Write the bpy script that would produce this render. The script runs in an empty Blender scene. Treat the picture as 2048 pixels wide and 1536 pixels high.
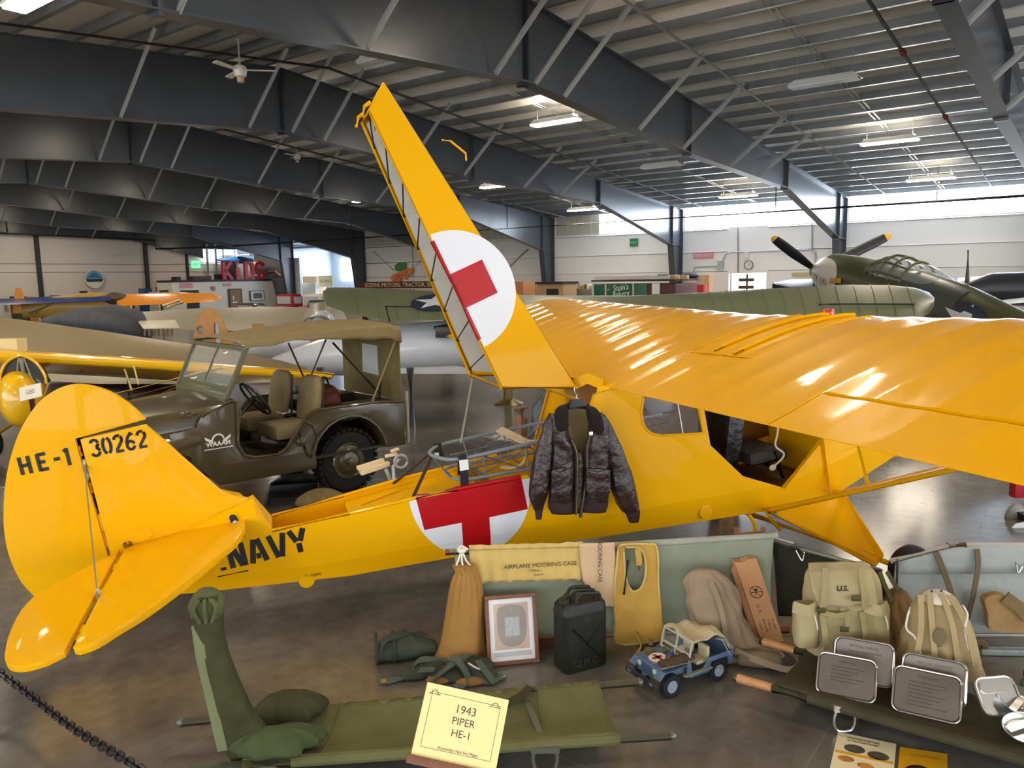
import bpy, bmesh, math, random
from math import sin, cos, pi, radians, sqrt, atan2
from mathutils import Vector, Matrix, Euler
random.seed(7)
SC = bpy.context.scene
COL = SC.collection
# ---------------------------------------------------------------- camera (floor frame: x right, y ahead, z up)
FPX, PITCH, ROLL, YAW, CH = 1559.04, 0.136292, -0.0160785, 0.652819, 2.25
def _axes():
    f = Vector((0, cos(PITCH), -sin(PITCH))); r = Vector((1, 0, 0)); u = r.cross(f)
    return r*cos(ROLL)+u*sin(ROLL), -r*sin(ROLL)+u*cos(ROLL), f
CR, CU, CF = _axes()
def ray(px, py): return CF + CR*((px-1024)/FPX) - CU*((py-768)/FPX)
def G(px, py, z=0.0):
    d = ray(px, py); return Vector((0, 0, CH)) + d*((z-CH)/d.z)
def D(px, py, y):
    d = ray(px, py); return Vector((0, 0, CH)) + d*(y/d.y)
def PL(px, py, p0, ang):
    """point of the vertical plane through p0 whose horizontal direction is ang (degrees)"""
    n = Vector((-sin(radians(ang)), cos(radians(ang)), 0)); d = ray(px, py)
    o = Vector((0, 0, CH)); t = n.dot(Vector(p0)-o)/n.dot(d); return o+d*t
cam = bpy.data.objects.new('camera', bpy.data.cameras.new('camera')); COL.objects.link(cam)
cam.data.sensor_width = 36.0; cam.data.lens = 36.0*FPX/2048; cam.data.clip_start = 0.05; cam.data.clip_end = 400
mw = Matrix.Identity(4)
for i in range(3): mw[i][0], mw[i][1], mw[i][2] = CR[i], CU[i], -CF[i]
mw[2][3] = CH
cam.matrix_world = mw; SC.camera = cam
# ---------------------------------------------------------------- materials
def lin(c):
    if isinstance(c, str):
        c = c.lstrip('#'); c = [int(c[i:i+2], 16)/255 for i in (0, 2, 4)]
    return tuple(((x/12.92) if x <= .04045 else ((x+.055)/1.055)**2.4) for x in c)+(1.0,)
MATS = {}
def mat(name, col, rough=.6, metal=0., spec=.5, noise=0., nscale=6., bump=0., bscale=30., coat=0., col2=None, trans=0., alpha=1., sheen=0., emit=0., weave=0., stretch=None):
    """procedural material: noise mixes col with col2 (a darker/lighter variant), bump wrinkles the surface"""
    if name in MATS: return MATS[name]
    m = bpy.data.materials.new(name); m.use_nodes = True; nt = m.node_tree; N = nt.nodes; L = nt.links
    b = N['Principled BSDF']; c = lin(col)
    b.inputs['Base Color'].default_value = c; b.inputs['Roughness'].default_value = rough
    b.inputs['Metallic'].default_value = metal; b.inputs['Specular IOR Level'].default_value = spec
    b.inputs['Coat Weight'].default_value = coat; b.inputs['Coat Roughness'].default_value = .06
    if sheen: b.inputs['Sheen Weight'].default_value = sheen
    if trans: b.inputs['Transmission Weight'].default_value = trans; b.inputs['IOR'].default_value = 1.2
    if alpha < 1: b.inputs['Alpha'].default_value = alpha
    if emit: b.inputs['Emission Color'].default_value = c; b.inputs['Emission Strength'].default_value = emit
    tc = N.new('ShaderNodeTexCoord')
    src = tc.outputs['Object']
    if stretch:
        mp = N.new('ShaderNodeMapping'); mp.inputs['Scale'].default_value = stretch; L.new(src, mp.inputs['Vector']); src = mp.outputs['Vector']
    if noise or col2:
        n = N.new('ShaderNodeTexNoise'); n.inputs['Scale'].default_value = nscale; n.inputs['Detail'].default_value = 5
        L.new(src, n.inputs['Vector'])
        r = N.new('ShaderNodeValToRGB'); r.color_ramp.elements[0].position = .32; r.color_ramp.elements[1].position = .68
        c2 = lin(col2) if col2 else tuple(x*(1-noise) for x in c[:3])+(1,)
        r.color_ramp.elements[0].color = c2; r.color_ramp.elements[1].color = c
        L.new(n.outputs['Fac'], r.inputs['Fac']); L.new(r.outputs['Color'], b.inputs['Base Color'])
    if bump or weave:
        bp = N.new('ShaderNodeBump'); bp.inputs['Strength'].default_value = min(1, bump or weave); bp.inputs['Distance'].default_value = .02 if bump else .002
        if weave:
            w = N.new('ShaderNodeTexChecker'); w.inputs['Scale'].default_value = 400; L.new(src, w.inputs['Vector']); L.new(w.outputs['Fac'], bp.inputs['Height'])
        if bump:
            n2 = N.new('ShaderNodeTexNoise'); n2.inputs['Scale'].default_value = bscale; n2.inputs['Detail'].default_value = 4
            L.new(src, n2.inputs['Vector']); L.new(n2.outputs['Fac'], bp.inputs['Height'])
        L.new(bp.outputs['Normal'], b.inputs['Normal'])
    MATS[name] = m; return m
def emat(name, col, strength):
    if name in MATS: return MATS[name]
    m = bpy.data.materials.new(name); m.use_nodes = True; nt = m.node_tree; nt.nodes.clear()
    e = nt.nodes.new('ShaderNodeEmission'); e.inputs['Color'].default_value = lin(col); e.inputs['Strength'].default_value = strength
    o = nt.nodes.new('ShaderNodeOutputMaterial'); nt.links.new(e.outputs[0], o.inputs[0]); MATS[name] = m; return m
# ---------------------------------------------------------------- mesh builder
V = Vector
def frame_of(d):
    d = V(d).normalized(); a = V((0, 0, 1)) if abs(d.z) < .95 else V((1, 0, 0))
    x = d.cross(a).normalized(); return x, x.cross(d).normalized(), d   # x,y,d
class MB:
    def __init__(s): s.v = []; s.f = []
    def add(s, vs, fs):
        o = len(s.v); s.v += [tuple(p) for p in vs]; s.f += [tuple(i+o for i in f) for f in fs]; return s
    def box(s, c, d, rz=0., R=None, taper=1.):
        c = V(c); R = R or Matrix.Rotation(rz, 3, 'Z'); h = [x/2 for x in d]; vs = []
        for z in (-1, 1):
            k = taper if z > 0 else 1
            for x, y in ((-1, -1), (1, -1), (1, 1), (-1, 1)): vs.append(c+R@V((x*h[0]*k, y*h[1]*k, z*h[2])))
        return s.add(vs, [(3, 2, 1, 0), (4, 5, 6, 7), (0, 1, 5, 4), (1, 2, 6, 5), (2, 3, 7, 6), (3, 0, 4, 7)])
    def bar(s, p, q, w, h, up=(0, 0, 1)):
        p, q = V(p), V(q); d = (q-p).normalized(); u = V(up); x = d.cross(u)
        if x.length < 1e-4: x = d.cross(V((1, 0, 0)))
        x.normalize(); y = x.cross(d); vs = []
        for a in (p, q):
            for i, j in ((-1, -1), (1, -1), (1, 1), (-1, 1)): vs.append(a+x*(i*w/2)+y*(j*h/2))
        return s.add(vs, [(0, 1, 2, 3), (7, 6, 5, 4), (0, 4, 5, 1), (1, 5, 6, 2), (2, 6, 7, 3), (3, 7, 4, 0)])
    def tube(s, pts, r, n=10, closed=False, cap=True):
        pts = [V(p) for p in pts]; m = len(pts); rs = r if isinstance(r, (list, tuple)) else [r]*m; vs = []; px = None
        for i, p in enumerate(pts):
            if closed: d = pts[(i+1) % m]-pts[i-1]
            else: d = pts[min(i+1, m-1)]-pts[max(i-1, 0)]
            d.normalize()
            if px is None: x, y, _ = frame_of(d)
            else:
                x = px-d*px.dot(d)
                if x.length < 1e-5: x = frame_of(d)[0]
                x.normalize(); y = d.cross(x)
            px = x
            for k in range(n):
                a = 2*pi*k/n; vs.append(p+x*(cos(a)*rs[i])+y*(sin(a)*rs[i]))
        fs = []
        for i in range(m if closed else m-1):
            j = (i+1) % m
            for k in range(n):
                k2 = (k+1) % n; fs.append((i*n+k, i*n+k2, j*n+k2, j*n+k))
        if cap and not closed: fs += [tuple(range(n-1, -1, -1)), tuple((m-1)*n+k for k in range(n))]
        return s.add(vs, fs)
    def strap(s, pts, w, t, side):
        """flat ribbon along pts, width w along the side vector, thickness t"""
        pts = [V(p) for p in pts]; m = len(pts); vs = []; sd = V(side).normalized()
        for i, p in enumerate(pts):
            d = (pts[min(i+1, m-1)]-pts[max(i-1, 0)]).normalized(); x = (sd-d*sd.dot(d)).normalized(); y = d.cross(x)
            for a, b in ((-1, -1), (1, -1), (1, 1), (-1, 1)): vs.append(p+x*(a*w/2)+y*(b*t/2))
        fs = [(3, 2, 1, 0), tuple((m-1)*4+k for k in range(4))]
        for i in range(m-1):
            for k in range(4): fs.append((i*4+k, i*4+(k+1) % 4, i*4+4+(k+1) % 4, i*4+4+k))
        return s.add(vs, fs)
    def lathe(s, prof, n=24, M=None, cap=True):
        """prof: (radius, z) from bottom to top, round the z axis, placed by matrix M"""
        M = M or Matrix.Identity(4); vs = []
        for r, z in prof:
            for k in range(n):
                a = 2*pi*k/n; vs.append(M@V((r*cos(a), r*sin(a), z)))
        fs = []
        for i in range(len(prof)-1):
            for k in range(n): fs.append((i*n+k, i*n+(k+1) % n, (i+1)*n+(k+1) % n, (i+1)*n+k))
        if cap: fs += [tuple(range(n-1, -1, -1)), tuple((len(prof)-1)*n+k for k in range(n))]
        return s.add(vs, fs)
    def loft(s, secs, closed=True, cap=True):
        n = len(secs[0]); vs = [p for sec in secs for p in sec]; fs = []
        for i in range(len(secs)-1):
            for k in range(n if closed else n-1):
                k2 = (k+1) % n; fs.append((i*n+k, i*n+k2, (i+1)*n+k2, (i+1)*n+k))
        if cap and closed: fs += [tuple(range(n-1, -1, -1)), tuple((len(secs)-1)*n+k for k in range(n))]
        return s.add(vs, fs)
    def grid(s, nu, nv, fn):
        vs = [fn(i/nu, j/nv) for i in range(nu+1) for j in range(nv+1)]
        fs = [(i*(nv+1)+j, (i+1)*(nv+1)+j, (i+1)*(nv+1)+j+1, i*(nv+1)+j+1) for i in range(nu) for j in range(nv)]
        return s.add(vs, fs)
    def sphere(s, c, r, nu=16, nv=10):
        c = V(c); r = V(r) if not isinstance(r, (int, float)) else V((r, r, r)); vs = []
        for j in range(nv+1):
            t = pi*j/nv
            for i in range(nu):
                a = 2*pi*i/nu; vs.append(c+V((r.x*sin(t)*cos(a), r.y*sin(t)*sin(a), -r.z*cos(t))))
        fs = [(j*nu+i, j*nu+(i+1) % nu, (j+1)*nu+(i+1) % nu, (j+1)*nu+i) for j in range(nv) for i in range(nu)]
        return s.add(vs, fs)
    def prism(s, poly, fn, t):
        """poly 2-D outline (ccw), fn(x,y,k) -> 3-D with k in 0..1 through the thickness t"""
        n = len(poly); vs = [fn(x, y, 0) for x, y in poly]+[fn(x, y, t) for x, y in poly]
        return s.add(vs, [tuple(range(n-1, -1, -1)), tuple(range(n, 2*n))]+[(i, (i+1) % n, n+(i+1) % n, n+i) for i in range(n)])
    def fill(s, polys, fn, t=0., cuts=()):
        """filled outline(s), later ones holes; cuts: (point, normal) lines where the sheet may crease; mapped by fn(x, y, z)"""
        cu = bpy.data.curves.new('tmp', 'CURVE'); cu.dimensions = '2D'; cu.fill_mode = 'BOTH'
        for p in polys:
            sp = cu.splines.new('POLY'); sp.points.add(len(p)-1); sp.use_cyclic_u = True
            for q, (x, y) in zip(sp.points, p): q.co = (x, y, 0, 1)
        cu.extrude = t/2
        o = bpy.data.objects.new('tmp', cu); COL.objects.link(o)
        dg = bpy.context.evaluated_depsgraph_get(); me = bpy.data.meshes.new_from_object(o.evaluated_get(dg))
        bm = bmesh.new(); bm.from_mesh(me); bmesh.ops.remove_doubles(bm, verts=bm.verts, dist=1e-6)
        for co, no in cuts:
            bmesh.ops.bisect_plane(bm, geom=bm.verts[:]+bm.edges[:]+bm.faces[:], plane_co=V((co[0], co[1], 0)), plane_no=V((no[0], no[1], 0)))
        bm.verts.index_update()
        s.add([fn(v.co.x, v.co.y, v.co.z) for v in bm.verts], [tuple(v.index for v in f.verts) for f in bm.faces])
        bm.free(); bpy.data.objects.remove(o); bpy.data.curves.remove(cu); bpy.data.meshes.remove(me); return s
    def text(s, txt, size, fn, t=.001, align='CENTER', sx=1., spacing=1., res=3, bold=0.):
        cu = bpy.data.curves.new('tmp', 'FONT'); cu.body = txt; cu.size = size; cu.align_x = align; cu.align_y = 'CENTER'
        cu.extrude = t/2; cu.resolution_u = res; cu.space_character = spacing; cu.offset = bold
        o = bpy.data.objects.new('tmp', cu); COL.objects.link(o)
        dg = bpy.context.evaluated_depsgraph_get(); me = bpy.data.meshes.new_from_object(o.evaluated_get(dg))
        s.add([fn(v.co.x*sx, v.co.y, v.co.z) for v in me.vertices], [tuple(p.vertices) for p in me.polygons])
        bpy.data.objects.remove(o); bpy.data.curves.remove(cu); bpy.data.meshes.remove(me); return s
    def mesh(s, name, smooth=0, bevel=0.):
        me = bpy.data.meshes.new(name); me.from_pydata(s.v, [], s.f); me.validate()
        bm = bmesh.new(); bm.from_mesh(me)
        bmesh.ops.recalc_face_normals(bm, faces=bm.faces)
        if bevel:
            es = [e for e in bm.edges if len(e.link_faces) == 2 and e.calc_face_angle(0) > radians(35)]
            bmesh.ops.bevel(bm, geom=es, offset=bevel, segments=2, profile=.6, affect='EDGES', clamp_overlap=True)
        if smooth:
            for f in bm.faces: f.smooth = True
            for e in bm.edges:
                if len(e.link_faces) == 2 and e.calc_face_angle(0) > radians(smooth): e.smooth = False
        bm.to_mesh(me); bm.free(); return me
    def obj(s, name, m, parent=None, smooth=35, bevel=0., sub=0, solid=0., loc=None, **k):
        me = s.mesh(name, smooth, bevel)
        for mm in (m if isinstance(m, (list, tuple)) else [m]): me.materials.append(mm)
        o = bpy.data.objects.new(name, me); COL.objects.link(o)
        if parent is not None: o.parent = parent
        if loc is not None: o.location = loc
        if solid:
            md = o.modifiers.new('solid', 'SOLIDIFY'); md.thickness = solid; md.offset = 0
        if sub:
            md = o.modifiers.new('sub', 'SUBSURF'); md.levels = sub; md.render_levels = sub
        for kk, vv in k.items(): o[kk] = vv
        return o
def tag(o, label, cat, group=None):
    o['label'] = label; o['category'] = cat
    if group: o['group'] = group
    return o
def thing(name, label, cat, loc=(0, 0, 0), rz=0., group=None):
    o = bpy.data.objects.new(name, None); COL.objects.link(o); o.location = loc; o.rotation_euler = (0, 0, rz); o.empty_display_size = .1
    return tag(o, label, cat, group)
def struct(name, mb, m, **k):
    o = mb.obj(name, m, **k); o['kind'] = 'structure'; return o
def dup(root, loc=None, rz=None, label=None, group=None, scale=None):
    r = root.copy(); COL.objects.link(r)
    if loc is not None: r.location = loc
    if rz is not None: r.rotation_euler = (0, 0, rz)
    if label: r['label'] = label
    if group: r['group'] = group
    if scale: r.scale = scale
    for ch in [c for c in bpy.data.objects if c.parent == root]:
        c = ch.copy(); COL.objects.link(c); c.parent = r
        for g in [x for x in bpy.data.objects if x.parent == ch]:
            d = g.copy(); COL.objects.link(d); d.parent = c
    return r
def lerp(a, b, t): return a+(b-a)*t
def interp(xs, x):
    if x <= xs[0][0]: return xs[0][1]
    for (a, b), (c, d) in zip(xs, xs[1:]):
        if x <= c: return b+(d-b)*(x-a)/(c-a)
    return xs[-1][1]
def smoothpts(pts, n=6, closed=False):
    """Catmull-Rom through the points"""
    pts = [V(p) for p in pts]; m = len(pts); out = []
    for i in range(m if closed else m-1):
        if closed: p0, p1, p2, p3 = pts[i-1], pts[i], pts[(i+1) % m], pts[(i+2) % m]
        else: p0, p1, p2, p3 = pts[max(i-1, 0)], pts[i], pts[i+1], pts[min(i+2, m-1)]
        for k in range(n):
            t = k/n; out.append(.5*((2*p1)+(p2-p0)*t+(2*p0-5*p1+4*p2-p3)*t*t+(3*p1-p0-3*p2+p3)*t**3))
    if not closed: out.append(pts[-1])
    return out
def sm2(pts, n=5, closed=True): return [(p.x, p.y) for p in smoothpts([(a, b, 0) for a, b in pts], n, closed)]
def arc(cx, cy, r, a0, a1, n): return [(cx+r*cos(radians(a0+(a1-a0)*i/n)), cy+r*sin(radians(a0+(a1-a0)*i/n))) for i in range(n+1)]
def rrect(w, h, r, n=4, cx=0, cy=0):
    out = []
    for (x, y, a) in ((w/2-r, h/2-r, 0), (-w/2+r, h/2-r, 90), (-w/2+r, -h/2+r, 180), (w/2-r, -h/2+r, 270)): out += arc(cx+x, cy+y, r, a, a+90, n)
    return out
def uvplane(o, u, v):
    """map (x, y, z) -> o + u*x + v*y + n*z"""
    o, u, v = V(o), V(u).normalized(), V(v); v = (v-u*v.dot(u)).normalized(); n = u.cross(v)
    return lambda x, y, z=0: o+u*x+v*y+n*z
EXPOSURE = 0.95
# ================================================================ THE HANGAR (its own axes: X across the span, Y along the building)
BR = pi/2-YAW
def B2(X, Y, z=0.): return V((X*sin(YAW)-Y*cos(YAW), X*cos(YAW)+Y*sin(YAW), z))
XR, ZR, SL, XW, XL, Y0, Y1 = 10.6, 6.62, math.tan(.0913918), 30.0, -8.8, -16.0, 45.7
def roofz(X): return ZR-SL*abs(X-XR)
def bstruct(name, mb, m, **k):
    o = struct(name, mb, m, **k); o.rotation_euler = (0, 0, BR); return o
# --- floor: dark sealed concrete with saw cuts
def floor_mat():
    m = bpy.data.materials.new('sealed_concrete'); m.use_nodes = True; nt = m.node_tree; N = nt.nodes; L = nt.links; b = N['Principled BSDF']
    tc = N.new('ShaderNodeTexCoord'); n1 = N.new('ShaderNodeTexNoise'); n1.inputs['Scale'].default_value = .55; n1.inputs['Detail'].default_value = 9; n1.inputs['Roughness'].default_value = .62
    L.new(tc.outputs['Object'], n1.inputs['Vector'])
    r = N.new('ShaderNodeValToRGB'); r.color_ramp.elements[0].position = .34; r.color_ramp.elements[1].position = .7
    r.color_ramp.elements[0].color = lin('#55524e'); r.color_ramp.elements[1].color = lin('#8b857b')
    L.new(n1.outputs['Fac'], r.inputs['Fac'])
    n2 = N.new('ShaderNodeTexNoise'); n2.inputs['Scale'].default_value = 9; n2.inputs['Detail'].default_value = 8; L.new(tc.outputs['Object'], n2.inputs['Vector'])
    mx = N.new('ShaderNodeMixRGB'); mx.blend_type = 'MULTIPLY'; mx.inputs['Fac'].default_value = .45
    r2 = N.new('ShaderNodeValToRGB'); r2.color_ramp.elements[0].position = .3; r2.color_ramp.elements[1].position = .62; r2.color_ramp.elements[0].color = (.45, .45, .45, 1)
    L.new(n2.outputs['Fac'], r2.inputs['Fac']); L.new(r.outputs['Color'], mx.inputs['Color1']); L.new(r2.outputs['Color'], mx.inputs['Color2'])
    # saw cuts
    sx = N.new('ShaderNodeSeparateXYZ'); L.new(tc.outputs['Object'], sx.inputs[0])
    def cut(sock, off, step):
        a = N.new('ShaderNodeMath'); a.operation = 'SUBTRACT'; a.inputs[1].default_value = off; L.new(sock, a.inputs[0])
        d = N.new('ShaderNodeMath'); d.operation = 'PINGPONG'; d.inputs[1].default_value = step/2; L.new(a.outputs[0], d.inputs[0])
        c = N.new('ShaderNodeMath'); c.operation = 'LESS_THAN'; c.inputs[1].default_value = .0022; L.new(d.outputs[0], c.inputs[0]); return c.outputs[0]
    c1 = cut(sx.outputs['X'], 2.83, 3.2); c2 = cut(sx.outputs['Y'], .96, 2.47); c3 = cut(sx.outputs['X'], 2.38, 16)
    ad = N.new('ShaderNodeMath'); ad.operation = 'MAXIMUM'; L.new(c1, ad.inputs[0]); L.new(c2, ad.inputs[1])
    a2 = N.new('ShaderNodeMath'); a2.operation = 'MAXIMUM'; L.new(ad.outputs[0], a2.inputs[0]); L.new(c3, a2.inputs[1])
    m2 = N.new('ShaderNodeMixRGB'); L.new(a2.outputs[0], m2.inputs['Fac']); L.new(mx.outputs['Color'], m2.inputs['Color1']); m2.inputs['Color2'].default_value = lin('#7d7566')
    L.new(m2.outputs['Color'], b.inputs['Base Color'])
    rr = N.new('ShaderNodeMapRange'); rr.inputs['To Min'].default_value = .10; rr.inputs['To Max'].default_value = .26; L.new(n1.outputs['Fac'], rr.inputs['Value']); L.new(rr.outputs['Result'], b.inputs['Roughness'])
    b.inputs['Specular IOR Level'].default_value = .55
    bp = N.new('ShaderNodeBump'); bp.inputs['Strength'].default_value = .05; bp.inputs['Distance'].default_value = .01; L.new(n2.outputs['Fac'], bp.inputs['Height']); L.new(bp.outputs['Normal'], b.inputs['Normal'])
    return m
bstruct('floor', MB().box(((XL+XW)/2, (Y0+Y1)/2, -.05), (XW-XL+.6, Y1-Y0+.6, .1)), floor_mat())
# --- walls
liner = mat('wall_liner_sheeting', '#e4e2df', .42, bump=.35, bscale=1.1, stretch=(.2, .25, 2.2))
endliner = mat('end_wall_sheeting', '#d8d0c4', .4, bump=.3, bscale=1.0, stretch=(.3, .3, 1.6))
ribm = mat('ribbed_sheet', '#b9b8a8', .5)
steel = mat('painted_frame_steel', '#474b50', .30, spec=.45, noise=.12, nscale=2.)
galv = mat('galvanised_angle', '#a9aaa6', .45, .25)
roofm = mat('roof_blanket', '#dddbd3', .6, bump=.25, bscale=3., noise=.12, nscale=2.)
purm = mat('galvanised_purlin', '#909496', .32, .6, noise=.15, nscale=3.)
pane = emat('bright_daylight_pane', '#dfecff', 13.0)
pipem = mat('dark_sprinkler_pipe', '#33302f', .5, .3)
CB, CT = 4.06, 4.93
def wall_right():
    mb = MB(); t = .15
    def seg(y0, y1, z0, z1): mb.box((XW+t/2, (y0+y1)/2, (z0+z1)/2), (t, y1-y0, z1-z0))
    seg(Y0, 10.55, 0, CB); seg(10.55, 12.05, 2.26, CB); seg(12.05, 33.3, 0, CB); seg(33.3, 38.9, 0, 1.3); seg(38.9, Y1, 0, 3.6)
    for yc in (1.45, 7.78, 14.11, 20.44, 26.77, 33.1): seg(yc-.16, yc+.16, CB, CT)
    # long puckers of the sheeting, as shallow horizontal rolls
    for z, r in ((3.12, .03), (2.35, .02), (3.98, .03)): mb.tube([(XW-.005, Y0, z), (XW-.005, 10.5, z)], r, 8); mb.tube([(XW-.005, 12.1, z), (XW-.005, 33, z)], r, 8)
    return mb
bstruct('wall_right', wall_right(), liner)
for i, (a, b) in enumerate(((Y0, -4.9), (-4.75, 1.3), (1.9, 7.62), (7.94, 13.95), (14.27, 17.95))):
    bstruct('window_%d' % (i+1), MB().box((XW+.1, (a+b)/2, (CB+CT)/2), (.04, b-a, CT-CB)), pane)
rs = MB()
for a, b in ((18.0, 20.3), (20.6, 33.0)):
    n = int((b-a)/.2)
    for k in range(n): rs.box((XW+.06, a+(b-a)*(k+.5)/n, (CB+CT)/2), (.05 if k % 2 else .1, (b-a)/n, CT-CB))
bstruct('wall_right_ribbed_panel', rs, ribm)
# the annexe beyond the opening between the far columns
am = mat('annexe_wall', '#b9c2c8', .6)
bstruct('wall_annexe', MB().box((XW+6, 36.1, 2.3), (.1, 14, 4.6)).box((XW+3, 29.4, 2.3), (6, .1, 4.6)).box((XW+3, 43.1, 2.3), (6, .1, 4.6)).box((XW+3, 36.1, 4.2), (6, 14, .1)), am)
bstruct('window_6', MB().box((XW+5.9, 36.1, 2.95), (.04, 12, 1.3)), pane)
# end wall
ew = MB().box(((XL+XW)/2, Y1+.08, 2.6), (XW-XL, .16, 5.2))
for x0, x1 in ((XL, XR), (XR, XW)):
    za, zb = roofz(x0), roofz(x1); ew.add([(x0, Y1, 5.2), (x1, Y1, 5.2), (x1, Y1, max(zb, 5.2)), (x0, Y1, max(za, 5.2))], [(0, 1, 2, 3)])
for z in (3.35, 2.9): ew.tube([(XL, Y1-.005, z), (XW, Y1-.005, z)], .03, 6)
bstruct('wall_far', ew, endliner)
bstruct('wall_left', MB().box((XL-.08, (Y0+Y1)/2, 2.5), (.16, Y1-Y0, 5.0)), liner)
bstruct('wall_back', MB().box(((XL+XW)/2, Y0-.08, 3.3), (XW-XL, .16, 6.6)), liner)
fill_light = emat('fill_light_panel', '#eef3fa', 3.6)  # added glowing fill panels on the unseen walls, for side light
bstruct('window_7', MB().box((XL+.02, 4, 2.9), (.04, 36, 3.2)), fill_light)
for i, X in enumerate((-3, 4, 11, 18)): bstruct('window_%d' % (8+i), MB().box((X, Y0+.03, 2.9), (6.6, .04, 4.6)), fill_light)  # same added fill panels along the back wall, numbered after the windows
for X in (12.2, 18.2, 24.1, 26.7):
    bstruct('trim_post', MB().box((X, Y1-.1, 2.6), (.2 if X < 26 else .1, .18, 5.2)), mat('dark_post', '#2c2a28', .5))
# --- roof with purlins
for nm, xa, xb in (('ceiling_right', XR, XW+.1), ('ceiling_left', XL-.1, XR)):
    mb = MB(); mb.add([(xa, Y0, roofz(xa)+.2), (xb, Y0, roofz(xb)+.2), (xb, Y1, roofz(xb)+.2), (xa, Y1, roofz(xa)+.2)], [(0, 1, 2, 3)])
    bstruct(nm, mb, roofm, solid=.06)
k = 0
for i in range(-20, 21):
    X = XR+.46+i*.93
    if X < XL+.3 or X > XW-.2: continue
    z = roofz(X); s = -1 if X > XR else 1
    p = MB().box((X, (Y0+Y1)/2, z+.1), (.012, Y1-Y0, .2)).box((X+.04*s, (Y0+Y1)/2, z+.006), (.08, Y1-Y0, .012)).box((X-.012*s, (Y0+Y1)/2, z+.19), (.06, Y1-Y0, .012))
    bstruct('trim_purlin', p, purm)
# --- rigid frames
def halfprofile(sgn):
    top = [(0, roofz(XR)-.0), (19.3, roofz(XR+19.3))]
    bot = [(0, 5.36), (6.2, 4.93), (12.85, 4.70), (18.45, 3.42)]
    return top, bot
def rigid_frame(Y, name='trim_roof_frame'):
    mb = MB(); w, tf = .26, .022
    for s in (1, -1):
        P = lambda d, z, y=0.: V((XR+s*d, Y+y, z))
        bot = [(0, 5.36), (6.2, 4.93), (12.85, 4.70), (18.45, 3.42)]
        web = [(0, roofz(XR)), (19.3, roofz(XR+19.3)), (19.3, 0.), (18.95, 0.)]+bot[::-1]
        n = len(web); th = .012
        vs = [P(d, z, -th) for d, z in web]+[P(d, z, th) for d, z in web]
        # web as a strip of quads to stay planar and clean
        ds = [0, 6.2, 12.85, 18.45, 19.3]
        for a, b in zip(ds, ds[1:]):
            za, zb = (interp(bot+[(19.3, 3.42)], a), interp(bot+[(19.3, 3.42)], b))
            q = [(a, za), (b, zb), (b, roofz(XR+b)), (a, roofz(XR+a))]
            mb.add([P(d, z, -th) for d, z in q]+[P(d, z, th) for d, z in q], [(0, 1, 2, 3), (7, 6, 5, 4), (0, 4, 5, 1), (1, 5, 6, 2), (2, 6, 7, 3), (3, 7, 4, 0)])
        q = [(18.95, 0), (19.3, 0), (19.3, 3.42), (18.45, 3.42)]
        mb.add([P(d, z, -th) for d, z in q]+[P(d, z, th) for d, z in q], [(0, 1, 2, 3), (7, 6, 5, 4), (0, 4, 5, 1), (1, 5, 6, 2), (2, 6, 7, 3), (3, 7, 4, 0)])
        fl = [(P(0, roofz(XR)), P(19.3, roofz(XR+19.3))), (P(19.3, roofz(XR+19.3)), P(19.3, 0)), (P(18.95, 0), P(18.45, 3.42))]+[(P(*a), P(*b)) for a, b in zip(bot, bot[1:])]
        for a, b in fl: mb.bar(a, b, w, tf, (0, 0, 1) if abs((b-a).normalized().z) < .9 else (1, 0, 0))
        # splice plates and stiffeners
        for d in (0.0, 6.2, 12.85, 18.45):
            zb, zt = interp(bot, d), roofz(XR+d); mb.bar(P(d, zb-.06), P(d, zt), w-.03, .05, (1, 0, 0))
        mb.bar(P(18.45, 3.42), P(19.3, 3.42), w-.02, .02)
    fr = bstruct(name, mb, steel, smooth=0)
    for s in (1, -1):
        bot = [(0, 5.36), (6.2, 4.93), (12.85, 4.70), (18.45, 3.42)]
        for d in ((.2, 1.05, 3.75, 5.75, 8.45, 10.35) if s > 0 else (.85, 3.45, 6.0, 9.0, 11.5)):
            if Y < 2 and s < 0: continue
            z = interp(bot, d); q = MB(); e = 1.45
            q.bar((XR+s*d, Y-.1, z+.02), (XR+s*d, Y-e, roofz(XR+d)+.06), .095, .014, (1, 0, 0)).bar((XR+s*d, Y-.1, z+.02), (XR+s*d, Y-e, roofz(XR+d)+.06), .012, .05, (1, 0, 0))
            q.obj('flange_brace', galv, fr)
    return fr
for Y in (-11.2, -4.9, 1.76, 7.78, 14.11, 20.44, 26.77, 33.1, 39.4, 45.4): rigid_frame(Y)
# --- purlin bridging straps
for Y in (4.6, 10.9, 17.3):
    mb = MB()
    for dy in (-.05, .05): mb.bar((XR+1, Y+dy, roofz(XR+1)+.03), (XW-.5, Y+dy, roofz(XW-.5)+.03), .03, .01)
    bstruct('trim_bridging_strap', mb, galv)
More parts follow.
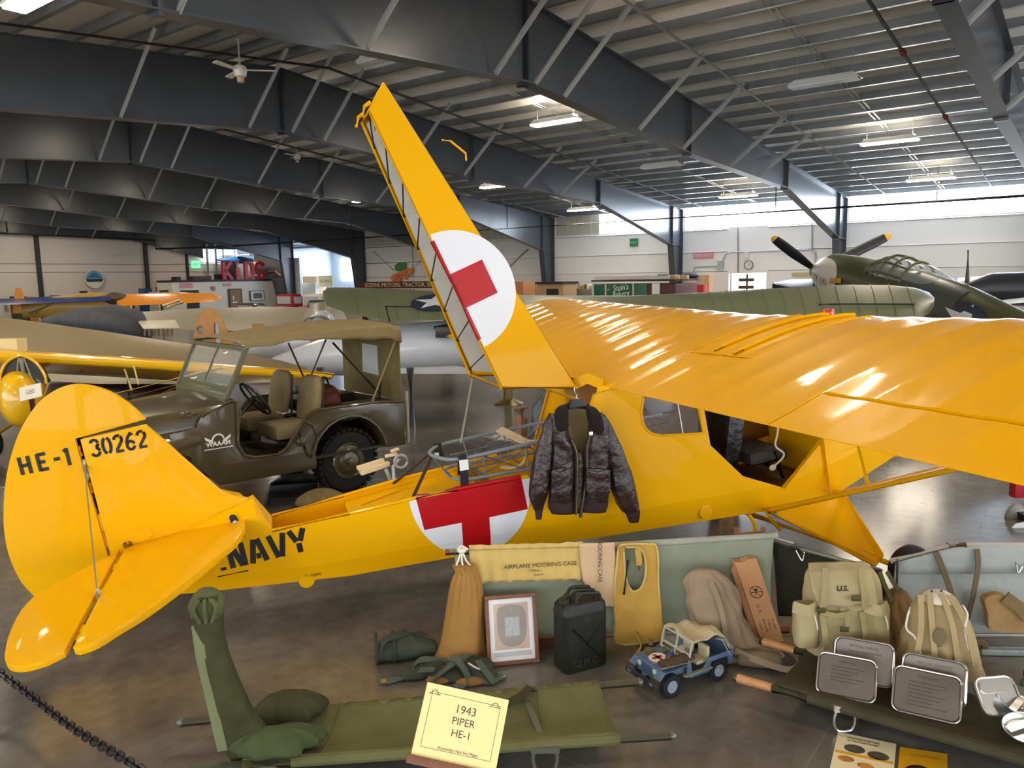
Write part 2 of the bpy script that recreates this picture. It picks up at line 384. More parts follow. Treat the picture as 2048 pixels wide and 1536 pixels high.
# --- sprinkler pipes
def pipe(name, pts, r, label, grp=None, m=pipem):
    o = MB().tube([V(p) for p in pts], r, 8).obj(name, m); o.rotation_euler = (0, 0, BR); tag(o, label, 'pipe', grp); return o
pipe('sprinkler_pipe', [(-6, 12.5, roofz(-6)-.22), (XR, 12.5, roofz(XR)-.25), (28.5, 12.5, roofz(28.5)-.22)], .028, 'thin dark sprinkler pipe under the roof in front of the second deep roof beam')
pipe('sprinkler_pipe', [(XR, 6.1, roofz(XR)-.25), (28.5, 6.1, roofz(28.5)-.22)], .026, 'sprinkler pipe running down the roof just before the nearest deep beam', None, galv)
PC_ = pipe('sprinkler_pipe', [(XR, 3.1, roofz(XR)-.25), (28.5, 3.1, roofz(28.5)-.22)], .03, 'sprinkler pipe with red couplings between the two nearest roof beams')
pipe('sprinkler_pipe', [(-6, 18.8, roofz(-6)-.22), (XR, 18.8, roofz(XR)-.25), (28.5, 18.8, roofz(28.5)-.22)], .026, 'dark sprinkler pipe under the roof beside the smaller ceiling fan')
pipe('sprinkler_main', [(26, -2, 4.24), (26, 40, 4.24), (26, 41, 4.24), (24.6, 45.3, 4.24), (24.6, 45.3, 4.75), (10, 45.3, 5.0)], .05, 'long dark sprinkler main hanging level below the window strip')
cp = mat('red_coupling', '#8c2a22', .5)
for X in (15.2, 19.7): MB().tube([(X-.05, 3.1, roofz(X)-.235), (X+.05, 3.1, roofz(X+.1)-.235)], .055, 10).obj('red_coupling', cp, PC_)
for i, (Y, X) in enumerate(((4.2, 26), (8.9, 26), (14.2, 26), (20.0, 26), (26, 26))):
    o = MB().tube([(X, Y, 4.28), (X, Y, roofz(X)+.1)], .02, 6).obj('pipe_hanger', pipem); o.rotation_euler = (0, 0, BR)
    tag(o, 'dark rod hanging the long sprinkler main from the roof', 'hanger', 'hanger rods of the sprinkler main')
# --- light fixtures
uplm = emat('lit_upper_lens', '#ffeed6', 34.0); lampm = emat('lit_lamp_lens', '#ffeed6', 42.0); lampoff = mat('unlit_lamp_lens', '#c9cdcf', .4); lampbody = mat('lamp_housing', '#d8d8d4', .4)
def light(X, Y, lit, label, group=None):
    z = roofz(X)-.42; p = B2(X, Y, z)
    t = thing('ceiling_light', label, 'ceiling light', p, BR, group)
    MB().box((0, 0, .05), (.34, 1.3, .1), taper=.8).obj('housing', lampbody, t, bevel=.01)
    MB().box((0, 0, -.015), (.26, 1.24, .03)).obj('lens', lampm if lit else lampoff, t)
    if lit: MB().box((0, 0, .102), (.16, 1.1, .003)).obj('upper_lens', uplm, t)
    for y in (-.5, .5): MB().tube([(0, y, .1), (0, y, .5)], .006, 6).obj('hanger_wire', galv, t)
    return t
LT = [(15.4, 10.4, 1, 'lit ceiling light hanging right of the raised yellow hatch, the largest in view'),
      (20.9, 16.5, 1, 'lit ceiling light just past the raised hatch, under the second beam'),
      (26.1, 16.4, 1, 'lit ceiling light by the ribbed wall panel under the window strip'),
      (20.6, 4.4, 1, 'lit ceiling light over the middle of the yellow wing, before the window strip'),
      (25.5, 4.3, 1, 'lit ceiling light close above the brightest window strip, nearer the camera'),
      (25.8, 10.1, 1, 'lit ceiling light close above the window strip, beyond the near column'),
      (15.6, 4.5, 0, 'unlit ceiling light between the two nearest roof beams'),
      (20.6, 10.3, 0, 'unlit ceiling light right of the largest lit one, under the window side roof'),
      (10.3, 10.6, 0, 'unlit ceiling light in the ridge above the tip of the raised hatch'),
      (4.4, 10.4, 1, 'lit ceiling light cut by the picture edge above the left roof beams'),
      (27.6, 41.5, 1, 'lit ceiling light above the red letters far off')]
for a in LT: light(*a)
for X, Y in ((10.4, 4.4), (4.4, 4.4), (-2.5, 4.4), (15, -2), (9, -2), (3, -2), (-3, -2), (9.5, -8), (2.5, -8), (20.5, -2), (-2.5, 10.4), (4.4, 16.5), (-2, 16.5), (10.3, 16.5), (4.4, 23), (10.3, 23), (15.5, 23), (21, 23), (4.4, 29.5), (10.3, 29.5), (15.5, 29.5), (21, 29.5), (10.3, 36), (15.5, 36), (21, 36), (12, 42), (18, 42)):
    light(X, Y, 1, 'lit ceiling light of the regular rows under the roof', 'ceiling lights of the regular rows')
# --- ceiling fans
def fan(px, py, px2, py2, Y, label):
    top = D(px, py, Y); bot = D(px2, py2, Y)
    t = thing('ceiling_fan', label, 'fan', bot); h = (top-bot).length; w = mat('white_fan_enamel', '#d9d6cc', .4)
    MB().tube([(0, 0, .05), (0, 0, h)], .022, 8).obj('down_rod', w, t)
    MB().lathe([(.03, -.12), (.09, -.1), (.11, -.02), (.1, .05), (.03, .09)], 18).obj('motor', w, t)
    MB().lathe([(.02, -.2), (.055, -.19), (.06, -.12)], 12).obj('switch_cup', mat('fan_cup', '#b8a27c', .5), t)
    for k in range(3):
        a = radians(8+120*k); u = V((cos(a), sin(a), 0)); v = V((-sin(a), cos(a), .12)).normalized(); b = MB()
        b.prism([(.1, -.04), (.56, -.06), (.58, 0), (.56, .06), (.1, .04)], lambda x, y, z: u*x+v*y+V((0, 0, z-.01)), .012); b.obj('blade', w, t)
fan(477, 78, 480, 140, 13.2, 'white ceiling fan between the two nearest roof beams over the yellow tail')
fan(592, 280, 594, 312, 24.5, 'small far white ceiling fan between the second and third roof beams')
# ================================================================ THE YELLOW AMBULANCE AIRCRAFT (own axes: x forward, y to its left, z up)
PK = 1.0471185
def _rot(h, p, r):
    return Matrix.Rotation(radians(h), 3, 'Z') @ Matrix.Rotation(-radians(p), 3, 'Y') @ Matrix.Rotation(radians(r), 3, 'X')
PM = _rot(17.764, 10.751, -.647); PO = V((-2.5528, 4.74865, .52655))
def PW(L): return PO + PM@(V(L)*PK)
def proot(name, label, cat, L, group=None):
    o = thing(name, label, cat, PW(L), 0, group); o.rotation_euler = PM.to_euler(); o.scale = (PK,)*3; return o
yel = mat('yellow_dope', '#e9ac00', .45, coat=.16, spec=.08); yelw = mat('yellow_wing_dope', '#e6a800', .45, coat=.55, spec=.06)
yel_shade = mat('yellow_in_shade', '#8a5c12', .6)  # skin yellow darkened to stand for the shade inside the cabin
blk = mat('black_stencil_paint', '#0d0b08', .4)
redp = mat('red_cross_paint', '#b30714', .25, coat=.6)
whp = mat('white_circle_paint', '#e3e7ee', .25, coat=.6)
linen = mat('bare_white_fabric', '#cfccc2', .7)
dkgreen = mat('dark_green_rod', '#3f4436', .5)
steelw = mat('bright_wire', '#b9b6ae', .35, .8)
rub = mat('black_rubber', '#17181a', .75, noise=.3, nscale=30)
glass = mat('clear_perspex', '#dfe8ee', .05, alpha=.05, spec=.15)
AP = thing('airplane', 'yellow high-wing ambulance airplane with red crosses and opened rear deck, filling the middle', 'airplane', PO)
AP.rotation_euler = PM.to_euler(); AP.scale = (PK,)*3
HW = [(0, .05), (.94, .166), (3.0, .40), (4.9, .40), (5.65, .33)]
BOTZ = [(0, -.25), (.433, -.338), (1.05, -.438), (1.321, -.484), (2.056, -.552), (2.964, -.68), (4.249, -.887), (4.8, -.93), (4.952, -.941), (5.65, -.80)]
CRZ = [(0, -.16), (1.0, -.335), (2.056, -.44), (3.0, -.53), (4.42, -.72), (5.65, -.62)]
def hw(x): return interp(HW, x)
def side_y(x, z):
    zc = interp(CRZ, x); return hw(x) - (max(0, zc-z)*.16)
# --- fuselage skin
side_out = [(0, .0), (.45, .015), (.87, .06), (.939, -.066), (1.414, -.083), (1.843, -.094), (2.563, -.141), (2.86, -.162), (3.117, .295), (3.2, .335), (4.9, .33), (4.9, -.30), (5.65, -.36)] + [(x, z) for x, z in BOTZ[::-1]]
side_out = [p for i, p in enumerate(side_out)]
win = sm2([(3.46, .20), (3.42, .09), (3.42, .0), (3.459, -.064), (3.535, -.105)], 4, False)+[(3.85, -.172), (3.845, .02), (3.85, .22)]
door = [(3.885, .30), (3.894, -.274), (4.111, -.566), (4.423, -.745), (4.80, -.48), (4.84, .30)]
cuts = [((x, 0), (1, 0)) for x in (.94, 3.0, 4.9)]
for (a, b), (c, d) in zip(CRZ, CRZ[1:]): cuts.append(((a, b), (-(d-b), c-a)))
win2 = [(x, max(z, .06)) for x, z in win[::1] if z > -.02]
win2 = [(3.43, .06), (3.46, .20), (3.85, .22), (3.85, .06)]
for sg, nm in ((-1, 'starboard_skin'), (1, 'port_skin')):
    holes = [win, door] if sg < 0 else [win2]
    MB().fill([side_out]+holes, lambda x, y, z: V((x, sg*(side_y(x, y)+z), y)), .012, cuts).obj(nm, yel, AP, smooth=0)
fl = MB(); xs = [p[0] for p in BOTZ]
def bz(x): return interp(BOTZ, x)
fl.loft([[V((x, -side_y(x, bz(x)), bz(x))), V((x, side_y(x, bz(x)), bz(x))), V((x, side_y(x, bz(x))-.01, bz(x)+.012)), V((x, -side_y(x, bz(x))+.01, bz(x)+.012))] for x in xs])
fl.obj('belly_skin', yel, AP, smooth=0)
# tail-cone deck, ridge into the fin, sloping end panel
td = MB()
st = [(0, 0., .03, .012), (.2, .006, .045, .015), (.45, .015, .06, .02), (.87, .06, .14, .04)]
td.loft([[V((x, -hw(x), zl)), V((x, -w, zr)), V((x, w, zr)), V((x, hw(x), zl)), V((x, 0, zl-.03))] for x, zl, zr, w in st])
td.add([(.87, -.04, .14), (.87, .04, .14), (.94, .166, -.066), (.94, -.166, -.066), (.87, -.156, .06), (.87, .156, .06), (.90, 0, -.2)], [(0, 1, 2, 3), (0, 3, 4), (1, 5, 2), (4, 3, 6), (3, 2, 6)])
td.obj('tail_cone_deck', yel, AP, smooth=0)
MB().prism(rrect(.045, .16, .022, 4), uvplane((.76, -side_y(.77, .02)-.008, .045), (.25, 0, 1), (1, 0, -.25)) if 0 else (lambda x, y, z: V((.745+x-.12*y, -side_y(.75, .03)-.007-z, .02+y))), .002).obj('trim_slot', mat('slot_black', '#0a0908', .6), AP)
MB().sphere((.742, -.155, .05), .014, 10, 6).obj('trim_bolt', steelw, AP)
# open bay behind the cabin: deck and coaming
bay = MB()
def dz(x): return interp([(0.94, -.075), (1.414, -.09), (1.843, -.10), (2.563, -.147), (3.1, -.2)], x)
def band(x0, x1, dd, n=6):
    return [[V((x, -hw(x)+.012, dz(x)-dd)), V((x, hw(x)-.012, dz(x)-dd)), V((x, hw(x)-.012, dz(x)-dd-.008)), V((x, -hw(x)+.012, dz(x)-dd-.008))] for x in [x0+(x1-x0)*i/n for i in range(n+1)]]
bay.loft(band(1.42, 3.05, .03)); bay.loft(band(.95, 1.42, .15))
bay.box((1.42, 0, dz(1.42)-.10), (.012, 2*hw(1.42)-.03, .14))
bay.obj('stretcher_deck', yel, AP, smooth=0)
for s in (-1, 1):
    MB().tube([(x, s*(hw(x)), dz(x)+.012) for x in (.94, 1.414, 1.843, 2.563)], .013, 8).obj('longeron_coaming', yel, AP)
for x0, y0, x1, y1 in ((1.55, -.1, 1.78, -.1), (1.9, -.2, 2.1, -.2), (1.5, .02, 1.85, .15)):
    MB().box(((x0+x1)/2, (y0+y1)/2, dz((x0+x1)/2)-.022), (x1-x0, .01, .008), atan2(y1-y0, x1-x0)).obj('deck_stiffener', yel, AP)
# cabin: rear frame tubes, floor, inner side with shade in its colour, seat
cbm = mat('cabin_tube_orange', '#b87712', .4)
MB().tube([(3.10, .392, .29), (2.86, .385, -.16)], .014, 8).obj('cabin_frame_tube', cbm, AP)
MB().tube([(3.115, -.392, .29), (2.86, -.385, -.16)], .013, 8).obj('cabin_frame_tube', yel, AP)
MB().tube([(3.0, .385, .28), (3.0, -.385, .28)], .014, 8).obj('cabin_frame_tube', yel, AP)
MB().box((4.2, 0, -.72), (1.3, .74, .02), R=Matrix.Rotation(.18, 3, 'Y')).obj('cabin_floor', mat('cabin_floor_brown', '#5a4022', .7), AP)
MB().grid(6, 4, lambda u, v: V((lerp(3.2, 4.9, u), .378, lerp(-.62, .3, v)))).obj('shaded_cabin_side', yel_shade, AP, solid=.004)
vin = mat('black_seat_vinyl', '#0c0c0d', .3, bump=.5, bscale=12)
sb = MB(); R_ = Matrix.Rotation(-.55, 3, 'Y')
sb.box((4.27, .03, -.24), (.15, .44, .66), R=Matrix.Rotation(.30, 3, 'Y')); sb.obj('seat_backrest', vin, AP, bevel=.05)
MB().box((4.50, .03, -.58), (.34, .42, .10), R=Matrix.Rotation(.12, 3, 'Y')).obj('seat_cushion', mat('worn_seat_cloth', '#2f2b28', .8), AP, bevel=.04)
tb = MB()
for y in (-.17, .27):
    tb.tube([(4.2, y, -.55), (4.18, y, -.72)], .014, 8).tube([(4.55, y, -.55), (4.60, y, -.80)], .014, 8).tube([(4.18, y, -.6), (4.6, y, -.62)], .014, 8)
tb.tube([(4.58, -.17, -.7), (4.58, .27, -.7)], .014, 8); tb.obj('seat_frame', mat('black_tube', '#101010', .4), AP)
hd = MB().sphere((3.86, .20, -.02), (.11, .12, .15), 14, 10); hd.obj('headrest', mat('grey_headrest', '#8f8a88', .7), AP)
MB().grid(8, 3, lambda u, v: V((lerp(4.45, 4.8, u), .30-.05*sin(u*9), lerp(-.45, -.05, v)+.06*u))).obj('cabin_tarp', mat('pale_tarp', '#a8a48c', .7, bump=.5), AP, solid=.006)
cord = mat('white_cord', '#d9cdb4', .8)
MB().tube(smoothpts([(4.72, -.1, -.2), (4.62, -.15, -.42), (4.55, -.2, -.5), (4.60, -.22, -.58), (4.52, -.2, -.65)], 5), .008, 8).obj('cabin_cord', cord, AP)
MB().sphere((4.50, -.2, -.66), (.03, .02, .025), 10, 8).obj('cabin_plug', cord, AP)
for z, r in ((-.28, .05), (-.42, .05)): MB().tube([(4.55, .33, z), (4.85, .33, z+.1)], r, 10).obj('cabin_side_tank', mat('orange_tank', '#9a5a14', .5), AP)
# windows
MB().fill([win], lambda x, y, z: V((x, -(hw(x)-.006+z), y)), .004).obj('window_pane', glass, AP)
MB().fill([win2], lambda x, y, z: V((x, (hw(x)-.006+z), y)), .004).obj('window_pane', glass, AP)
MB().bar((3.70, -.402, -.135), (3.70, -.402, .22), .006, .006).obj('window_divider', whp, AP)
wf = MB().tube([(x, -.408, z) for x, z in win[:-1]], .008, 6); wf.obj('window_rim', yel, AP)
df = MB().tube([(4.423, -.408, -.745), (4.80, -.408, -.48)], .014, 8).tube([(4.80, -.408, -.48), (4.86, -.40, .33)], .014, 8); df.obj('door_frame', yel, AP)
MB().tube([(4.80, -.415, -.46), (4.80, -.415, -.90)], .014, 8).obj('door_post', yel, AP)
MB().lathe([(.05, 0), (.05, .004), (.044, .006)], 20, Matrix.Translation((3.78, -.398, -.74)) @ Matrix.Rotation(pi/2, 4, 'X')).obj('inspection_cover', yel, AP)
MB().lathe([(.05, 0), (.05, .006), (.0, .008)], 18, Matrix.Translation((1.06, -.17, -.435)) @ Matrix.Rotation(pi/2, 4, 'X')).obj('inspection_cover', yel, AP)
# --- fin, rudder, tailplane
def slab(outline, t, fn, name, par=AP, m=yel, bev=.008): 
    mb = MB().fill([outline], fn, t); return mb.obj(name, m, par, smooth=50, bevel=bev)
xz = lambda x, y, z: V((x, z, y))
fin = slab([(.03, .75), (.392, .745)]+[(.469, .623), (.58, .431), (.695, .24), (.756, .182), (.843, .139), (.86, .05), (.0, .0)], .036, xz, 'fin')
rud = sm2([(.40, .775), (.36, .857), (.278, .965), (.186, 1.034), (.088, 1.071), (-.007, 1.065), (-.114, 1.016), (-.22, .918), (-.304, .804), (-.388, .645), (-.45, .479), (-.488, .336), (-.505, .184), (-.493, .038), (-.465, -.052), (-.42, -.13), (-.3, -.2), (-.15, -.22), (-.02, -.2)], 4, False)
rudder = slab(rud+[(.005, .76)], .036, xz, 'rudder')
xy = lambda x, y, z: V((x, y, .035+z))
for s in (-1, 1):
    stab = [(.80, -.09)]+sm2([(.80, -.224), (.793, -.373), (.751, -.569), (.676, -.716), (.543, -.981), (.385, -1.239), (.273, -1.36), (.195, -1.446), (.127, -1.459)], 3, False)+[(.098, -1.43), (.098, -.03), (.5, -.03)]
    slab([(x, -s*y) for x, y in stab], .034, xy, 'tailplane')
    el = [(.062, -.03), (.014, -.119), (-.27, -.455)]+sm2([(-.284, -.471), (-.304, -.675), (-.275, -.973), (-.226, -1.225), (-.187, -1.353), (-.135, -1.429), (-.068, -1.47), (.0, -1.472)], 3, False)+[(.062, -1.435)]
    slab([(x, -s*y) for x, y in el], .03, xy, 'elevator')
    for y in (.35, .75, 1.2): MB().tube([(.087, s*(y-.03), .035), (.087, s*(y+.03), .035)], .014, 8).obj('elevator_hinge', yel, AP)
    MB().tube([(.013, s*.02, .60), (.087, s*.833, .05)], .0035, 6).obj('bracing_wire', steelw, AP)
    for L in ((.013, s*.02, .60), (.087, s*.81, .06)): MB().tube([V(L)+V((0, -s*.02, .02)), V(L)+V((0, s*.03, -.03))], .010, 8).obj('wire_fitting', steelw, AP)
    MB().tube([(.3, s*.3, .02), (.2, s*.05, -.24)], .010, 8).obj('tailplane_strut', yel, AP)
for z in (.15, .45, .68): MB().tube([(.005, 0, z-.03), (.005, 0, z+.03)], .014, 8).obj('rudder_hinge', yel, AP)
pat = MB().prism(rrect(.20, .085, .04, 5, .16, .10), lambda x, y, z: V((x, -.0185-z, y)), .003); pat.obj('hinge_cover_patch', yel, AP)
MB().lathe([(.024, 0), (.024, .02), (.016, .022), (.016, .004)], 14, Matrix.Translation((.11, -.03, .055)) @ Matrix.Rotation(.3, 4, 'X')).obj('control_bush', mat('bush_brown', '#7d5a12', .4), AP)
# tail wheel on its spring
tw = MB().tube([(.10, 0, -.26), (-.05, 0, -.33), (-.25, -.01, -.385)], .014, 8); tw.obj('tail_spring', blk, AP)
wr = V((-.17, 0, -.43)); 
def wheel(c, r, w, name='wheel', par=AP, hubm=yel, tread=None):
    M = Matrix.Translation(c) @ Matrix.Rotation(pi/2, 4, 'X'); h = w/2
    t = MB().lathe([(r*.55, -h*.8), (r*.7, -h), (r*.9, -h*.85), (r*.985, -h*.5), (r, 0), (r*.985, h*.5), (r*.9, h*.85), (r*.7, h), (r*.55, h*.8)], 28, M).obj(name, rub, par)
    MB().lathe([(0.001, -h*.75), (r*.4, -h*.85), (r*.56, -h*.82), (r*.56, h*.82), (r*.4, h*.85), (.001, h*.75)], 20, M, cap=False).obj('wheel_hub', hubm, t)
    return t
wheel((-.265, -.03, -.405), .075, .05, 'tail_wheel')
# --- main gear
for s in (-1, 1):
    wheel((4.83, s*1.1, -1.262), .16, .11, 'main_wheel')
    g = MB(); A, B_, C_, D_ = V((4.27, s*.41, -.872)), V((4.95, s*.40, -.955)), V((4.72, s*1.0, -1.171)), V((4.65, s*1.0, -1.22))
    for P_ in (V((0, 0, .012)), V((0, 0, -.012))): pass
    n = (B_-A).cross(C_-A).normalized()*.014
    g.add([A+n, B_+n, C_+n, D_+n, A-n, B_-n, C_-n, D_-n], [(0, 1, 2, 3), (7, 6, 5, 4), (0, 4, 5, 1), (1, 5, 6, 2), (2, 6, 7, 3), (3, 7, 4, 0)])
    g.obj('gear_leg_fairing', yel, AP, smooth=0, bevel=.01)
    MB().tube([(4.3, s*.05, -1.0), (4.78, s*1.03, -1.25)], .02, 8).obj('gear_strut', yel, AP)
    MB().tube([(4.27, s*.415, -.872), (4.65, s*1.0, -1.22)], .017, 8).obj('gear_edge_tube', yel, AP)
MB().tube([(4.3, .05, -1.0), (4.3, -.05, -1.0)], .02, 8).tube([(4.3, 0, -1.0), (4.3, 0, -.88)], .018, 8).obj('gear_cabane', yel, AP)
for x0, x1 in ((4.12, 4.13), (4.26, 4.36)):
    MB().tube(smoothpts([(x0, -.38, -.86), (x0+.03, -.40, -.95), (x1, -.39, -1.06)], 4), .014, 8).obj('boarding_step_tube', yel, AP)
MB().lathe([(.016, 0), (.02, .02), (.012, .05)], 10, Matrix.Translation((4.30, -.43, -.875)) @ Matrix.Rotation(pi/2, 4, 'X')).obj('strut_bolt', steelw, AP)
# --- nose
ns = []
for x, w, zt, zb in ((4.9, .40, -.28, -.935), (5.3, .37, -.33, -.87), (5.7, .32, -.36, -.80), (5.95, .24, -.40, -.74)):
    ns.append([V((x, w*cos(a)*(1 if abs(cos(a)) < .8 else 1.02), (zt+zb)/2+(zt-zb)/2*sin(a))) for a in [2*pi*k/24 for k in range(24)]])
MB().loft(ns).obj('cowling', yel, AP, smooth=60)
ws = MB().add([(4.9, -.39, -.28), (4.9, .39, -.28), (4.78, .38, .36), (4.78, -.38, .36)], [(0, 1, 2, 3)]); ws.obj('windshield', glass, AP, solid=.004)
MB().lathe([(.12, 0), (.1, .08), (.0, .2)], 18, Matrix.Translation((5.95, 0, -.56)) @ Matrix.Rotation(pi/2, 4, 'Y')).obj('spinner', yel, AP)
pb = MB()
for s in (-1, 1): pb.loft([[V((6.05+.02*cos(a), s*d, -.56+wd*sin(a)+.012*cos(a))) for a in [2*pi*k/10 for k in range(10)]] for d, wd in ((.05, .03), (.3, .07), (.6, .075), (.86, .04))])
pb.obj('propeller', mat('dark_propeller', '#151310', .4), AP)
# --- wing
XT, ZT, CHD, INC, DIH = 3.214, .306, 1.6, radians(1.84), math.tan(radians(1.131))
UP = [(0, .028), (.0125, .05), (.05, .066), (.1, .080), (.2, .092), (.3, .094), (.4, .091), (.5, .083), (.6, .071), (.7, .057), (.8, .04), (.9, .021), (1, .002)]
LOW = [(0, .028), (.0125, .012), (.05, .004), (.1, .001), (.2, 0), (.5, .001), (1, 0)]
def wpt(c, y, h): return V((XT+CHD*(c*cos(INC)-h*sin(INC)), y, ZT+CHD*(c*sin(INC)+h*cos(INC))+abs(y)*DIH))
def wtop(c, y, lift=0.): return wpt(c, y, interp(UP, 1-c))+V((0, 0, lift))
TS = [0, .006, .0125, .03, .05, .075, .1, .15, .2, .3, .4, .5, .6, .7, .76, .81, .9, .97, 1]
def section(y, c0, c1, sag=0., sc=1.):
    ts = [t for t in TS if 1-c1-1e-6 <= t <= 1-c0+1e-6]
    if 1-c0 not in ts: ts.append(1-c0)
    ctr = .55
    f = lambda c: ctr+(c-ctr)*sc
    up = [wpt(f(1-t), y, interp(UP, t)*sc**1.0 - sag*(1 if .03 < t < .97 else 0)) for t in ts]
    lo = [wpt(f(1-t), y, interp(LOW, t)*sc + sag*.5*(1 if .03 < t < .97 else 0)) for t in ts]
    return up+lo[::-1]
RIB = .305
def ys_between(a, b):
    out = []; k0 = int(math.floor(a/RIB)); y = a
    pts = sorted(set([round(a, 4), round(b, 4)]+[round((k0+i)*RIB+f, 4) for i in range(int((b-a)/RIB)+3) for f in (-.012, .012, .06, .15, .245)]))
    return [p for p in pts if a-1e-6 <= p <= b+1e-6]
def sagf(y):
    t = (y % RIB)/RIB; return -.0007 if (t < .05 or t > .95) else .0022*sin(pi*t)
TIP = 5.35
def tipscale(y):
    
    d = (abs(y)-(TIP-.75))/.75
    return 1 if d <= 0 else max(.12, sqrt(max(0, 1-d*d)))
AIL0, AIL1, AC = 2.13, 4.95, .195
for s in (-1, 1):
    TIP, AIL1 = (4.7, 4.3) if s > 0 else (5.35, 4.95)
    w_ = MB()
    w_.loft([section(s*y, 0, 1, sagf(y)) for y in ys_between(0.0, AIL0)])
    w_.loft([section(s*y, AC+.012, 1, sagf(y), 1) for y in ys_between(AIL0, TIP-.75)])
    w_.loft([section(s*y, AC+.012 if y < AIL1 else 0.0, 1, sagf(y), tipscale(y)) for y in ys_between(TIP-.75, AIL1)])
    w_.loft([section(s*y, 0, 1, sagf(y), tipscale(y)) for y in ys_between(AIL1, TIP)])
    wing = w_.obj('wing', yelw, AP, smooth=40)
    a_ = MB(); a_.loft([section(s*y, 0, AC, sagf(y)*.6) for y in ys_between(AIL0+.008, AIL1-.01)]); a_.obj('aileron', yelw, wing, smooth=40)
    # struts
    for nm, A, B_, r in (('wing_strut', (4.30, s*.425, -.875), (3.85, s*3.25, .362), .024), ('wing_strut', (4.92, s*.41, -.93), (4.42, s*3.35, .372), .026)):
        MB().loft([[V(P_)+V((cos(a)*r*1.7, 0, sin(a)*r*.8)) for a in [2*pi*k/12 for k in range(12)]] for P_ in (A, V(A).lerp(V(B_), .5), B_)]).obj(nm, yel, AP)
    for t_, xx in ((.44, 3.95), (.46, 4.35)):
        A = V((4.30, s*.425, -.875)).lerp(V((3.85, s*3.25, .362)), t_) if xx < 4.1 else V((4.92, s*.41, -.93)).lerp(V((4.42, s*3.35, .372)), t_)
        MB().tube([A, A+V((0, -s*.10, .50))], .011, 8).obj('jury_strut', yel, AP)
# centre-section tubes, cap, tank border
for y0, c0, c1 in ((-.78, .37, .93), (-1.02, .36, .93)):
    MB().tube([wtop(c0+(c1-c0)*i/12, y0, .008) for i in range(13)], .013, 8).obj('wing_top_tube', yel, AP)
bd = MB()
for y0 in (-.56, -1.22): bd.tube([wtop(.35+.55*i/10, y0, .002) for i in range(11)], .005, 6)
bd.tube([wtop(.35, -.56, .002), wtop(.35, -1.22, .002)], .005, 6); bd.obj('tank_cover_beading', yel, AP)
cp_ = wtop(.955, -.72, 0); MB().lathe([(.045, -.02), (.045, .03), (.035, .042), (0.001, .045)], 20, Matrix.Translation(cp_)).obj('fuel_cap', mat('red_fuel_cap', '#b32420', .3, coat=.5), AP)
MB().tube([wtop(0, -1.55, .003).lerp(wtop(.0, -1.55, .003), i/2)+V((i*.0, 0, 0)) for i in (0, 1)] if 0 else [wtop(AC*i/4, -AIL0+.004, .002) for i in range(5)], .004, 6).obj('aileron_end_seam', yel, AP)
# cabin-top bracket at the trailing edge (bent metal over the hinge)
bk = MB().strap([(3.02, -.30, .37), (3.10, -.36, .40), (3.18, -.40, .34), (3.22, -.36, .36)], .07, .006, (0, .3, 1)); bk.obj('hinge_bracket', yel, AP)
MB().add([(3.12, -.42, .30), (3.45, -.44, .318), (3.24, -.40, .335), (3.14, -.40, .335)], [(0, 1, 2, 3)]).obj('trailing_edge_gusset', yel, AP, solid=.006)
# --- the rear deck hatch, swung up
C1, C2, TL, TU = V((2.506, -.38, .489)), V((3.0, -.38, .366)), V((2.102, -.16, 2.303)), V((2.232, -.145, 2.46))
HF = uvplane(C1, TL-C1, C2-C1); hu = (TL-C1).normalized(); hv = (C2-C1); hv = (hv-hu*hv.dot(hu)).normalized(); hn = hu.cross(hv)
def huv(P_): d = P_-C1; return (d.dot(hu), d.dot(hv))
tl = huv(TL); c2 = huv(C2); tu = huv(TU)
mir = lambda P_: V((P_.x, -P_.y, P_.z))
face = [(0, 0), tl, tu, c2]
hatch = MB().fill([face], lambda x, y, z: HF(x, y, z), .01).obj('turtledeck_hatch', yel, AP, smooth=0)
MB().fill([face], lambda x, y, z: mir(HF(x, y, z)), .01).obj('hatch_port_skin', yel, hatch, smooth=0)
TU2 = HF(*tu); 
MB().add([C2, mir(C2), mir(TU2), TU2], [(0, 1, 2, 3)]).obj('hatch_spine', mat('hatch_spine_shaded', '#8d7440', .5), hatch, solid=.01)  # yellow spine darkened in colour to carry the shading of this edge
MB().add([TL, mir(TL), mir(TU2), TU2], [(0, 1, 2, 3)]).obj('hatch_end_cap', yel, hatch, solid=.01)
for sg in (1, -1):
    f_ = (lambda x, y, z: mir(HF(x, y, .012+z))) if sg < 0 else (lambda x, y, z: HF(x, y, .012+z))
    MB().fill([[(.03, .02), (tl[0]-.03, .015), (tu[0]-.04, tu[1]-.02), (c2[0]+.02, c2[1]-.03)]], f_, .003).obj('hatch_lining', linen, hatch, smooth=0)
MB().add([P_+V((-.012, 0, -.01)) for P_ in (C2, mir(C2), mir(TU2), TU2)], [(0, 1, 2, 3)]).obj('hatch_lining', linen, hatch, solid=.003)
MB().tube([mir(C1), mir(TL)], .016, 8).obj('hatch_edge_tube', yel, hatch)
MB().tube([C1, TL], .009, 8).obj('hatch_edge_tube', yel, hatch)
MB().tube([C1, mir(C1)], .013, 8).tube([C1, C2], .012, 8).tube([mir(C1), mir(C2)], .012, 8).tube([C2, mir(C2)], .012, 8).obj('hatch_front_frame', yel, hatch)
for i in range(8):
    a, b = (i+.2)/8, (i+1.0)/8
    P0 = mir(C1).lerp(mir(TL), a); P1 = mir(C2).lerp(mir(TU2), b)+V((-.02, -.02, -.02)); P2 = mir(C2).lerp(mir(TU2), a)+V((-.02, -.02, -.02))
    Q0 = C1.lerp(TL, b)+V((0, .02, 0))
    MB().tube([P0, P1], .006, 6).tube([P0, P2], .006, 6).tube([P0, Q0], .005, 6).obj('hatch_truss_rod', dkgreen, hatch)
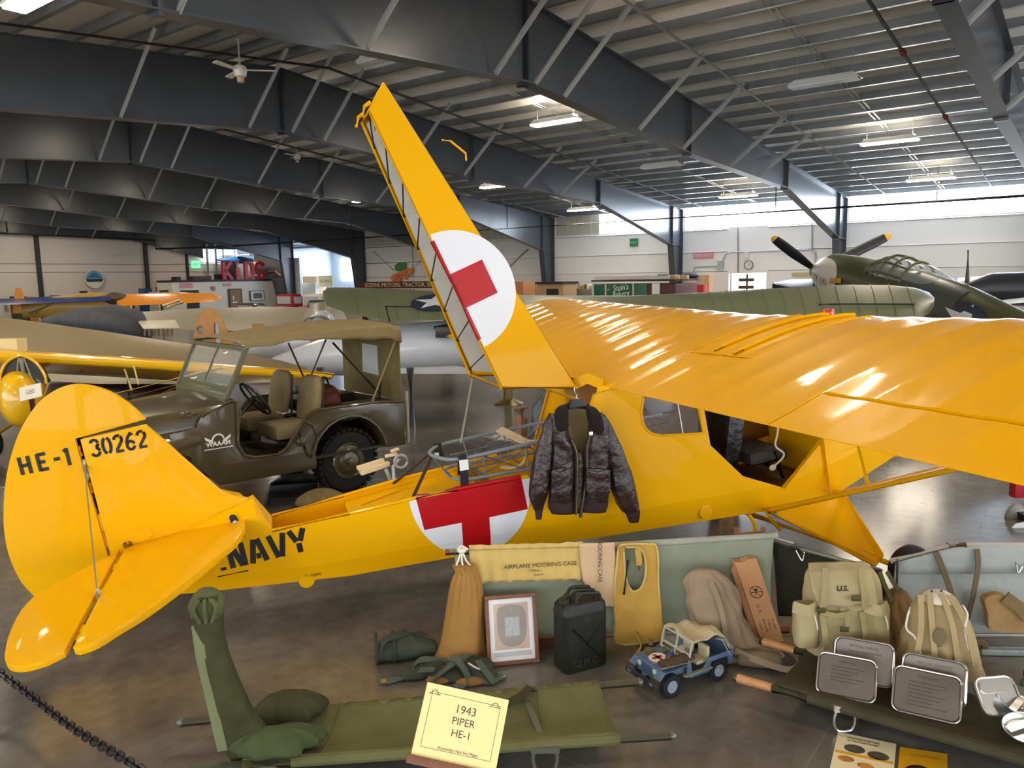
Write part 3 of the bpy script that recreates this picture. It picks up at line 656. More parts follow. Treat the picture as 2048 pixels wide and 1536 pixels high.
for P_ in (TL, mir(TL)): MB().tube([P_+V((-.05, -.015, -.03)), P_+V((-.02, 0, .03)), P_+V((.02, .0, .05))], .012, 8).obj('hatch_latch', yel, hatch)
MB().tube([HF(1.55, c2[1]*.62+.06, -.005), HF(1.52, c2[1]*.62+.10, -.03), HF(1.42, c2[1]*.62+.16, -.02), HF(1.38, c2[1]*.66+.13, -.005)], .007, 6).obj('hatch_handle', yel, hatch)
MB().tube([(2.521, .37, .50), (2.26, .06, .10)], .008, 8).obj('hatch_prop_rod', mat('prop_rod_green', '#8d9077', .5), AP)
# half circle and cross on the hatch
CU_ = .665
hc = [(CU_+.385*cos(radians(a)), .008+.385*sin(radians(a))) for a in range(0, 181, 6)]
MB().fill([hc], lambda x, y, z: HF(x, y, -.0065+z), .002).obj('hatch_white_circle', whp, hatch, smooth=0)
rc = MB().fill([[(CU_-.115, .0), (CU_+.115, .0), (CU_+.115, .245), (CU_-.115, .245)]], lambda x, y, z: HF(x, y, -.0085+z), .002).fill([[(CU_-.33, .0), (CU_+.345, .0), (CU_+.345, .016), (CU_-.33, .016)]], lambda x, y, z: HF(x, y, -.0085+z), .002)
rc.obj('hatch_red_cross', redp, hatch, smooth=0)
MB().tube([HF(CU_-.33, 0), HF(CU_+.345, 0)], .0105, 8).obj('hatch_red_edge', redp, hatch)
# circle and cross on the fuselage side
cx = 2.18; sk = lambda o: (lambda x, y, z: V((x, -(side_y(x, y)+.008+o+z), y)))
def topz(x): return interp([(1.414, -.083), (1.843, -.094), (2.563, -.141)], x)
circ = [(cx-.395, topz(cx-.395)+.0)]+[(cx+.395*cos(radians(a)), topz(cx)-.005+.455*sin(radians(a))) for a in range(184, 357, 6)]+[(cx+.395, topz(cx+.395))]
circ = [(x, max(z, bz(x)+.004)) for x, z in circ]
MB().fill([circ], sk(0), .002, cuts).obj('white_circle', whp, AP, smooth=0)
arm = [(1.832, topz(1.832)-.0), (1.838, -.306), (2.08, -.322), (2.055, -.50), (2.235, -.527), (2.262, -.335), (2.52, -.348), (2.519, topz(2.519)-.0)]
MB().fill([arm], sk(.002), .002, cuts).obj('red_cross', redp, AP, smooth=0)
MB().tube([(x, -(hw(x)+.001), topz(x)+.012) for x in (1.832, 2.1, 2.519)], .0175, 8).obj('red_cross_edge', redp, AP)
# --- stencil lettering
def arcp(cx_, cy_, rx, ry, a0, a1, n=10): return [(cx_+rx*cos(radians(a0+(a1-a0)*i/n)), cy_+ry*sin(radians(a0+(a1-a0)*i/n))) for i in range(n+1)]
GL = {'N': [[(.1, 0), (.1, 1)], [(.2, .98), (.5, .02)], [(.6, 0), (.6, 1)]], 'A': [[(.06, 0), (.28, 1)], [(.64, 0), (.42, 1)], [(.26, .27), (.44, .27)]],
      'V': [[(.06, 1), (.28, 0)], [(.64, 1), (.42, 0)]], 'Y': [[(.06, 1), (.28, .48)], [(.64, 1), (.42, .48)], [(.35, .40), (.35, 0)]],
      'H': [[(.1, 0), (.1, 1)], [(.6, 0), (.6, 1)], [(.1, .5), (.6, .5)]], 'E': [[(.1, 0), (.1, 1)], [(.1, .93), (.6, .93)], [(.1, .5), (.5, .5)], [(.1, .07), (.6, .07)]],
      '-': [[(.12, .5), (.5, .5)]], '1': [[(.36, 0), (.36, 1)], [(.36, .93), (.18, .82)]], '.': [[(.1, .0), (.1, .13)]],
      '3': [arcp(.35, .74, .24, .21, 160, 10), arcp(.35, .74, .24, .21, -10, -75), arcp(.35, .27, .26, .23, 75, 10), arcp(.35, .27, .26, .23, -10, -160)],
      '0': [arcp(.35, .5, .25, .46, 110, 250, 14), arcp(.35, .5, .25, .46, -70, 70, 14)],
      '2': [arcp(.35, .72, .25, .24, 170, 60), arcp(.35, .72, .25, .24, 40, -30)+[(.16, .14)], [(.08, .05), (.62, .05)]],
      '6': [arcp(.35, .27, .25, .24, 20, 340, 14), arcp(.62, .30, .52, .66, 170, 112), arcp(.36, .80, .2, .16, 90, 20, 5)]}
def stencil(txt, wd, h, thick, fn, adv):
    mb = MB(); x0 = 0
    for ch in txt:
        for st_ in GL[ch]:
            for (a, b), (c, d) in zip(st_, st_[1:]):
                p, q = V((x0+a*wd/.7, b*h)), V((x0+c*wd/.7, d*h)); dd = (q-p).normalized(); nn = V((-dd.y, dd.x))*thick/2
                e = dd*thick*(.12 if len(st_) > 2 else 0)
                mb.add([fn(*(p-e+nn), 0), fn(*(p-e-nn), 0), fn(*(q+e-nn), 0), fn(*(q+e+nn), 0)], [(0, 1, 2, 3)])
        x0 += adv if ch != '.' else adv*.45
    return mb
tilt = lambda ox, oz, th, f: (lambda x, y, z: f(ox+x*cos(th)-y*sin(th), oz+x*sin(th)+y*cos(th)))
for c_, x_ in (('H', -.315), ('E', -.222), ('-', -.145), ('1', -.095)): stencil(c_, .062 if c_ != '1' else .07, .105, .021, tilt(x_, .627-.045*(x_+.315), -.045, lambda x, z: V((x, -.0205, z))), .078).obj('rudder_letter', blk, AP, smooth=0)
stencil('30262', .058, .105, .017, tilt(.062, .63, -.06, lambda x, z: V((x, -.0205, z))), .064).obj('fin_serial_number', blk, AP, smooth=0)
stencil('.NAVY', .105, .150, .034, tilt(.59, -.232, -.02, lambda x, z: V((x, -(side_y(x, z)+.0085), z))), .124).obj('fuselage_lettering', blk, AP, smooth=0)
tx = MB().text('LIFT HERE', .03, lambda x, y, z: V((1.09+x, -(side_y(1.09+x, -.41+y)+.0085), -.412+y-.08*x))); tx.obj('lift_note', mat('faint_stencil', '#7a5410', .5), AP, smooth=0)
MB().tube([(.56, -(side_y(.56, -.27)+.012), -.262), (.74, -(side_y(.74, -.27)+.012), -.27)], .004, 6).obj('tail_slot', blk, AP)
for dxx, tt in ((0, 'DO NOT LIFT BY STABILIZER'), (.03, 'TAKE CARE WHEN LOADING')):
    MB().text(tt, .026, lambda x, y, z: V((1.2+x, -.06+y+dxx*1.3, dz(1.2)-.145+z))).obj('deck_note', mat('faint_stencil', '#7a5410', .5), AP, smooth=0)
# tie-down straps between basket and longerons
tie = mat('dark_maroon_strap', '#2a120e', .5)
for A, B_ in (((1.818, -.262, -.08), (2.04, -.03, .10)), ((1.77, .25, -.10), (2.02, .03, .09))):
    MB().strap([A, B_], .02, .01, (1, 0, 0)).obj('tie_down_strap', tie, AP)
for x in (2.26, 2.33): MB().bar((x, -.28, dz(x)-.005), (x, .28, dz(x)-.005), .03, .02).obj('deck_cross_bar', mat('tan_cross_bar', '#a06a2c', .5), AP)
# ================================================================ THE FIELD-KIT DISPLAY IN FRONT OF THE AIRCRAFT
from mathutils import noise as NZ
class Fr:
    """a standing frame on the floor: x along ang, y away, z up; turns a picture point into local (x, z) on the plane y = off"""
    def __init__(s, o, ang): s.o = V(o); s.a = radians(ang); s.R = Matrix.Rotation(s.a, 3, 'Z')
    def loc(s, px, py, off=0.):
        p0 = s.o+s.R@V((0, off, 0)); p = PL(px, py, p0, math.degrees(s.a)); q = s.R.transposed()@(p-s.o); return q.x, q.z
    def root(s, name, label, cat, x=0, y=0, z=0, group=None): return thing(name, label, cat, s.o+s.R@V((x, y, z)), s.a, group)
def nz(x, y, z=0, s=1.): return NZ.noise(V((x*s, y*s, z*s)))
def sheet(mb, rows, y0, wave=.006, nx=24, freq=9., seed=0., nz_=None):
    """hanging cloth: rows (z, xl, xr[, yoff]) from top to bottom, gentle vertical folds"""
    n = nz_ or 18; L = len(rows)-1
    def at(t):
        f = t*L; i = min(int(f), L-1); u = f-i; a, b = rows[i], rows[i+1]
        g = lambda k: lerp(a[k], b[k], u) if len(a) > k and len(b) > k else 0.
        return g(0), g(1), g(2), g(3)
    def fn(u, v):
        z, xl, xr, yo = at(u); x = lerp(xl, xr, v)
        return V((x, y0+yo+wave*(sin(freq*6.28*v+seed+1.2*sin(u*4+seed))*(.4+u*.6)+1.4*nz(x*9, z*6, seed)), z+.004*nz(x*12, z*3, seed+3)))
    return mb.grid(n, nx, fn)
def ring(cx, cy, z, w, d, p=2.6, n=28, seed=0., wr=.0, tilt=0., pl=0.):
    out = []
    for k in range(n):
        a = 2*pi*k/n; c, s = cos(a), sin(a)
        x = w*math.copysign(abs(c)**(2/p), c); y = d*math.copysign(abs(s)**(2/p), s)
        q = 1+wr*(nz(c*2.2, s*2.2, z*9+seed)+.6*nz(c*6, s*6, z*14+seed)) + pl*sin(k*2*pi/n*11+2.5*sin(z*7+seed)+seed)*(.6+.4*sin(z*11+k))
        out.append(V((cx+x*q, cy+y*q, z+tilt*x)))
    return out
def bag(secs, p=2.6, n=28, seed=0., wr=.08, pl=0.):
    """stuffed cloth body through (z, cx, cy, half width, half depth)"""
    mb = MB(); zs = smoothpts([(s[0], s[1], s[2]) for s in secs], 4); ws = smoothpts([(s[3], s[4], 0) for s in secs], 4)
    return mb.loft([ring(a.y, a.z, a.x, max(b.x, .004), max(b.y, .004), p, n, seed, wr, 0., pl) for a, b in zip(zs, ws)])
def cloth(nm, c, **k): return mat(nm, c, k.pop('rough', .85), noise=k.pop('noise', .18), nscale=k.pop('nscale', 7.), bump=k.pop('bump', .35), bscale=k.pop('bscale', 18.), spec=.2, **k)
wood = mat('pink_brown_ash_wood', '#a8744f', .5, noise=.25, nscale=14, stretch=(1, 8, 8))
chrome = mat('bright_steel', '#cfcfcd', .22, .9)
oldsteel = mat('worn_green_steel', '#6d7062', .4, .6)
# --- pale green litter standing on its side (backs the display)
LA = G(908, 1300); LB = G(1545, 1279); LANG = math.degrees(atan2(LB.y-LA.y, LB.x-LA.x)); LL = (LB-LA).length
F1 = Fr(LA, LANG)
t = F1.root('canvas_litter', 'pale grey-green canvas litter standing on its long side behind the hung gear', 'stretcher')
zt0 = F1.loc(915, 1100)[1]; zt1 = F1.loc(1535, 1068)[1]
pale = cloth('pale_green_canvas', '#98a088', noise=.12)
mb = MB().grid(12, 40, lambda u, v: V((.02+v*(LL-.03), .035*sin(pi*u)+.01*nz(v*9, u*3), lerp(.075, lerp(zt0, zt1, v), u)-.012*sin(pi*v)*u)))
mb.obj('canvas', pale, t, solid=.006)
MB().tube([(-.01, .0, zt0-.01), (LL*.5, .0, lerp(zt0, zt1, .5)-.022), (LL+.01, 0, zt1-.01)], .02, 10).obj('pole_hem', cloth('pole_hem_canvas', '#a7aa97'), t)
MB().tube([(-.02, 0, .06), (LL+.10, 0, .06)], .021, 10).obj('pole', wood, t)
MB().tube([(-.035, 0, zt0-.012), (.10, -.0, zt0-.012)], .021, 10).obj('pole', wood, t)
for px_ in (1473, 1527):
    x, z = F1.loc(px_, 1056, .04); MB().tube([(x, .05, z-.2), (x, .04, z)], [.02, .017], 10).obj('pole_handle', wood, t)
x0 = F1.loc(1473, 1075, .05)[0]; MB().bar((x0, .05, zt1-.03), (F1.loc(1527, 1075, .05)[0], .05, zt1-.02), .02, .04).obj('cross_rail', wood, t)
for x in (.55, 1.2): MB().box((x, -.02, .03), (.14, .03, .06)).obj('leg_bracket', mat('rust_brown_bracket', '#5b3724', .6), t)
# --- white-corded drawstring bag
x, z = F1.loc(921, 1105, -.06)
t = F1.root('drawstring_bag', 'tan cotton drawstring bag hung by white cord at the pale litter corner', 'bag', 0, -.10)
secs = []
for py, xl, xr in ((1131, 905, 948), (1145, 912, 952), (1160, 906, 958), (1200, 897, 965), (1250, 888, 968), (1290, 880, 970), (1318, 872, 973), (1332, 868, 975)):
    a = F1.loc(xl, py, -.10); b = F1.loc(xr, py, -.10); secs.append((max(.004, a[1]), (a[0]+b[0])/2, 0., (b[0]-a[0])/2, min(.085, (b[0]-a[0])*.42)))
secs = sorted(secs, key=lambda s: s[0])
mb = MB(); nn = 44
zs = smoothpts([(s[0], s[1], s[2]) for s in secs], 5); ws = smoothpts([(s[3], s[4], 0) for s in secs], 5); top = zs[-1].x
def pleat(a, z): 
    k = min(1, max(0, (z-.18)/.25)); return 1+.10*k*sin(a*13)+.05*nz(cos(a)*2, sin(a)*2, z*5)
mb.loft([[V((q.y+w_.x*cos(2*pi*k/nn)*pleat(2*pi*k/nn, q.x), q.z+w_.y*sin(2*pi*k/nn)*pleat(2*pi*k/nn, q.x), max(.003, q.x))) for k in range(nn)] for q, w_ in zip(zs, ws)])
mb.obj('sack', cloth('tan_cotton', '#ab7f44', noise=.15), t, smooth=60)
kx, kz = F1.loc(923, 1108, -.10); sx_ = secs[-1][1]
cd = MB()
for dx in (-.045, .0, .05): cd.tube(smoothpts([(kx, .07, kz), (kx+dx*.5, .03, kz-.05), (sx_+dx, -.01, secs[-1][0]-.01)], 4), .006, 6)
cd.sphere((kx, .06, kz), (.028, .025, .018), 10, 8); cd.tube(smoothpts([(kx-.03, .06, kz+.0), (kx, .05, kz+.03), (kx+.035, .06, kz+.005)], 4), .007, 6)
cd.obj('cord', mat('white_cotton_cord', '#e3dccb', .8), t)
# --- mooring cases hung on the litter
mcase = cloth('yellow_case_canvas', '#d3b66c', noise=.1, bump=.2); stamp = mat('brown_stamp_ink', '#4a3a1c', .7)
t = F1.root('mooring_case', 'wide yellow canvas case hung over the litter top, stamped AIRPLANE MOORING CASE', 'case', 0, -.03)
(xa, za), (xb, zb) = F1.loc(938, 1097, -.03), F1.loc(1166, 1091, -.03); (xc, zc), (xd, zd) = F1.loc(942, 1166, -.03), F1.loc(1164, 1160, -.03)
mb = MB(); sheet(mb, [((za+zb)/2+.02, xa, xb, .02), ((za+zb)/2, xa, xb), (zc, xc, xd)], 0, .0065, 60, 8, 1.)
mb.obj('canvas', mcase, t, solid=.008)
tzx, tzz = F1.loc(1080, 1128, -.03)
MB().text('AIRPLANE MOORING CASE', .036, lambda x, y, z: V((tzx+x, -.021-z, tzz+y+.03*x)), sx=1.0).obj('stamp_title', stamp, t, smooth=0)
tzx2, tzz2 = F1.loc(1070, 1139, -.03); MB().text('TYPE D-1', .02, lambda x, y, z: V((tzx2+x, -.021-z, tzz2+y))).obj('stamp_type', stamp, t, smooth=0)
tzx3, tzz3 = F1.loc(1077, 1147, -.03); MB().text('36G3477', .016, lambda x, y, z: V((tzx3+x, -.021-z, tzz3+y))).obj('stamp_number', stamp, t, smooth=0)
for py in (1099, 1163): 
    a, b = F1.loc(941, py, -.03), F1.loc(1164, py-6, -.03); MB().tube([(a[0], -.008, a[1]), (b[0], -.008, b[1])], .004, 6).obj('binding', cloth('case_binding', '#e6d2a0'), t)
t = F1.root('mooring_case', 'folded pinkish canvas case hung beside the jerry can, lettering turned on its side', 'case', 0, -.05)
rows = [(F1.loc(0, 0)[1]*0+F1.loc(1195, y, -.05)[1], F1.loc(l, y, -.05)[0], F1.loc(r_, y, -.05)[0]) for y, l, r_ in ((1086, 1158, 1229), (1120, 1160, 1231), (1160, 1165, 1230), (1195, 1185, 1229), (1214, 1195, 1227))]
mb = MB(); sheet(mb, rows, 0, .004, 14, 2, 4.); mb.obj('canvas', cloth('pink_case_canvas', '#cfb08a', noise=.1, bump=.2), t, solid=.008)
px_, pz_ = F1.loc(1199, 1120, -.05); MB().text('MOORING CASE', .036, lambda x, y, z: V((px_+y, -.016-z, pz_-x))).obj('stamp_title', stamp, t, smooth=0)
# --- yellow life vest
t = F1.root('life_vest', 'yellow canvas life vest with a keyhole neck hung on the litter', 'life vest', 0, -.05)
vest = cloth('mustard_canvas', '#c99f4a', noise=.14)
vl = lambda x, y: F1.loc(x, y, -.05)
outv = [vl(*p) for p in ((1237, 1094), (1250, 1088), (1300, 1087), (1312, 1092), (1316, 1120), (1316, 1160), (1320, 1210), (1324, 1255), (1326, 1276), (1290, 1284), (1234, 1285), (1230, 1240), (1228, 1190), (1231, 1150), (1234, 1120))]
hole = [vl(*p) for p in ((1248, 1096), (1262, 1093), (1278, 1095), (1288, 1110), (1291, 1140), (1286, 1165), (1277, 1178), (1264, 1180), (1254, 1165), (1250, 1145), (1248, 1120))]
ob = sm2(outv, 3); oh = sm2(hole, 3)
mb = MB(); gcuts = [((0, z), (0, 1)) for z in [.05+.04*i for i in range(14)]]+[((x, 0), (1, 0)) for x in [outv[0][0]-.05+.04*i for i in range(10)]]
mb.fill([ob, oh], lambda x, y, z: V((x, z+.012*nz(x*8, y*7, 2)-.012*sin(9*y), y)), .022, gcuts); mb.obj('panel', vest, t, smooth=60)
MB().tube([(x, -.012, z) for x, z in oh], .006, 6, closed=True).obj('neck_binding', cloth('vest_binding', '#ddc17a'), t)
MB().tube([(x, -.008, z) for x, z in ob], .006, 6, closed=True).obj('edge_binding', cloth('vest_binding', '#ddc17a'), t)
a, b = vl(1229, 1240), vl(1325, 1238); MB().tube([(a[0], -.012, a[1]), (b[0], -.012, b[1])], .004, 6).obj('pocket_seam', vest, t)
a, b = vl(1254, 1118), vl(1246, 1185); MB().tube([(a[0], -.03, a[1]), (b[0], -.03, b[1])], .007, 8).obj('mouth_tube', mat('black_rubber_hose', '#1c1815', .5), t)
a, b = vl(1274, 1096), vl(1277, 1128); MB().strap([(a[0], -.015, a[1]), ((a[0]+b[0])/2, -.03, (a[1]+b[1])/2), (b[0], -.02, b[1])], .035, .005, (1, 0, 0)).obj('neck_strap', vest, t)
MB().tube([(b[0], -.02, b[1]), (b[0], -.02, b[1]-.03)], .008, 8).obj('strap_buckle', chrome, t)
t = F1.root('waist_strap', 'yellow webbing strap trailing from the vest beside the toy jeep', 'strap', vl(1270, 1285)[0], -.14)
MB().strap(smoothpts([(.0, .06, .12), (.02, .0, .07), (-.03, -.05, .015), (-.05, -.08, .012), (.0, -.07, .012)], 5), .03, .004, (.3, 1, .2)).obj('webbing', vest, t)
MB().box((-.06, -.085, .016), (.045, .035, .006)).obj('buckle', mat('brass_buckle', '#a58442', .35, .8), t)
# --- framed picture
fb, fc = G(975, 1333), G(1078, 1323); fang = math.degrees(atan2(fc.y-fb.y, fc.x-fb.x)); fw = (fc-fb).length; fh = .40
t = thing('framed_picture', 'brown wood framed picture of a pouch, leaning beside the jerry can', 'picture', fb, radians(fang)); 
TL_ = radians(14); Rf = Matrix.Rotation(-TL_, 3, 'X'); pf = lambda x, y, z=0: Rf@V((x, -z, y))+V((0, 0, .002))
fr = MB(); bw = .022
for (x, y, w, h) in ((fw/2, bw/2, fw, bw), (fw/2, fh-bw/2, fw, bw), (bw/2, fh/2, bw, fh-2*bw), (fw-bw/2, fh/2, bw, fh-2*bw)):
    fr.prism([(x-w/2, y-h/2), (x+w/2, y-h/2), (x+w/2, y+h/2), (x-w/2, y+h/2)], pf, .025)
fr.obj('frame', mat('walnut_frame', '#7c4b2d', .4, noise=.2, nscale=20), t, bevel=.003)
rect = lambda x0, y0, x1, y1: [(x0, y0), (x1, y0), (x1, y1), (x0, y1)]
MB().prism(rect(bw, bw, fw-bw, fh-bw), pf, .008).obj('mount', mat('white_mount', '#e8e8e6', .6), t)
MB().prism(rect(.05, .085, fw-.05, fh-.05), lambda x, y, z: pf(x, y, z+.008), .001).obj('photo', mat('photo_tan', '#c39b78', .5, noise=.2, nscale=20), t)
pouch = sm2([(.07, .30), (.10, .335), (.20, .335), (.235, .30), (.24, .20), (.225, .13), (.17, .10), (.10, .115), (.072, .18)], 4)
MB().fill([[(x*fw/.305, y) for x, y in pouch]], lambda x, y, z: pf(x, y, .0102+z), .0006).obj('photo_pouch', mat('photo_pouch_brown', '#7b6650', .6, noise=.4, nscale=40), t, smooth=0)
MB().prism(rect(.115, .16, .2, .27), lambda x, y, z: pf(x, y, z+.0108), .0006).obj('photo_label', mat('photo_label_grey', '#aab1aa', .6, noise=.4, nscale=60), t)
MB().prism(rect(.04, .045, fw-.04, .072), lambda x, y, z: pf(x, y, z+.008), .0006).obj('caption', mat('caption_grey', '#b9bcbe', .6, noise=.25, nscale=90), t)
MB().prism(rect(bw, bw, fw-bw, fh-bw), lambda x, y, z: pf(x, y, .014+z), .002).obj('glazing', mat('picture_glass', '#ffffff', .03, alpha=.12, spec=.6), t)
# --- jerry can
ca, cb = G(1131, 1353), G(1213, 1331); cang = math.degrees(atan2(cb.y-ca.y, cb.x-ca.x)); ca2 = G(1096, 1331)
cw = (cb-ca).length+.015; cdp = .165; chh = .40
t = thing('jerry_can', 'black-green steel jerry can embossed with an X, standing on the floor', 'jerry can', ca, radians(cang))
cm = mat('can_olive_black', '#23251d', .58, noise=.35, nscale=9, bump=.1, bscale=40)
def canring(z, k=1., dx=0.): return [V((cw/2+x*k+dx, cdp/2+y*k, z)) for x, y in rrect(cw, cdp, .04, 5)]
body = MB().loft([canring(.0, .94), canring(.012, 1), canring(chh*.84, 1), canring(chh*.86, 1.02), canring(chh*.875, 1), canring(chh*.96, .96), canring(chh, .86)])
body.obj('body', cm, t, smooth=50)
xb_ = MB(); fyb = -.004
for p, q in (((.05, .06), (cw-.05, chh*.68)), ((cw-.05, .06), (.05, chh*.68))): xb_.tube([(p[0], fyb+.004, p[1]), (q[0], fyb+.004, q[1])], .009, 8)
xb_.obj('embossed_cross', cm, t)
MB().text('G', .055, lambda x, y, z: V((cw/2+x, .0-z, chh*.77+y)), t=.006).obj('embossed_letter', mat('can_raised_letter', '#3b3e32', .5), t)
MB().text('Q.M.C.', .058, lambda x, y, z: V((cw/2+x, .0-z, .055+y)), t=.006).obj('embossed_letters', mat('can_raised_letter', '#3b3e32', .5), t)
for i, y in enumerate((.03, cdp/2, cdp-.03)):
    MB().tube(smoothpts([(.09, y, chh-.01), (.10, y, chh+.04), (.13, y, chh+.055), (cw-.09, y, chh+.045), (cw-.05, y, chh+.035), (cw-.04, y, chh-.01)], 4), .011, 8).obj('handle', cm, t)
MB().lathe([(.034, 0), (.034, .03), (.04, .032), (.04, .05), (.0, .055)], 18, Matrix.Translation((.045, cdp/2, chh-.03)) @ Matrix.Rotation(-.25, 4, 'Y')).obj('cap', cm, t)
MB().bar((.0, cdp/2, chh+.0), (.07, cdp/2, chh+.055), .03, .008).tube([(.0, cdp/2-.03, chh-.01), (.01, cdp/2, chh+.03), (.0, cdp/2+.03, chh-.01)], .006, 6).obj('cap_lever', cm, t)
# --- bundles on the floor: rolled bag and harness
dg = cloth('dark_green_cloth', '#474c40', noise=.3, bump=.6, bscale=14)
g0, g1 = G(752, 1338), G(880, 1322); ga = atan2(g1.y-g0.y, g1.x-g0.x); gl = (g1-g0).length
t = thing('rolled_bag', 'dark green rolled cloth bag lying on the floor left of the tan sack', 'bag', g0, ga)
mb = MB(); secs = []
for i in range(15):
    u = i/14; r_ = .085*(.75+.3*sin(pi*min(1, u*1.15)))*(1-.25*max(0, u-.7)/.3)
    secs.append([V((u*gl, .09+r_*1.05*cos(2*pi*k/22)*(1+.16*nz(u*7, cos(k)*2, sin(k)*2)), max(.002, r_*.85+r_*.9*sin(2*pi*k/22)*(1+.14*nz(u*6, k*.9, 3))))) for k in range(22)])
mb.loft(secs); mb.obj('roll', dg, t, sub=1, smooth=60)
for u in (.03, .3): MB().tube([(u*gl, .09+.098*cos(a), .08+.085*sin(a)) for a in [2*pi*k/20 for k in range(20)]], .009, 6, closed=True).obj('roll_strap', cloth('green_strap', '#3c4238'), t)
MB().strap(smoothpts([(.02, .0, .1), (.06, .03, .16), (.14, .06, .165), (.2, .1, .16)], 4), .05, .006, (0, 1, .3)).obj('flap', dg, t)
MB().box((gl*.72, .06, .16), (.06, .05, .012), .4, taper=.6).obj('black_tab', mat('black_leather_tab', '#17171a', .5), t)
h0 = G(905, 1362); t = thing('web_harness', 'tangled grey-green web harness with padded pouches lying on the floor', 'harness', h0, 0)
grw = cloth('grey_green_webbing', '#5b655c', noise=.2); tanpad = cloth('tan_pad', '#8d6a3e')
for i, (x, y, w, d, h, rz) in enumerate(((-.17, .08, .15, .07, .055, .45), (.12, .10, .12, .09, .075, -.3), (-.02, .04, .13, .09, .05, .1), (.19, .02, .07, .06, .05, -.7))):
    b = MB(); Rz = Matrix.Rotation(rz, 3, 'Z')
    b.loft([[Rz@p+V((x, y, 0)) for p in ring(0, 0, z*h, w*k, d*k, 2.8, 22, i*3., .14)] for z, k in ((.02, .9), (.3, 1), (.7, .95), (1, .6), (1.05, .2))])
    b.obj('pouch', dg, t, sub=1, smooth=60)
for i, pts in enumerate((((-.38, -.02, .01), (-.3, .0, .02), (-.2, .03, .05), (-.1, .02, .06)), ((-.14, -.06, .01), (-.06, -.02, .06), (.04, .08, .09), (.12, .16, .05)), ((.02, -.08, .01), (.1, -.03, .03), (.2, -.05, .02), (.29, .02, .02)), ((-.02, .12, .08), (.03, .04, .10), (.09, -.04, .04), (.05, -.10, .01)), ((.14, .06, .09), (.2, -.02, .05), (.24, -.07, .02)), ((-.25, .02, .01), (-.2, .1, .07), (-.1, .15, .05), (.02, .14, .02)))):
    MB().strap(smoothpts(pts, 5), .042, .005, (.3, 1, .2)).obj('webbing', grw, t)
for x, y in ((-.07, -.02), (.10, -.05), (.02, .10)): MB().sphere((x, y, .02), (.08, .035, .022), 12, 8).obj('pad', tanpad, t)
for x, y in ((-.385, -.02), (.28, .02), (.13, .02)): MB().box((x, y, .016), (.03, .045, .008), .3).obj('buckle', chrome, t)
MB().tube(smoothpts([(.09, .03, .09), (.13, .0, .08), (.17, .02, .05)], 4), .005, 6).obj('white_tie', mat('white_cotton_cord', '#e3dccb', .8), t)
# --- haversack, ration carton
brn = cloth('grey_brown_canvas', '#9c8870', noise=.16, bump=.55, bscale=11)
F2 = Fr(G(1450, 1306), -12)
t = F2.root('haversack', 'grey-brown canvas haversack slumped against the pale litter behind the toy jeep', 'bag')
sec = []
for py, l, r_, dp in ((1318, 1395, 1560, .10), (1290, 1390, 1545, .12), (1262, 1383, 1508, .11), (1225, 1378, 1492, .10), (1190, 1374, 1478, .09), (1160, 1374, 1462, .075), (1140, 1385, 1440, .05), (1134, 1400, 1425, .02)):
    a, b = F2.loc(l, py), F2.loc(r_, py); sec.append((max(.003, a[1]), (a[0]+b[0])/2, -.03, (b[0]-a[0])/2, dp*.85))
sec.sort(key=lambda s: s[0]); sec[0] = (.003,)+sec[0][1:]
bag(sec, 2.3, 56, 2.2, .24, .05).obj('sack', brn, t, sub=1, smooth=60)
a = F2.loc(1500, 1310); MB().loft([[V((a[0]-.09+.25*u+0, -.15+.055*cos(2*pi*k/16)*(1.05-abs(u-.5)*.4), .055+.05*sin(2*pi*k/16)*(1.05-abs(u-.5)*.4))) for k in range(16)] for u in (0, .08, .3, .6, .92, 1)]).obj('rolled_flap', cloth('flap_brown', '#7f705c', noise=.25, bump=.5), t, sub=1, smooth=60)
MB().strap(smoothpts([(a[0]-.1, -.16, .10), (a[0]+.02, -.20, .07), (a[0]+.18, -.20, .03), (a[0]+.25, -.13, .03), (a[0]+.24, -.04, .05), (a[0]+.14, .0, .08)], 5), .035, .005, (0, .5, 1)).obj('shoulder_strap', brn, t)
MB().strap(smoothpts([(F2.loc(1420, 1150)[0], -.10, F2.loc(1420, 1150)[1]), (F2.loc(1440, 1200)[0], -.13, F2.loc(1440, 1200)[1]), (F2.loc(1452, 1260)[0], -.14, .12)], 4), .03, .006, (1, 0, 0)).obj('seam_fold', brn, t)
MB().sphere((a[0]-.17, -.10, .035), (.14, .09, .035), 14, 8).obj('spread_hem', cloth('flap_brown', '#7f705c'), t, sub=1)
F3 = Fr(G(1541, 1292), 8)
t = F3.root('ration_carton', 'tall orange-brown cardboard carton with round stamp leaning by the haversack', 'carton')
q = [F3.loc(*p, -.02) for p in ((1525, 1290), (1568, 1282), (1524, 1122), (1478, 1132))]
crd = mat('orange_cardboard', '#cf9a68', .7, noise=.1, nscale=6); ink = mat('carton_print', '#3d2d22', .7)
ux = V((q[1][0]-q[0][0], 0, q[1][1]-q[0][1])); uz = V((q[3][0]-q[0][0], 0, q[3][1]-q[0][1])); w3, h3 = ux.length, uz.length
o3 = V((q[0][0], -.02, max(.003, q[0][1])))
m3 = lambda x, y, z=0: o3+ux*(x/w3)+uz*(y/h3)+V((0, .10*y/h3*.6+z, 0))
MB().prism([(0, 0), (w3, 0), (w3, h3), (w3*.7, h3*1.01), (w3*.35, h3*.985), (0, h3*1.0)], m3, .055).obj('box', crd, t, smooth=0)
MB().prism([(-.035, .1*h3), (0, 0), (0, h3*.97), (-.03, h3*.90)], lambda x, y, z: m3(x, y, .02+z*.5), .01).obj('flap', mat('flap_shadow_card', '#b58358', .7), t, smooth=0)
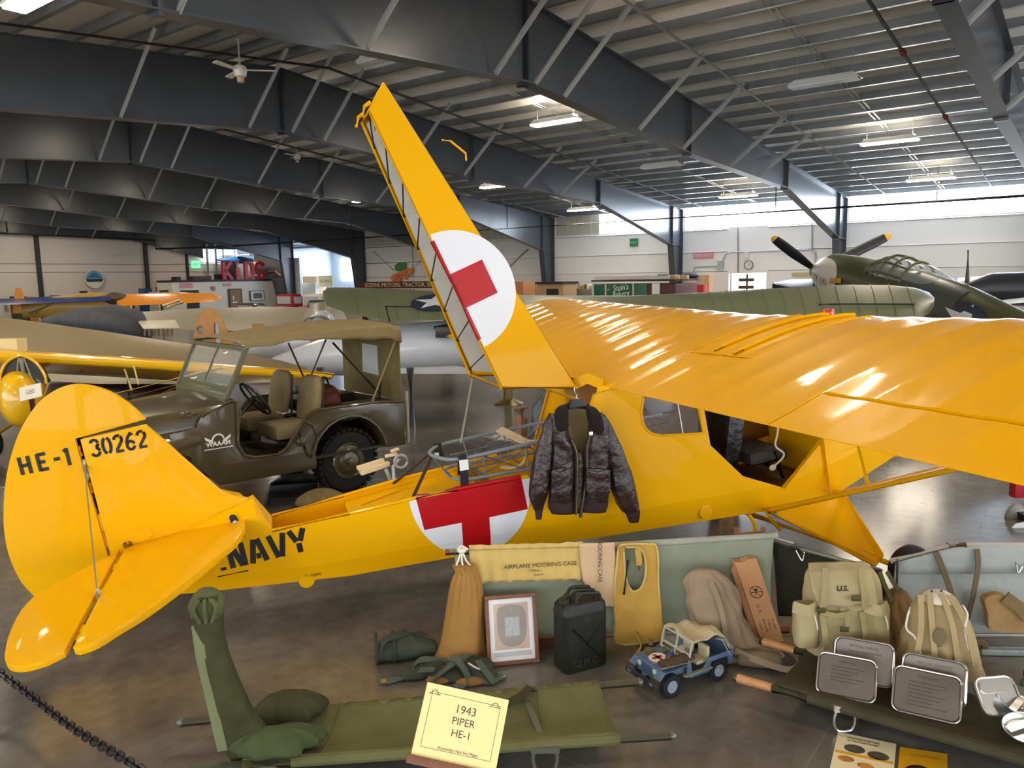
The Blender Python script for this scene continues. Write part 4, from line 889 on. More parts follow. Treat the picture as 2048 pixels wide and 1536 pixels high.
rg = MB(); ccx, ccy = w3*.5, h3*.62
rg.tube([m3(ccx+.038*cos(2*pi*k/24), ccy+.038*sin(2*pi*k/24), -.002) for k in range(24)], .0022, 5, closed=True)
for a_ in (0, 60, 120): rg.tube([m3(ccx+.038*cos(radians(a_)), ccy+.038*sin(radians(a_)), -.002), m3(ccx-.038*cos(radians(a_)), ccy-.038*sin(radians(a_)), -.002)], .0018, 5)
rg.prism([(ccx-.012, ccy+.012), (ccx, ccy+.002), (ccx+.012, ccy+.012), (ccx, ccy+.026)], lambda x, y, z: m3(x, y, -.002-z), .001).obj('round_stamp', ink, t)
MB().text('U. S.', .03, lambda x, y, z: m3(w3*.38+y, h3*.42-x, -.001-z)).obj('print_title', ink, t, smooth=0)
for i, s_ in enumerate(('1 DAY', 'RATION', 'TYPE C', '12 UNIT')):
    MB().text(s_, .022, lambda x, y, z: m3(w3*(.2+.2*i)+y, h3*.22-x, -.001-z)).obj('print_line', ink, t, smooth=0)
o_ = MB().loft([ring(0, 0, z, .05*k, .03*k, 2.3, 18, 5., .1) for z, k in ((0, .5), (.02, .9), (.06, 1), (.10, .7), (.115, .2))]).obj('olive_cap', cloth('olive_felt', '#4d4c38'))
p_ = F3.loc(1496, 1130, .09); o_.location = F3.o+F3.R@V((p_[0], .10, p_[1]-.085)); o_.rotation_euler = (0, 0, F3.a); tag(o_, 'olive cloth cap tucked behind the top of the ration carton', 'cap')
# --- dark litter on edge behind the packs, its spring-loop pole ends
F4 = Fr(G(1590, 1262), -4)
t = F4.root('folded_litter', 'dark olive litter standing on edge behind the U.S. pack, looped steel pole end', 'stretcher')
a, b = F4.loc(1545, 1083), F4.loc(1762, 1141); c, d = F4.loc(1590, 1262), F4.loc(1780, 1262)
MB().grid(6, 8, lambda u, v: V((lerp(lerp(a[0], b[0], v), lerp(a[0]+.05, d[0], v), u), .01*nz(u*4, v*4), lerp(lerp(a[1], b[1], v), .10, u)))).obj('canvas', cloth('black_olive_canvas', '#34332a', noise=.25), t, solid=.006)
MB().tube([(lerp(a[0], b[0], i/4), -.006, lerp(a[1], b[1], i/4)) for i in range(5)], .016, 8).obj('pole', oldsteel, t)
e0, e1 = F4.loc(1497, 1067), F4.loc(1592, 1092)
for o2, nm in ((0, 'loop_handle'),):
    MB().tube(smoothpts([(e1[0], -.01, e1[1]+.014), (lerp(e0[0], e1[0], .5), -.01, lerp(e0[1], e1[1], .5)+.017), (e0[0], -.01, e0[1]+.008), (e0[0]-.004, -.01, e0[1]-.012), (lerp(e0[0], e1[0], .5), -.01, lerp(e0[1], e1[1], .5)-.015), (e1[0], -.01, e1[1]-.012)], 5), .0075, 8).obj(nm, chrome, t)
e2, e3 = F4.loc(1512, 1277), F4.loc(1645, 1253)
MB().tube([(e2[0], -.02, max(.02, e2[1])), (e3[0], -.02, e3[1])], .011, 8).obj('lower_pole', oldsteel, t)
MB().lathe([(.018, 0), (.018, .02)], 12, Matrix.Translation((lerp(e2[0], e3[0], .85), -.02, lerp(e2[1], e3[1], .85))) @ Matrix.Rotation(pi/2, 4, 'Y')).obj('pole_ferrule', chrome, t)
s0 = F4.loc(1588, 1096); k1, k2 = F4.loc(1601, 1118), F4.loc(1585, 1090)
MB().tube(smoothpts([(s0[0], -.03, s0[1]), (s0[0]+.01, -.03, s0[1]-.02), (k1[0], -.03, k1[1]), (k1[0]+.012, -.03, k1[1]+.05), (k1[0]+.0, -.03, k1[1]+.055)], 4), .0045, 6).obj('snap_hook', chrome, t)
# --- front litter on the floor (left), olive canvas
def litter(name, label, fl, fr_, nl, nr, h, canv, x0, x1, x0n, x1n, handles=None, sag=.05, hw_='#4f5138', polem=None):
    """fl..nr: the pole ends on the ground plan (far left, far right, near left, near right) as vectors at pole height"""
    o = (nl+nr)/2; o.z = 0; t = thing(name, label, 'stretcher', o, 0)
    L_ = lambda p: p-o
    pm_ = polem or oldsteel
    for a, b in ((fl, fr_), (nl, nr)): MB().tube([L_(a), L_(b)], .021, 10).obj('pole', pm_, t)
    P_ = lambda u, v: lerp(L_(fl).lerp(L_(fr_), lerp(x0, x1, u)), L_(nl).lerp(L_(nr), lerp(x0n, x1n, u)), v)
    mb = MB(); mb.grid(40, 14, lambda u, v: P_(u, v)+V((0, 0, .024-sag*sin(pi*v)*(.6+.4*sin(pi*u))+.006*nz(u*14, v*3)+(.008*sin(u*90)*max(0, 1-abs(v-.0)*8)))))
    mb.obj('canvas', canv, t, solid=.005)
    for (a, b, s0, s1) in ((fl, fr_, x0, x1), (nl, nr, x0n, x1n)): MB().tube([L_(a).lerp(L_(b), s0+(s1-s0)*i/8) for i in range(9)], .025, 10).obj('canvas_hem', canv, t)
    return t, L_, P_
oliv = cloth('olive_litter_canvas', '#64643f', noise=.2, bump=.15)
t, LC, PC = litter('canvas_litter', 'olive canvas litter lying open on the floor behind the display card', G(363, 1445, .14), G(1278, 1364, .14), G(385, 1537, .14), G(1344, 1471, .14), .14, oliv, .19, .905, .10, .885)
for a in (.14, .90):
    p = LC(G(385, 1537, .14)).lerp(LC(G(1344, 1471, .14)), a); q = LC(G(363, 1445, .14)).lerp(LC(G(1278, 1364, .14)), a)
    if a > .5: p = LC(G(1090, 1490, .14)); q = LC(G(1046, 1384, .14))
    for k, s in ((p, -1), (q, 1)):
        MB().tube(smoothpts([k+V((-.045, 0, -.01)), k+V((-.055, 0, -.07)), k+V((-.04, 0, -.125)), k+V((0, 0, -.132)), k+V((.04, 0, -.125)), k+V((.055, 0, -.07)), k+V((.045, 0, -.01))], 4), .009, 8).obj('stirrup_leg', oldsteel, t)
        MB().box(k+V((0, 0, -.012)), (.13, .05, .03)).obj('leg_bracket', oldsteel, t)
    MB().bar(p, q, .03, .012).obj('spreader_bar', oldsteel, t)
for a in (G(363, 1445, .14), G(1278, 1364, .14), G(1344, 1471, .14)): MB().sphere(LC(a), (.024, .022, .022), 10, 8).obj('pole_cap', oldsteel, t)
pt = LC(G(1046, 1390, .17)); MB().strap([pt+V((-.10, -.08, -.01)), pt, pt+V((.03, .02, .03)), pt+V((.06, .03, .0))], .05, .006, (1, -.6, 0)).obj('strap_tab', cloth('dark_olive_strap', '#3d3a26'), t)
for u, v0, v1 in ((.80, 0, 1), (.20, 0, 1)): MB().tube([PC(u, v)+V((0, 0, .030-.05*sin(pi*v)*(.6+.4*sin(pi*u)))) for v in [i/10 for i in range(11)]], .004, 6).obj('seam', oliv, t)
# --- tall dark green canvas case standing on the litter, and the folded canvas at its foot
tg = cloth('tall_green_canvas', '#5b5f3e', noise=.35, bump=.8); tgd = cloth('dark_olive_canvas', '#45452a', noise=.4, bump=.8)
t0 = V((-1.09, 3.30, .15)); F5 = Fr((t0.x, t0.y, 0), 14)
t = F5.root('canvas_case', 'tall narrow dark green canvas case standing upright on the olive litter', 'case', 0, 0, 0)
rows = []
for py, l, r_ in ((1188, 392, 438), (1205, 384, 442), (1240, 386, 447), (1262, 392, 447), (1300, 404, 455), (1350, 416, 470), (1400, 431, 492), (1450, 443, 520), (1500, 455, 560), (1536, 466, 590)):
    a, b = F5.loc(l, py), F5.loc(r_, py); rows.append((a[1], a[0], b[0]))
mb = MB(); secs = []
for i, (z, xl, xr) in enumerate(sorted(rows)):
    d_ = .05 if z < .62 else .045; c_ = (xl+xr)/2; w2 = (xr-xl)/2
    secs.append((max(z, .125), c_, 0., w2, d_))
bag(secs, 4.0, 40, 1.4, .09, .02).obj('case_body', tgd, t, sub=1, smooth=60)
edge = [(F5.loc(px_, py, -.03)) for px_, py in ((394, 1250), (402, 1310), (416, 1370), (430, 1430), (446, 1500))]
MB().strap([(x, -.035, z) for x, z in edge], .045, .008, (1, -.2, 0)).obj('edge_binding', cloth('pale_green_edge', '#747b58', noise=.2), t)
hd_ = [F5.loc(*p) for p in ((413, 1200), (413, 1180), (408, 1250))]
MB().loft([ring(hd_[0][0], 0, z, w2, d_, 2.4, 26, 3., .22) for z, w2, d_ in ((hd_[2][1], .062, .05), (hd_[0][1]-.03, .075, .055), (hd_[0][1]+.0, .076, .055), (hd_[0][1]+.03, .055, .045), (hd_[1][1]+.01, .035, .03))], ).obj('gathered_neck', tg, t, sub=1, smooth=60)
for dx in (-.03, .0, .03): MB().tube(smoothpts([(hd_[0][0]+dx*.5, -.05, hd_[0][1]+.03), (hd_[0][0]+dx*1.5, -.065, hd_[0][1]-.01), (hd_[0][0]+dx*.8, -.055, hd_[0][1]-.08)], 4), .009, 8).obj('neck_fold', tg, t)
t = F5.root('folded_tarp', 'crumpled dark green canvas lying folded on the olive litter beside the tall case', 'tarp', 0, 0, 0)
for i, (px_, py, w2, d_, h_, m_) in enumerate(((575, 1440, .17, .11, .13, tgd), (560, 1500, .20, .10, .10, cloth('fresh_green_canvas', '#4a5434', noise=.3, bump=.8)), (610, 1425, .10, .05, .08, tgd))):
    p = G(px_, py, .16); q = F5.R.transposed()@(p-V((t0.x, t0.y, 0)))
    MB().loft([ring(q.x, q.y, .165+h_*z, w2*k, d_*k, 2.5, 48, i*4.+1, .38, 0., .06) for z, k in ((0, .95), (.35, 1), (.75, .8), (1, .45), (1.05, .1))]).obj('fold', m_, t, sub=1, smooth=60)
# --- display card
t0 = D(905, 1536, 2.62); t0.z = 0
o0 = V((D(822, 1508, 2.55))); ox = D(990, 1545, 2.55)-o0; oy = D(865, 1367, 2.68)-o0
t = thing('display_card', 'cream display card reading 1943 PIPER HE-1 on a wooden stand', 'sign', (o0+ox*.5)*V((1, 1, 0)) if 0 else V(((o0+ox*.5).x, (o0+ox*.5).y+.05, 0)))
R0 = t.location; w4, h4 = ox.length, oy.length; cp4 = uvplane(o0-R0, ox, oy)
MB().prism(rect(0, 0, w4, h4), cp4, .012).obj('card', mat('cream_card', '#f1dd9a', .5), t, smooth=0)
inkc = mat('card_ink', '#4c4434', .6)
b4 = MB()
for (x, y, X_, Y_) in ((.025, .03, w4-.025, .0315), (.025, h4-.0285, w4-.025, h4-.027), (.025, .03, .0265, h4-.027), (w4-.0265, .03, w4-.025, h4-.027)): b4.prism(rect(x, y, X_, Y_), lambda a, b, c: cp4(a, b, .0122+c), .0005)
b4.obj('card_border', inkc, t, smooth=0)
for s_, y, sz in (('1943', .72, .04), ('PIPER', .555, .036), ('HE-1', .39, .036), ('Airworthy: Not For Flight', .16, .014)):
    MB().text(s_, sz, lambda a, b, c: cp4(w4*.52+a, h4*y+b, .0125+c)).obj('card_line', inkc, t, smooth=0)
for x in (.035, w4-.045):
    g = MB(); g.tube([cp4(x+.012*cos(a), h4-.032+.012*sin(a), .0128) for a in [pi*k/8 for k in range(9)]], .0012, 5); g.tube([cp4(x-.02, h4-.034, .0128), cp4(x+.02, h4-.034, .0128)], .0015, 5); g.obj('card_emblem', inkc, t)
MB().prism(rect(-.012, -.03, w4+.012, .0), lambda a, b, c: cp4(a, b, c-.02), .05).obj('ledge', mat('reddish_wood', '#7d4a35', .45, noise=.2, nscale=20), t, bevel=.004)
MB().prism(rect(-.002, -.01, w4+.002, h4+.002), lambda a, b, c: cp4(a, b, c-.014), .013).obj('backboard', mat('reddish_wood', '#7d4a35', .45), t, smooth=0)
pc = cp4(w4*.5, h4*.3, -.02); MB().tube([pc, V((pc.x, pc.y, .02))], .02, 10).obj('post', mat('dark_post_wood', '#4b2c20', .5), t)
MB().box((pc.x, pc.y, .012), (.32, .32, .024)).obj('base', mat('dark_post_wood', '#4b2c20', .5), t, bevel=.004)
# --- right front litter, dark canvas, wooden handles
dkc = cloth('dark_brown_olive_canvas', '#4a4632', noise=.25, bump=.15)
FLp, NLp = G(1520, 1281, .13), G(1468, 1354, .13); FRp, NRp = G(2260, 1489, .13), G(2230, 1573, .13)
t, LC2, PC2 = litter('canvas_litter', 'dark olive litter with wooden handles carrying the metal tins, nearest right', FLp, FRp, NLp, NRp, .13, dkc, .16, .98, .13, .98, sag=.035)
for a, b in ((FLp, FRp), (NLp, NRp)):
    d_ = (b-a).normalized(); MB().tube([LC2(a), LC2(a+d_*.02), LC2(a+d_*.20)], [.017, .024, .022], 12).obj('wooden_handle', mat('orange_handle_wood', '#c08a58', .45, noise=.2, nscale=16), t)
for (px_, py) in ((1690, 1420), (2140, 1556)):
    k = LC2(G(px_, py, .12))
    MB().tube(smoothpts([k+V((-.04, 0, .0)), k+V((-.052, 0, -.05)), k+V((-.04, 0, -.10)), k+V((0, 0, -.112)), k+V((.04, 0, -.10)), k+V((.052, 0, -.05)), k+V((.04, 0, .0))], 4), .007, 8).obj('stirrup_leg', chrome, t)
    MB().box(k+V((0, -.0, .01)), (.11, .03, .03)).obj('leg_bracket', mat('white_metal', '#d8d5cc', .3, .5), t)
    k2 = LC2(G(px_+50, py-100, .12)); MB().tube(smoothpts([k2+V((-.04, 0, .0)), k2+V((-.05, 0, -.06)), k2+V((0, 0, -.112)), k2+V((.05, 0, -.06)), k2+V((.04, 0, .0))], 4), .007, 8).obj('stirrup_leg', chrome, t)
# --- metal tins on the litter
tinm = mat('dull_tin', '#7e766d', .45, .6, noise=.25, nscale=5, bump=.06, bscale=50); tind = mat('tin_rim', '#c8c4bd', .25, .9); tinb = mat('dark_blue_tin_side', '#2c3038', .4, .5)
tink = mat('tin_print', '#3d3936', .6)
def tin(bl, br, lean, hgt, label, title, lines, dep=.06):
    ang = atan2(br.y-bl.y, br.x-bl.x); w_ = (br-bl).length
    t = thing('metal_tin', label, 'tin', bl, ang, None)
    Rt = Matrix.Rotation(-radians(lean), 3, 'X'); f = lambda x, y, z=0: Rt@V((x, -z, y))
    oc = rrect(w_, hgt, .035, 5, w_/2, hgt/2); ins = rrect(w_-.016, hgt-.016, .03, 5, w_/2, hgt/2)
    MB().prism(oc, lambda x, y, z: f(x, y, z-dep), dep).obj('tin_body', tinb, t, smooth=40)
    MB().prism(ins, lambda x, y, z: f(x, y, z), .004).obj('lid', tinm, t, smooth=40)
    MB().tube([f(x, y, .002) for x, y in oc], .0055, 8, closed=True).obj('rim', tind, t)
    MB().text(title, .017, lambda x, y, z: f(w_*.5+x, hgt*.83+y, .0045+z)).obj('lid_title', tink, t, smooth=0)
    for i in range(lines): MB().prism(rect(w_*.22, hgt*(.70-i*.085), w_*(.80-.1*((i*7) % 3)), hgt*(.70-i*.085)+.003), lambda x, y, z: f(x, y, .0045+z), .0004).obj('lid_text_line', tink, t, smooth=0)
    return t
tin(G(1667, 1356, .14), G(1785, 1378, .14), 24, .215, 'metal tin standing behind the front tin, below the U.S. pack', 'MEDICAL SUPPLIES', 1)
tin(G(1632, 1384, .135), G(1750, 1408, .135), 38, .205, 'metal tin leaning in front, leftmost on the dark litter, below the U.S. pack', 'FIRST AID', 5)
tin(G(1802, 1392, .14), G(1930, 1420, .14), 22, .215, 'metal tin standing behind the front tin, below the tan rucksack', 'FIRST AID DRESSING', 1)
tin(G(1783, 1418, .135), G(1920, 1450, .135), 38, .215, 'metal tin leaning in front, nearest the steel mess kit', 'CONTENTS', 7)
# --- mess kit
p = G(1990, 1440, .15)
t = thing('mess_tray', 'bright steel mess tray tipped up beside the tins, handle folded', 'mess kit', p, .1)
Rm = Matrix.Rotation(-radians(40), 3, 'X'); f = lambda x, y, z=0: Rm@V((x, -z, y))
MB().prism(rrect(.20, .17, .04, 6, .05, .10), f, .02).obj('tray', chrome, t, smooth=40)
MB().tube([f(x, y, .022) for x, y in rrect(.20, .17, .04, 6, .05, .10)], .006, 8, closed=True).obj('tray_rim', tind, t)
MB().prism(rrect(.16, .05, .02, 5, .05, .14), lambda x, y, z: f(x, y, .02+z), .006).obj('tray_rib', chrome, t, smooth=40)
p = G(2002, 1425, .15)
t = thing('mess_pan', 'oval steel mess pan lying on the bright tray', 'mess kit', p, .5)
MB().lathe([(.07, 0), (.095, .03), (.1, .033), (.09, .03), (.06, .012), (.0, .01)], 28, Matrix.Translation((.05, -.03, .05)) @ Matrix.Rotation(.35, 4, 'X') @ Matrix.Diagonal((1.15, .75, 1, 1)), cap=False).obj('pan', chrome, t)
MB().strap([(.15, -.02, .05), (.05, -.06, .085), (-.06, -.08, .07)], .03, .004, (0, 1, .3)).obj('pan_handle', tind, t)
p = G(2048, 1478, .14)
t = thing('mess_plate', 'oval steel plate at the front of the dark litter, cut by the picture edge', 'mess kit', p, .2)
MB().lathe([(.0, .004), (.075, .006), (.10, .028), (.105, .03), (.10, .02), (.08, .0), (0, 0)], 30, Matrix.Translation((.02, .02, .02)) @ Matrix.Rotation(.4, 4, 'X') @ Matrix.Diagonal((1.1, .8, 1, 1)), cap=False).obj('plate', chrome, t)
MB().strap([(-.07, .02, .045), (.12, .04, .06)], .035, .004, (0, 1, .3)).obj('plate_handle', tind, t)
p = G(2052, 1400, .14)
t = thing('glass_bottle', 'small green glass bottle with dark cap standing at the litter edge', 'bottle', p, 0)
MB().lathe([(.03, 0), (.033, .01), (.033, .09), (.018, .115), (.018, .13), (0, .13)], 18).obj('bottle', mat('green_glass', '#3f7a62', .1, alpha=.75), t)
MB().lathe([(.021, .125), (.021, .155), (0, .157)], 14).obj('cap', mat('dark_cap', '#2a2220', .5), t)
MB().tube([(-.03, -.03, .0), (-.033, -.028, .19)], .007, 8).obj('stopper_stick', mat('pale_stick', '#d9cfae', .6), t)
# --- the packs
khaki = cloth('khaki_canvas', '#b5a67b', noise=.13, bump=.4, bscale=12); khd = cloth('khaki_webbing', '#a39467', noise=.1)
def rowsec(F, rows, off=0.):
    out = []
    for py, l, r_, dp in rows:
        a, b = F.loc(l, py, off), F.loc(r_, py, off); out.append((a[1], (a[0]+b[0])/2, 0., (b[0]-a[0])/2, dp))
    return sorted(out, key=lambda s: s[0])
F6 = Fr(G(1685, 1300, .14)*V((1, 1, 0)), 2)
zb_ = .155
t = F6.root('rucksack', 'khaki canvas rucksack stamped U.S. with side pockets, behind the left tins', 'backpack')
sec = rowsec(F6, ((1308, 1612, 1760, .12), (1290, 1610, 1765, .14), (1240, 1612, 1762, .145), (1190, 1612, 1757, .13), (1150, 1618, 1750, .10), (1133, 1630, 1738, .06)))
sec = [(max(zb_, s[0]),)+s[1:] for s in sec]
bag(sec, 3.2, 48, 4.4, .10, .012).obj('main_sack', khaki, t, sub=1, smooth=60)
for l, r_, yo in ((1590, 1635, -.03), (1735, 1776, -.02)):
    s2 = rowsec(F6, ((1294, l+2, r_, .045), (1270, l, r_, .055), (1225, l-2, r_+1, .05), (1206, l, r_, .035)), -.10)
    s2 = [(max(zb_, s[0]),)+s[1:] for s in s2]
    o_ = bag(s2, 3.6, 22, l*.1, .12).obj('side_pocket', khaki, t, sub=1, smooth=60, loc=(0, -.09, 0))
    a, b = F6.loc(l-2, 1215, -.16), F6.loc(r_+2, 1213, -.16); MB().strap(smoothpts([(a[0], -.15, a[1]), ((a[0]+b[0])/2, -.185, a[1]-.01), (b[0], -.15, b[1])], 4), .06, .008, (0, .3, 1)).obj('pocket_flap', khaki, t)
    MB().tube(smoothpts([(b[0]-.03, -.17, b[1]-.03), (b[0]-.02, -.19, b[1]-.08), (b[0]-.01, -.18, b[1]-.12)], 4), .004, 6).obj('lace', mat('white_cotton_cord', '#e3dccb', .8), t)
fx = [F6.loc(*p, -.12) for p in ((1620, 1140), (1745, 1137), (1752, 1205), (1632, 1210))]
mb = MB(); sheet(mb, [(fx[0][1]+.01, fx[0][0]+.02, fx[1][0]-.01, .09), (fx[0][1]-.02, fx[0][0], fx[1][0], .03), (lerp(fx[0][1], fx[2][1], .5), fx[0][0]+.005, fx[1][0]+.008, -.012), (fx[2][1], fx[3][0], fx[2][0], -.025)], -.135, .008, 24, 2.2, 6.)
mb.obj('top_flap', khaki, t, solid=.008)
ux_, uz_ = F6.loc(1685, 1177, -.16); MB().text('U.S.', .042, lambda x, y, z: V((ux_+x, -.163-z-.0*y, uz_+y)), bold=.001).obj('stamp', mat('black_stamp', '#2b261c', .7), t, smooth=0)
for pts in (((1651, 1137), (1645, 1180), (1642, 1222)), ((1722, 1134), (1724, 1180), (1726, 1215)), ((1685, 1215), (1693, 1240), (1688, 1262)), ((1645, 1230), (1647, 1265), (1650, 1298)), ((1725, 1225), (1727, 1262), (1728, 1298))):
    q = [F6.loc(*p, -.16) for p in pts]; MB().strap(smoothpts([(x, -.172-(.006 if i else -.02), max(zb_, z)) for i, (x, z) in enumerate(q)], 4), .032, .006, (1, 0, 0)).obj('strap', khd, t)
for p in ((1642, 1220), (1688, 1258), (1711, 1196)):
    x, z = F6.loc(*p, -.18); MB().box((x, -.185, z), (.045, .012, .028)).obj('buckle', mat('blackened_buckle', '#54502f', .5, .4), t, bevel=.003)
a = F6.loc(1640, 1230, -.17); b = F6.loc(1700, 1232, -.17); MB().strap([(a[0], -.178, a[1]+.02), ((a[0]+b[0])/2, -.185, a[1]), (b[0], -.178, a[1]+.01)], .025, .005, (0, .2, 1)).obj('cross_strap', khd, t)
F7 = Fr(G(1880, 1345, .14)*V((1, 1, 0)), -8)
t = F7.root('rucksack', 'tan canvas rucksack with pale leather top and worn patch, behind the right tins', 'backpack')
tanr = cloth('tan_rucksack_canvas', '#b39e74', noise=.2, bump=.5, bscale=10)
sec = rowsec(F7, ((1352, 1798, 1968, .11), (1330, 1796, 1962, .14), (1290, 1806, 1950, .15), (1245, 1820, 1938, .13), (1210, 1832, 1922, .10), (1190, 1845, 1908, .06), (1183, 1858, 1892, .03)))
sec = [(max(zb_, s[0]),)+s[1:] for s in sec]
bag(sec, 2.7, 60, 8.1, .12, .045).obj('main_sack', tanr, t, sub=1, smooth=60)
tp = rowsec(F7, ((1200, 1838, 1905, .07), (1190, 1842, 1902, .06), (1181, 1855, 1888, .03))); bag(tp, 2.4, 22, 3., .04).obj('leather_top', mat('cream_leather', '#d8d2bd', .5), t, sub=1, smooth=60, loc=(0, -.03, .012))
for x, y in ((1861, 1184), (1880, 1183)): 
    q = F7.loc(x, y, -.07); MB().sphere((q[0], -.085, q[1]+.01), .006, 8, 6).obj('rivet', blk, t)
for i, pts in enumerate((((1850, 1200), (1838, 1260), (1822, 1330)), ((1868, 1198), (1862, 1260), (1866, 1335)), ((1892, 1196), (1902, 1250), (1912, 1335)), ((1908, 1200), (1930, 1250), (1945, 1330)))):
    q = [F7.loc(*p, -.13) for p in pts]; MB().strap(smoothpts([(q[0][0], -.07, q[0][1]), (q[1][0], -.15, q[1][1]), (q[2][0], -.165, max(zb_+.01, q[2][1]))], 4), .028, .008, (1, 0, 0)).obj('fold_strap', tanr, t)
q = F7.loc(1876, 1275, -.15); MB().sphere((q[0], -.155, q[1]), (.034, .012, .05), 16, 10).obj('worn_patch', cloth('dark_worn_canvas', '#7d7055'), t)
q = F7.loc(1890, 1317, -.16); MB().text('U.S.', .034, lambda x, y, z: V((q[0]+x, -.168-z, q[1]+y))).obj('stamp', mat('faded_stamp', '#8a7a55', .7), t, smooth=0)
for pts in (((1820, 1215), (1812, 1255), (1830, 1275), (1842, 1310)), ((1925, 1210), (1935, 1230), (1930, 1260), (1938, 1300))):
    qq = [F7.loc(*p, -.15) for p in pts]; MB().tube(smoothpts([(x, -.15, z) for x, z in qq], 5), .005, 6).obj('draw_cord', mat('white_cotton_cord', '#e3dccb', .8), t)
# brown bag and pouches behind
F8 = Fr(G(1800, 1292)*V((1, 1, 0)), 5)
t = F8.root('canvas_bag', 'brown canvas bag with two straps standing between the two rucksacks', 'bag')
sec = rowsec(F8, ((1295, 1768, 1832, .08), (1270, 1766, 1836, .09), (1225, 1768, 1832, .08), (1190, 1776, 1815, .05), (1178, 1786, 1804, .02))); sec = [(max(.004, s[0]),)+s[1:] for s in sec]
bag(sec, 2.6, 44, 5.5, .14, .04).obj('sack', cloth('brown_canvas', '#7d6039', noise=.22, bump=.5), t, sub=1, smooth=60)
for pts in (((1757, 1142), (1768, 1170), (1782, 1200)), ((1772, 1142), (1786, 1166), (1800, 1186))):
    qq = [F8.loc(*p, -.05) for p in pts]; MB().strap([(x, -.06, z) for x, z in qq], .025, .006, (1, 0, 0)).obj('strap', cloth('olive_webbing', '#5c5638'), t)
F9 = Fr(G(1795, 1288)*V((1, 1, 0)), -1.5)
t = F9.root('canvas_litter', 'light grey canvas litter standing on edge behind the rucksacks, far right', 'stretcher')
a, b, c = F9.loc(1792, 1122), F9.loc(1906, 1092), F9.loc(2075, 1086); d_ = F9.loc(2075, 1290)[0]
gc = cloth('light_grey_canvas', '#a2a8a3', noise=.08)
zt_ = lambda x: interp([(a[0], a[1]), (b[0], b[1]), (c[0], c[1]), (c[0]+1.2, c[1])], x)
MB().grid(8, 30, lambda u, v: V((lerp(a[0], c[0]+1.1, v), .02*sin(pi*u)+.008*nz(v*8, u*3), lerp(.07, zt_(lerp(a[0], c[0]+1.1, v)), u)))).obj('canvas', gc, t, solid=.006)
zz = F9.loc(1850, 1137)[1]; MB().grid(3, 30, lambda u, v: V((lerp(a[0], c[0]+1.1, v), -.012-.004*u, lerp(zz-.03, zt_(lerp(a[0], c[0]+1.1, v)), u)))).obj('folded_hem', gc, t, solid=.005)
MB().tube([(a[0]-.03, 0, a[1]), (b[0]-.02, 0, b[1])], .018, 8).obj('pole', mat('grey_painted_pole', '#c4c7c2', .4), t)
MB().tube([(b[0]+.06, 0, b[1]+.004), (c[0]+1.15, 0, c[1])], .018, 8).obj('pole', mat('grey_painted_pole', '#c4c7c2', .4), t)
MB().tube([(b[0]-.03, 0, b[1]), (b[0]+.07, 0, b[1]+.004)], .022, 8).obj('pole_hinge', mat('rusty_hinge', '#6b5138', .5, .4), t)
MB().tube([(a[0]-.03, 0, .05), (c[0]+1.15, 0, .05)], .018, 8).obj('pole', mat('grey_painted_pole', '#c4c7c2', .4), t)
MB().tube([(a[0], -.02, a[1]+.02), (a[0]+.01, -.02, .08)], .008, 8).obj('end_spreader', chrome, t)
for pts in (((1872, 1104), (1888, 1150), (1903, 1205)), ((1954, 1098), (1952, 1130), (1940, 1180), (1934, 1240))):
    qq = [F9.loc(*p, -.03) for p in pts]; MB().strap(smoothpts([(x, -.03-.02*i*(i < 3), z) for i, (x, z) in enumerate(qq)], 4), .038, .005, (1, .3, 0)).obj('brown_strap', cloth('brown_webbing', '#6b5d45'), t)
qq = F9.loc(2040, 1140, -.04); MB().tube(smoothpts([(qq[0]-.03, -.04, qq[1]+.05), (qq[0]-.01, -.04, qq[1]-.02), (qq[0]+.02, -.04, qq[1]+.03), (qq[0]+.05, -.04, qq[1])], 4), .005, 6).obj('snap_hook', chrome, t)
F10 = Fr(G(2010, 1300)*V((1, 1, 0)), -4)
t = F10.root('canvas_pouch', 'tan canvas pouch with side straps leaning on the light grey litter', 'pouch')
ol = [F10.loc(*p, -.03) for p in ((1966, 1198), (1990, 1186), (2012, 1192), (2030, 1215), (2055, 1240), (2055, 1262), (2010, 1262), (1975, 1255), (1972, 1225))]
pcuts = [((0, z), (0, 1)) for z in [.06+.04*i for i in range(7)]]+[((x, 0), (1, 0)) for x in [-.15+.05*i for i in range(8)]]
MB().fill([sm2(ol, 3)], lambda x, y, z: V((x, -.03+z+.015*nz(x*9, y*9), max(.01, y))), .05, pcuts).obj('pouch_body', cloth('tan_pouch_canvas', '#a98a5c', noise=.2), t, smooth=60, bevel=.012)
qq = [F10.loc(*p, -.08) for p in ((2012, 1195), (2040, 1215), (2060, 1238))]; MB().strap([(x, -.07, z) for x, z in qq], .07, .012, (.4, 0, 1)).obj('flap', cloth('brown_flap', '#86704c'), t)
for x_ in (-.12, -.02, .08): MB().box((x_, -.06, .022), (.11, .045, .036), .1*x_).obj('webbing_clip', mat('grey_clip', '#8e9492', .5, .3), t, bevel=.004)
o2 = F10.loc(1955, 1252, -.05)
t = F10.root('webbing_coil', 'small coiled brown webbing roll between the tan rucksack and pouch', 'strap', o2[0], -.07, 0)
MB().tube([V(((.018+.004*k/6)*cos(k*.6)*1.3, -.0, .05+(.018+.004*k/6)*sin(k*.6)*1.1)) for k in range(40)], .010, 6).obj('coil', cloth('brown_webbing', '#6b5d45'), t)
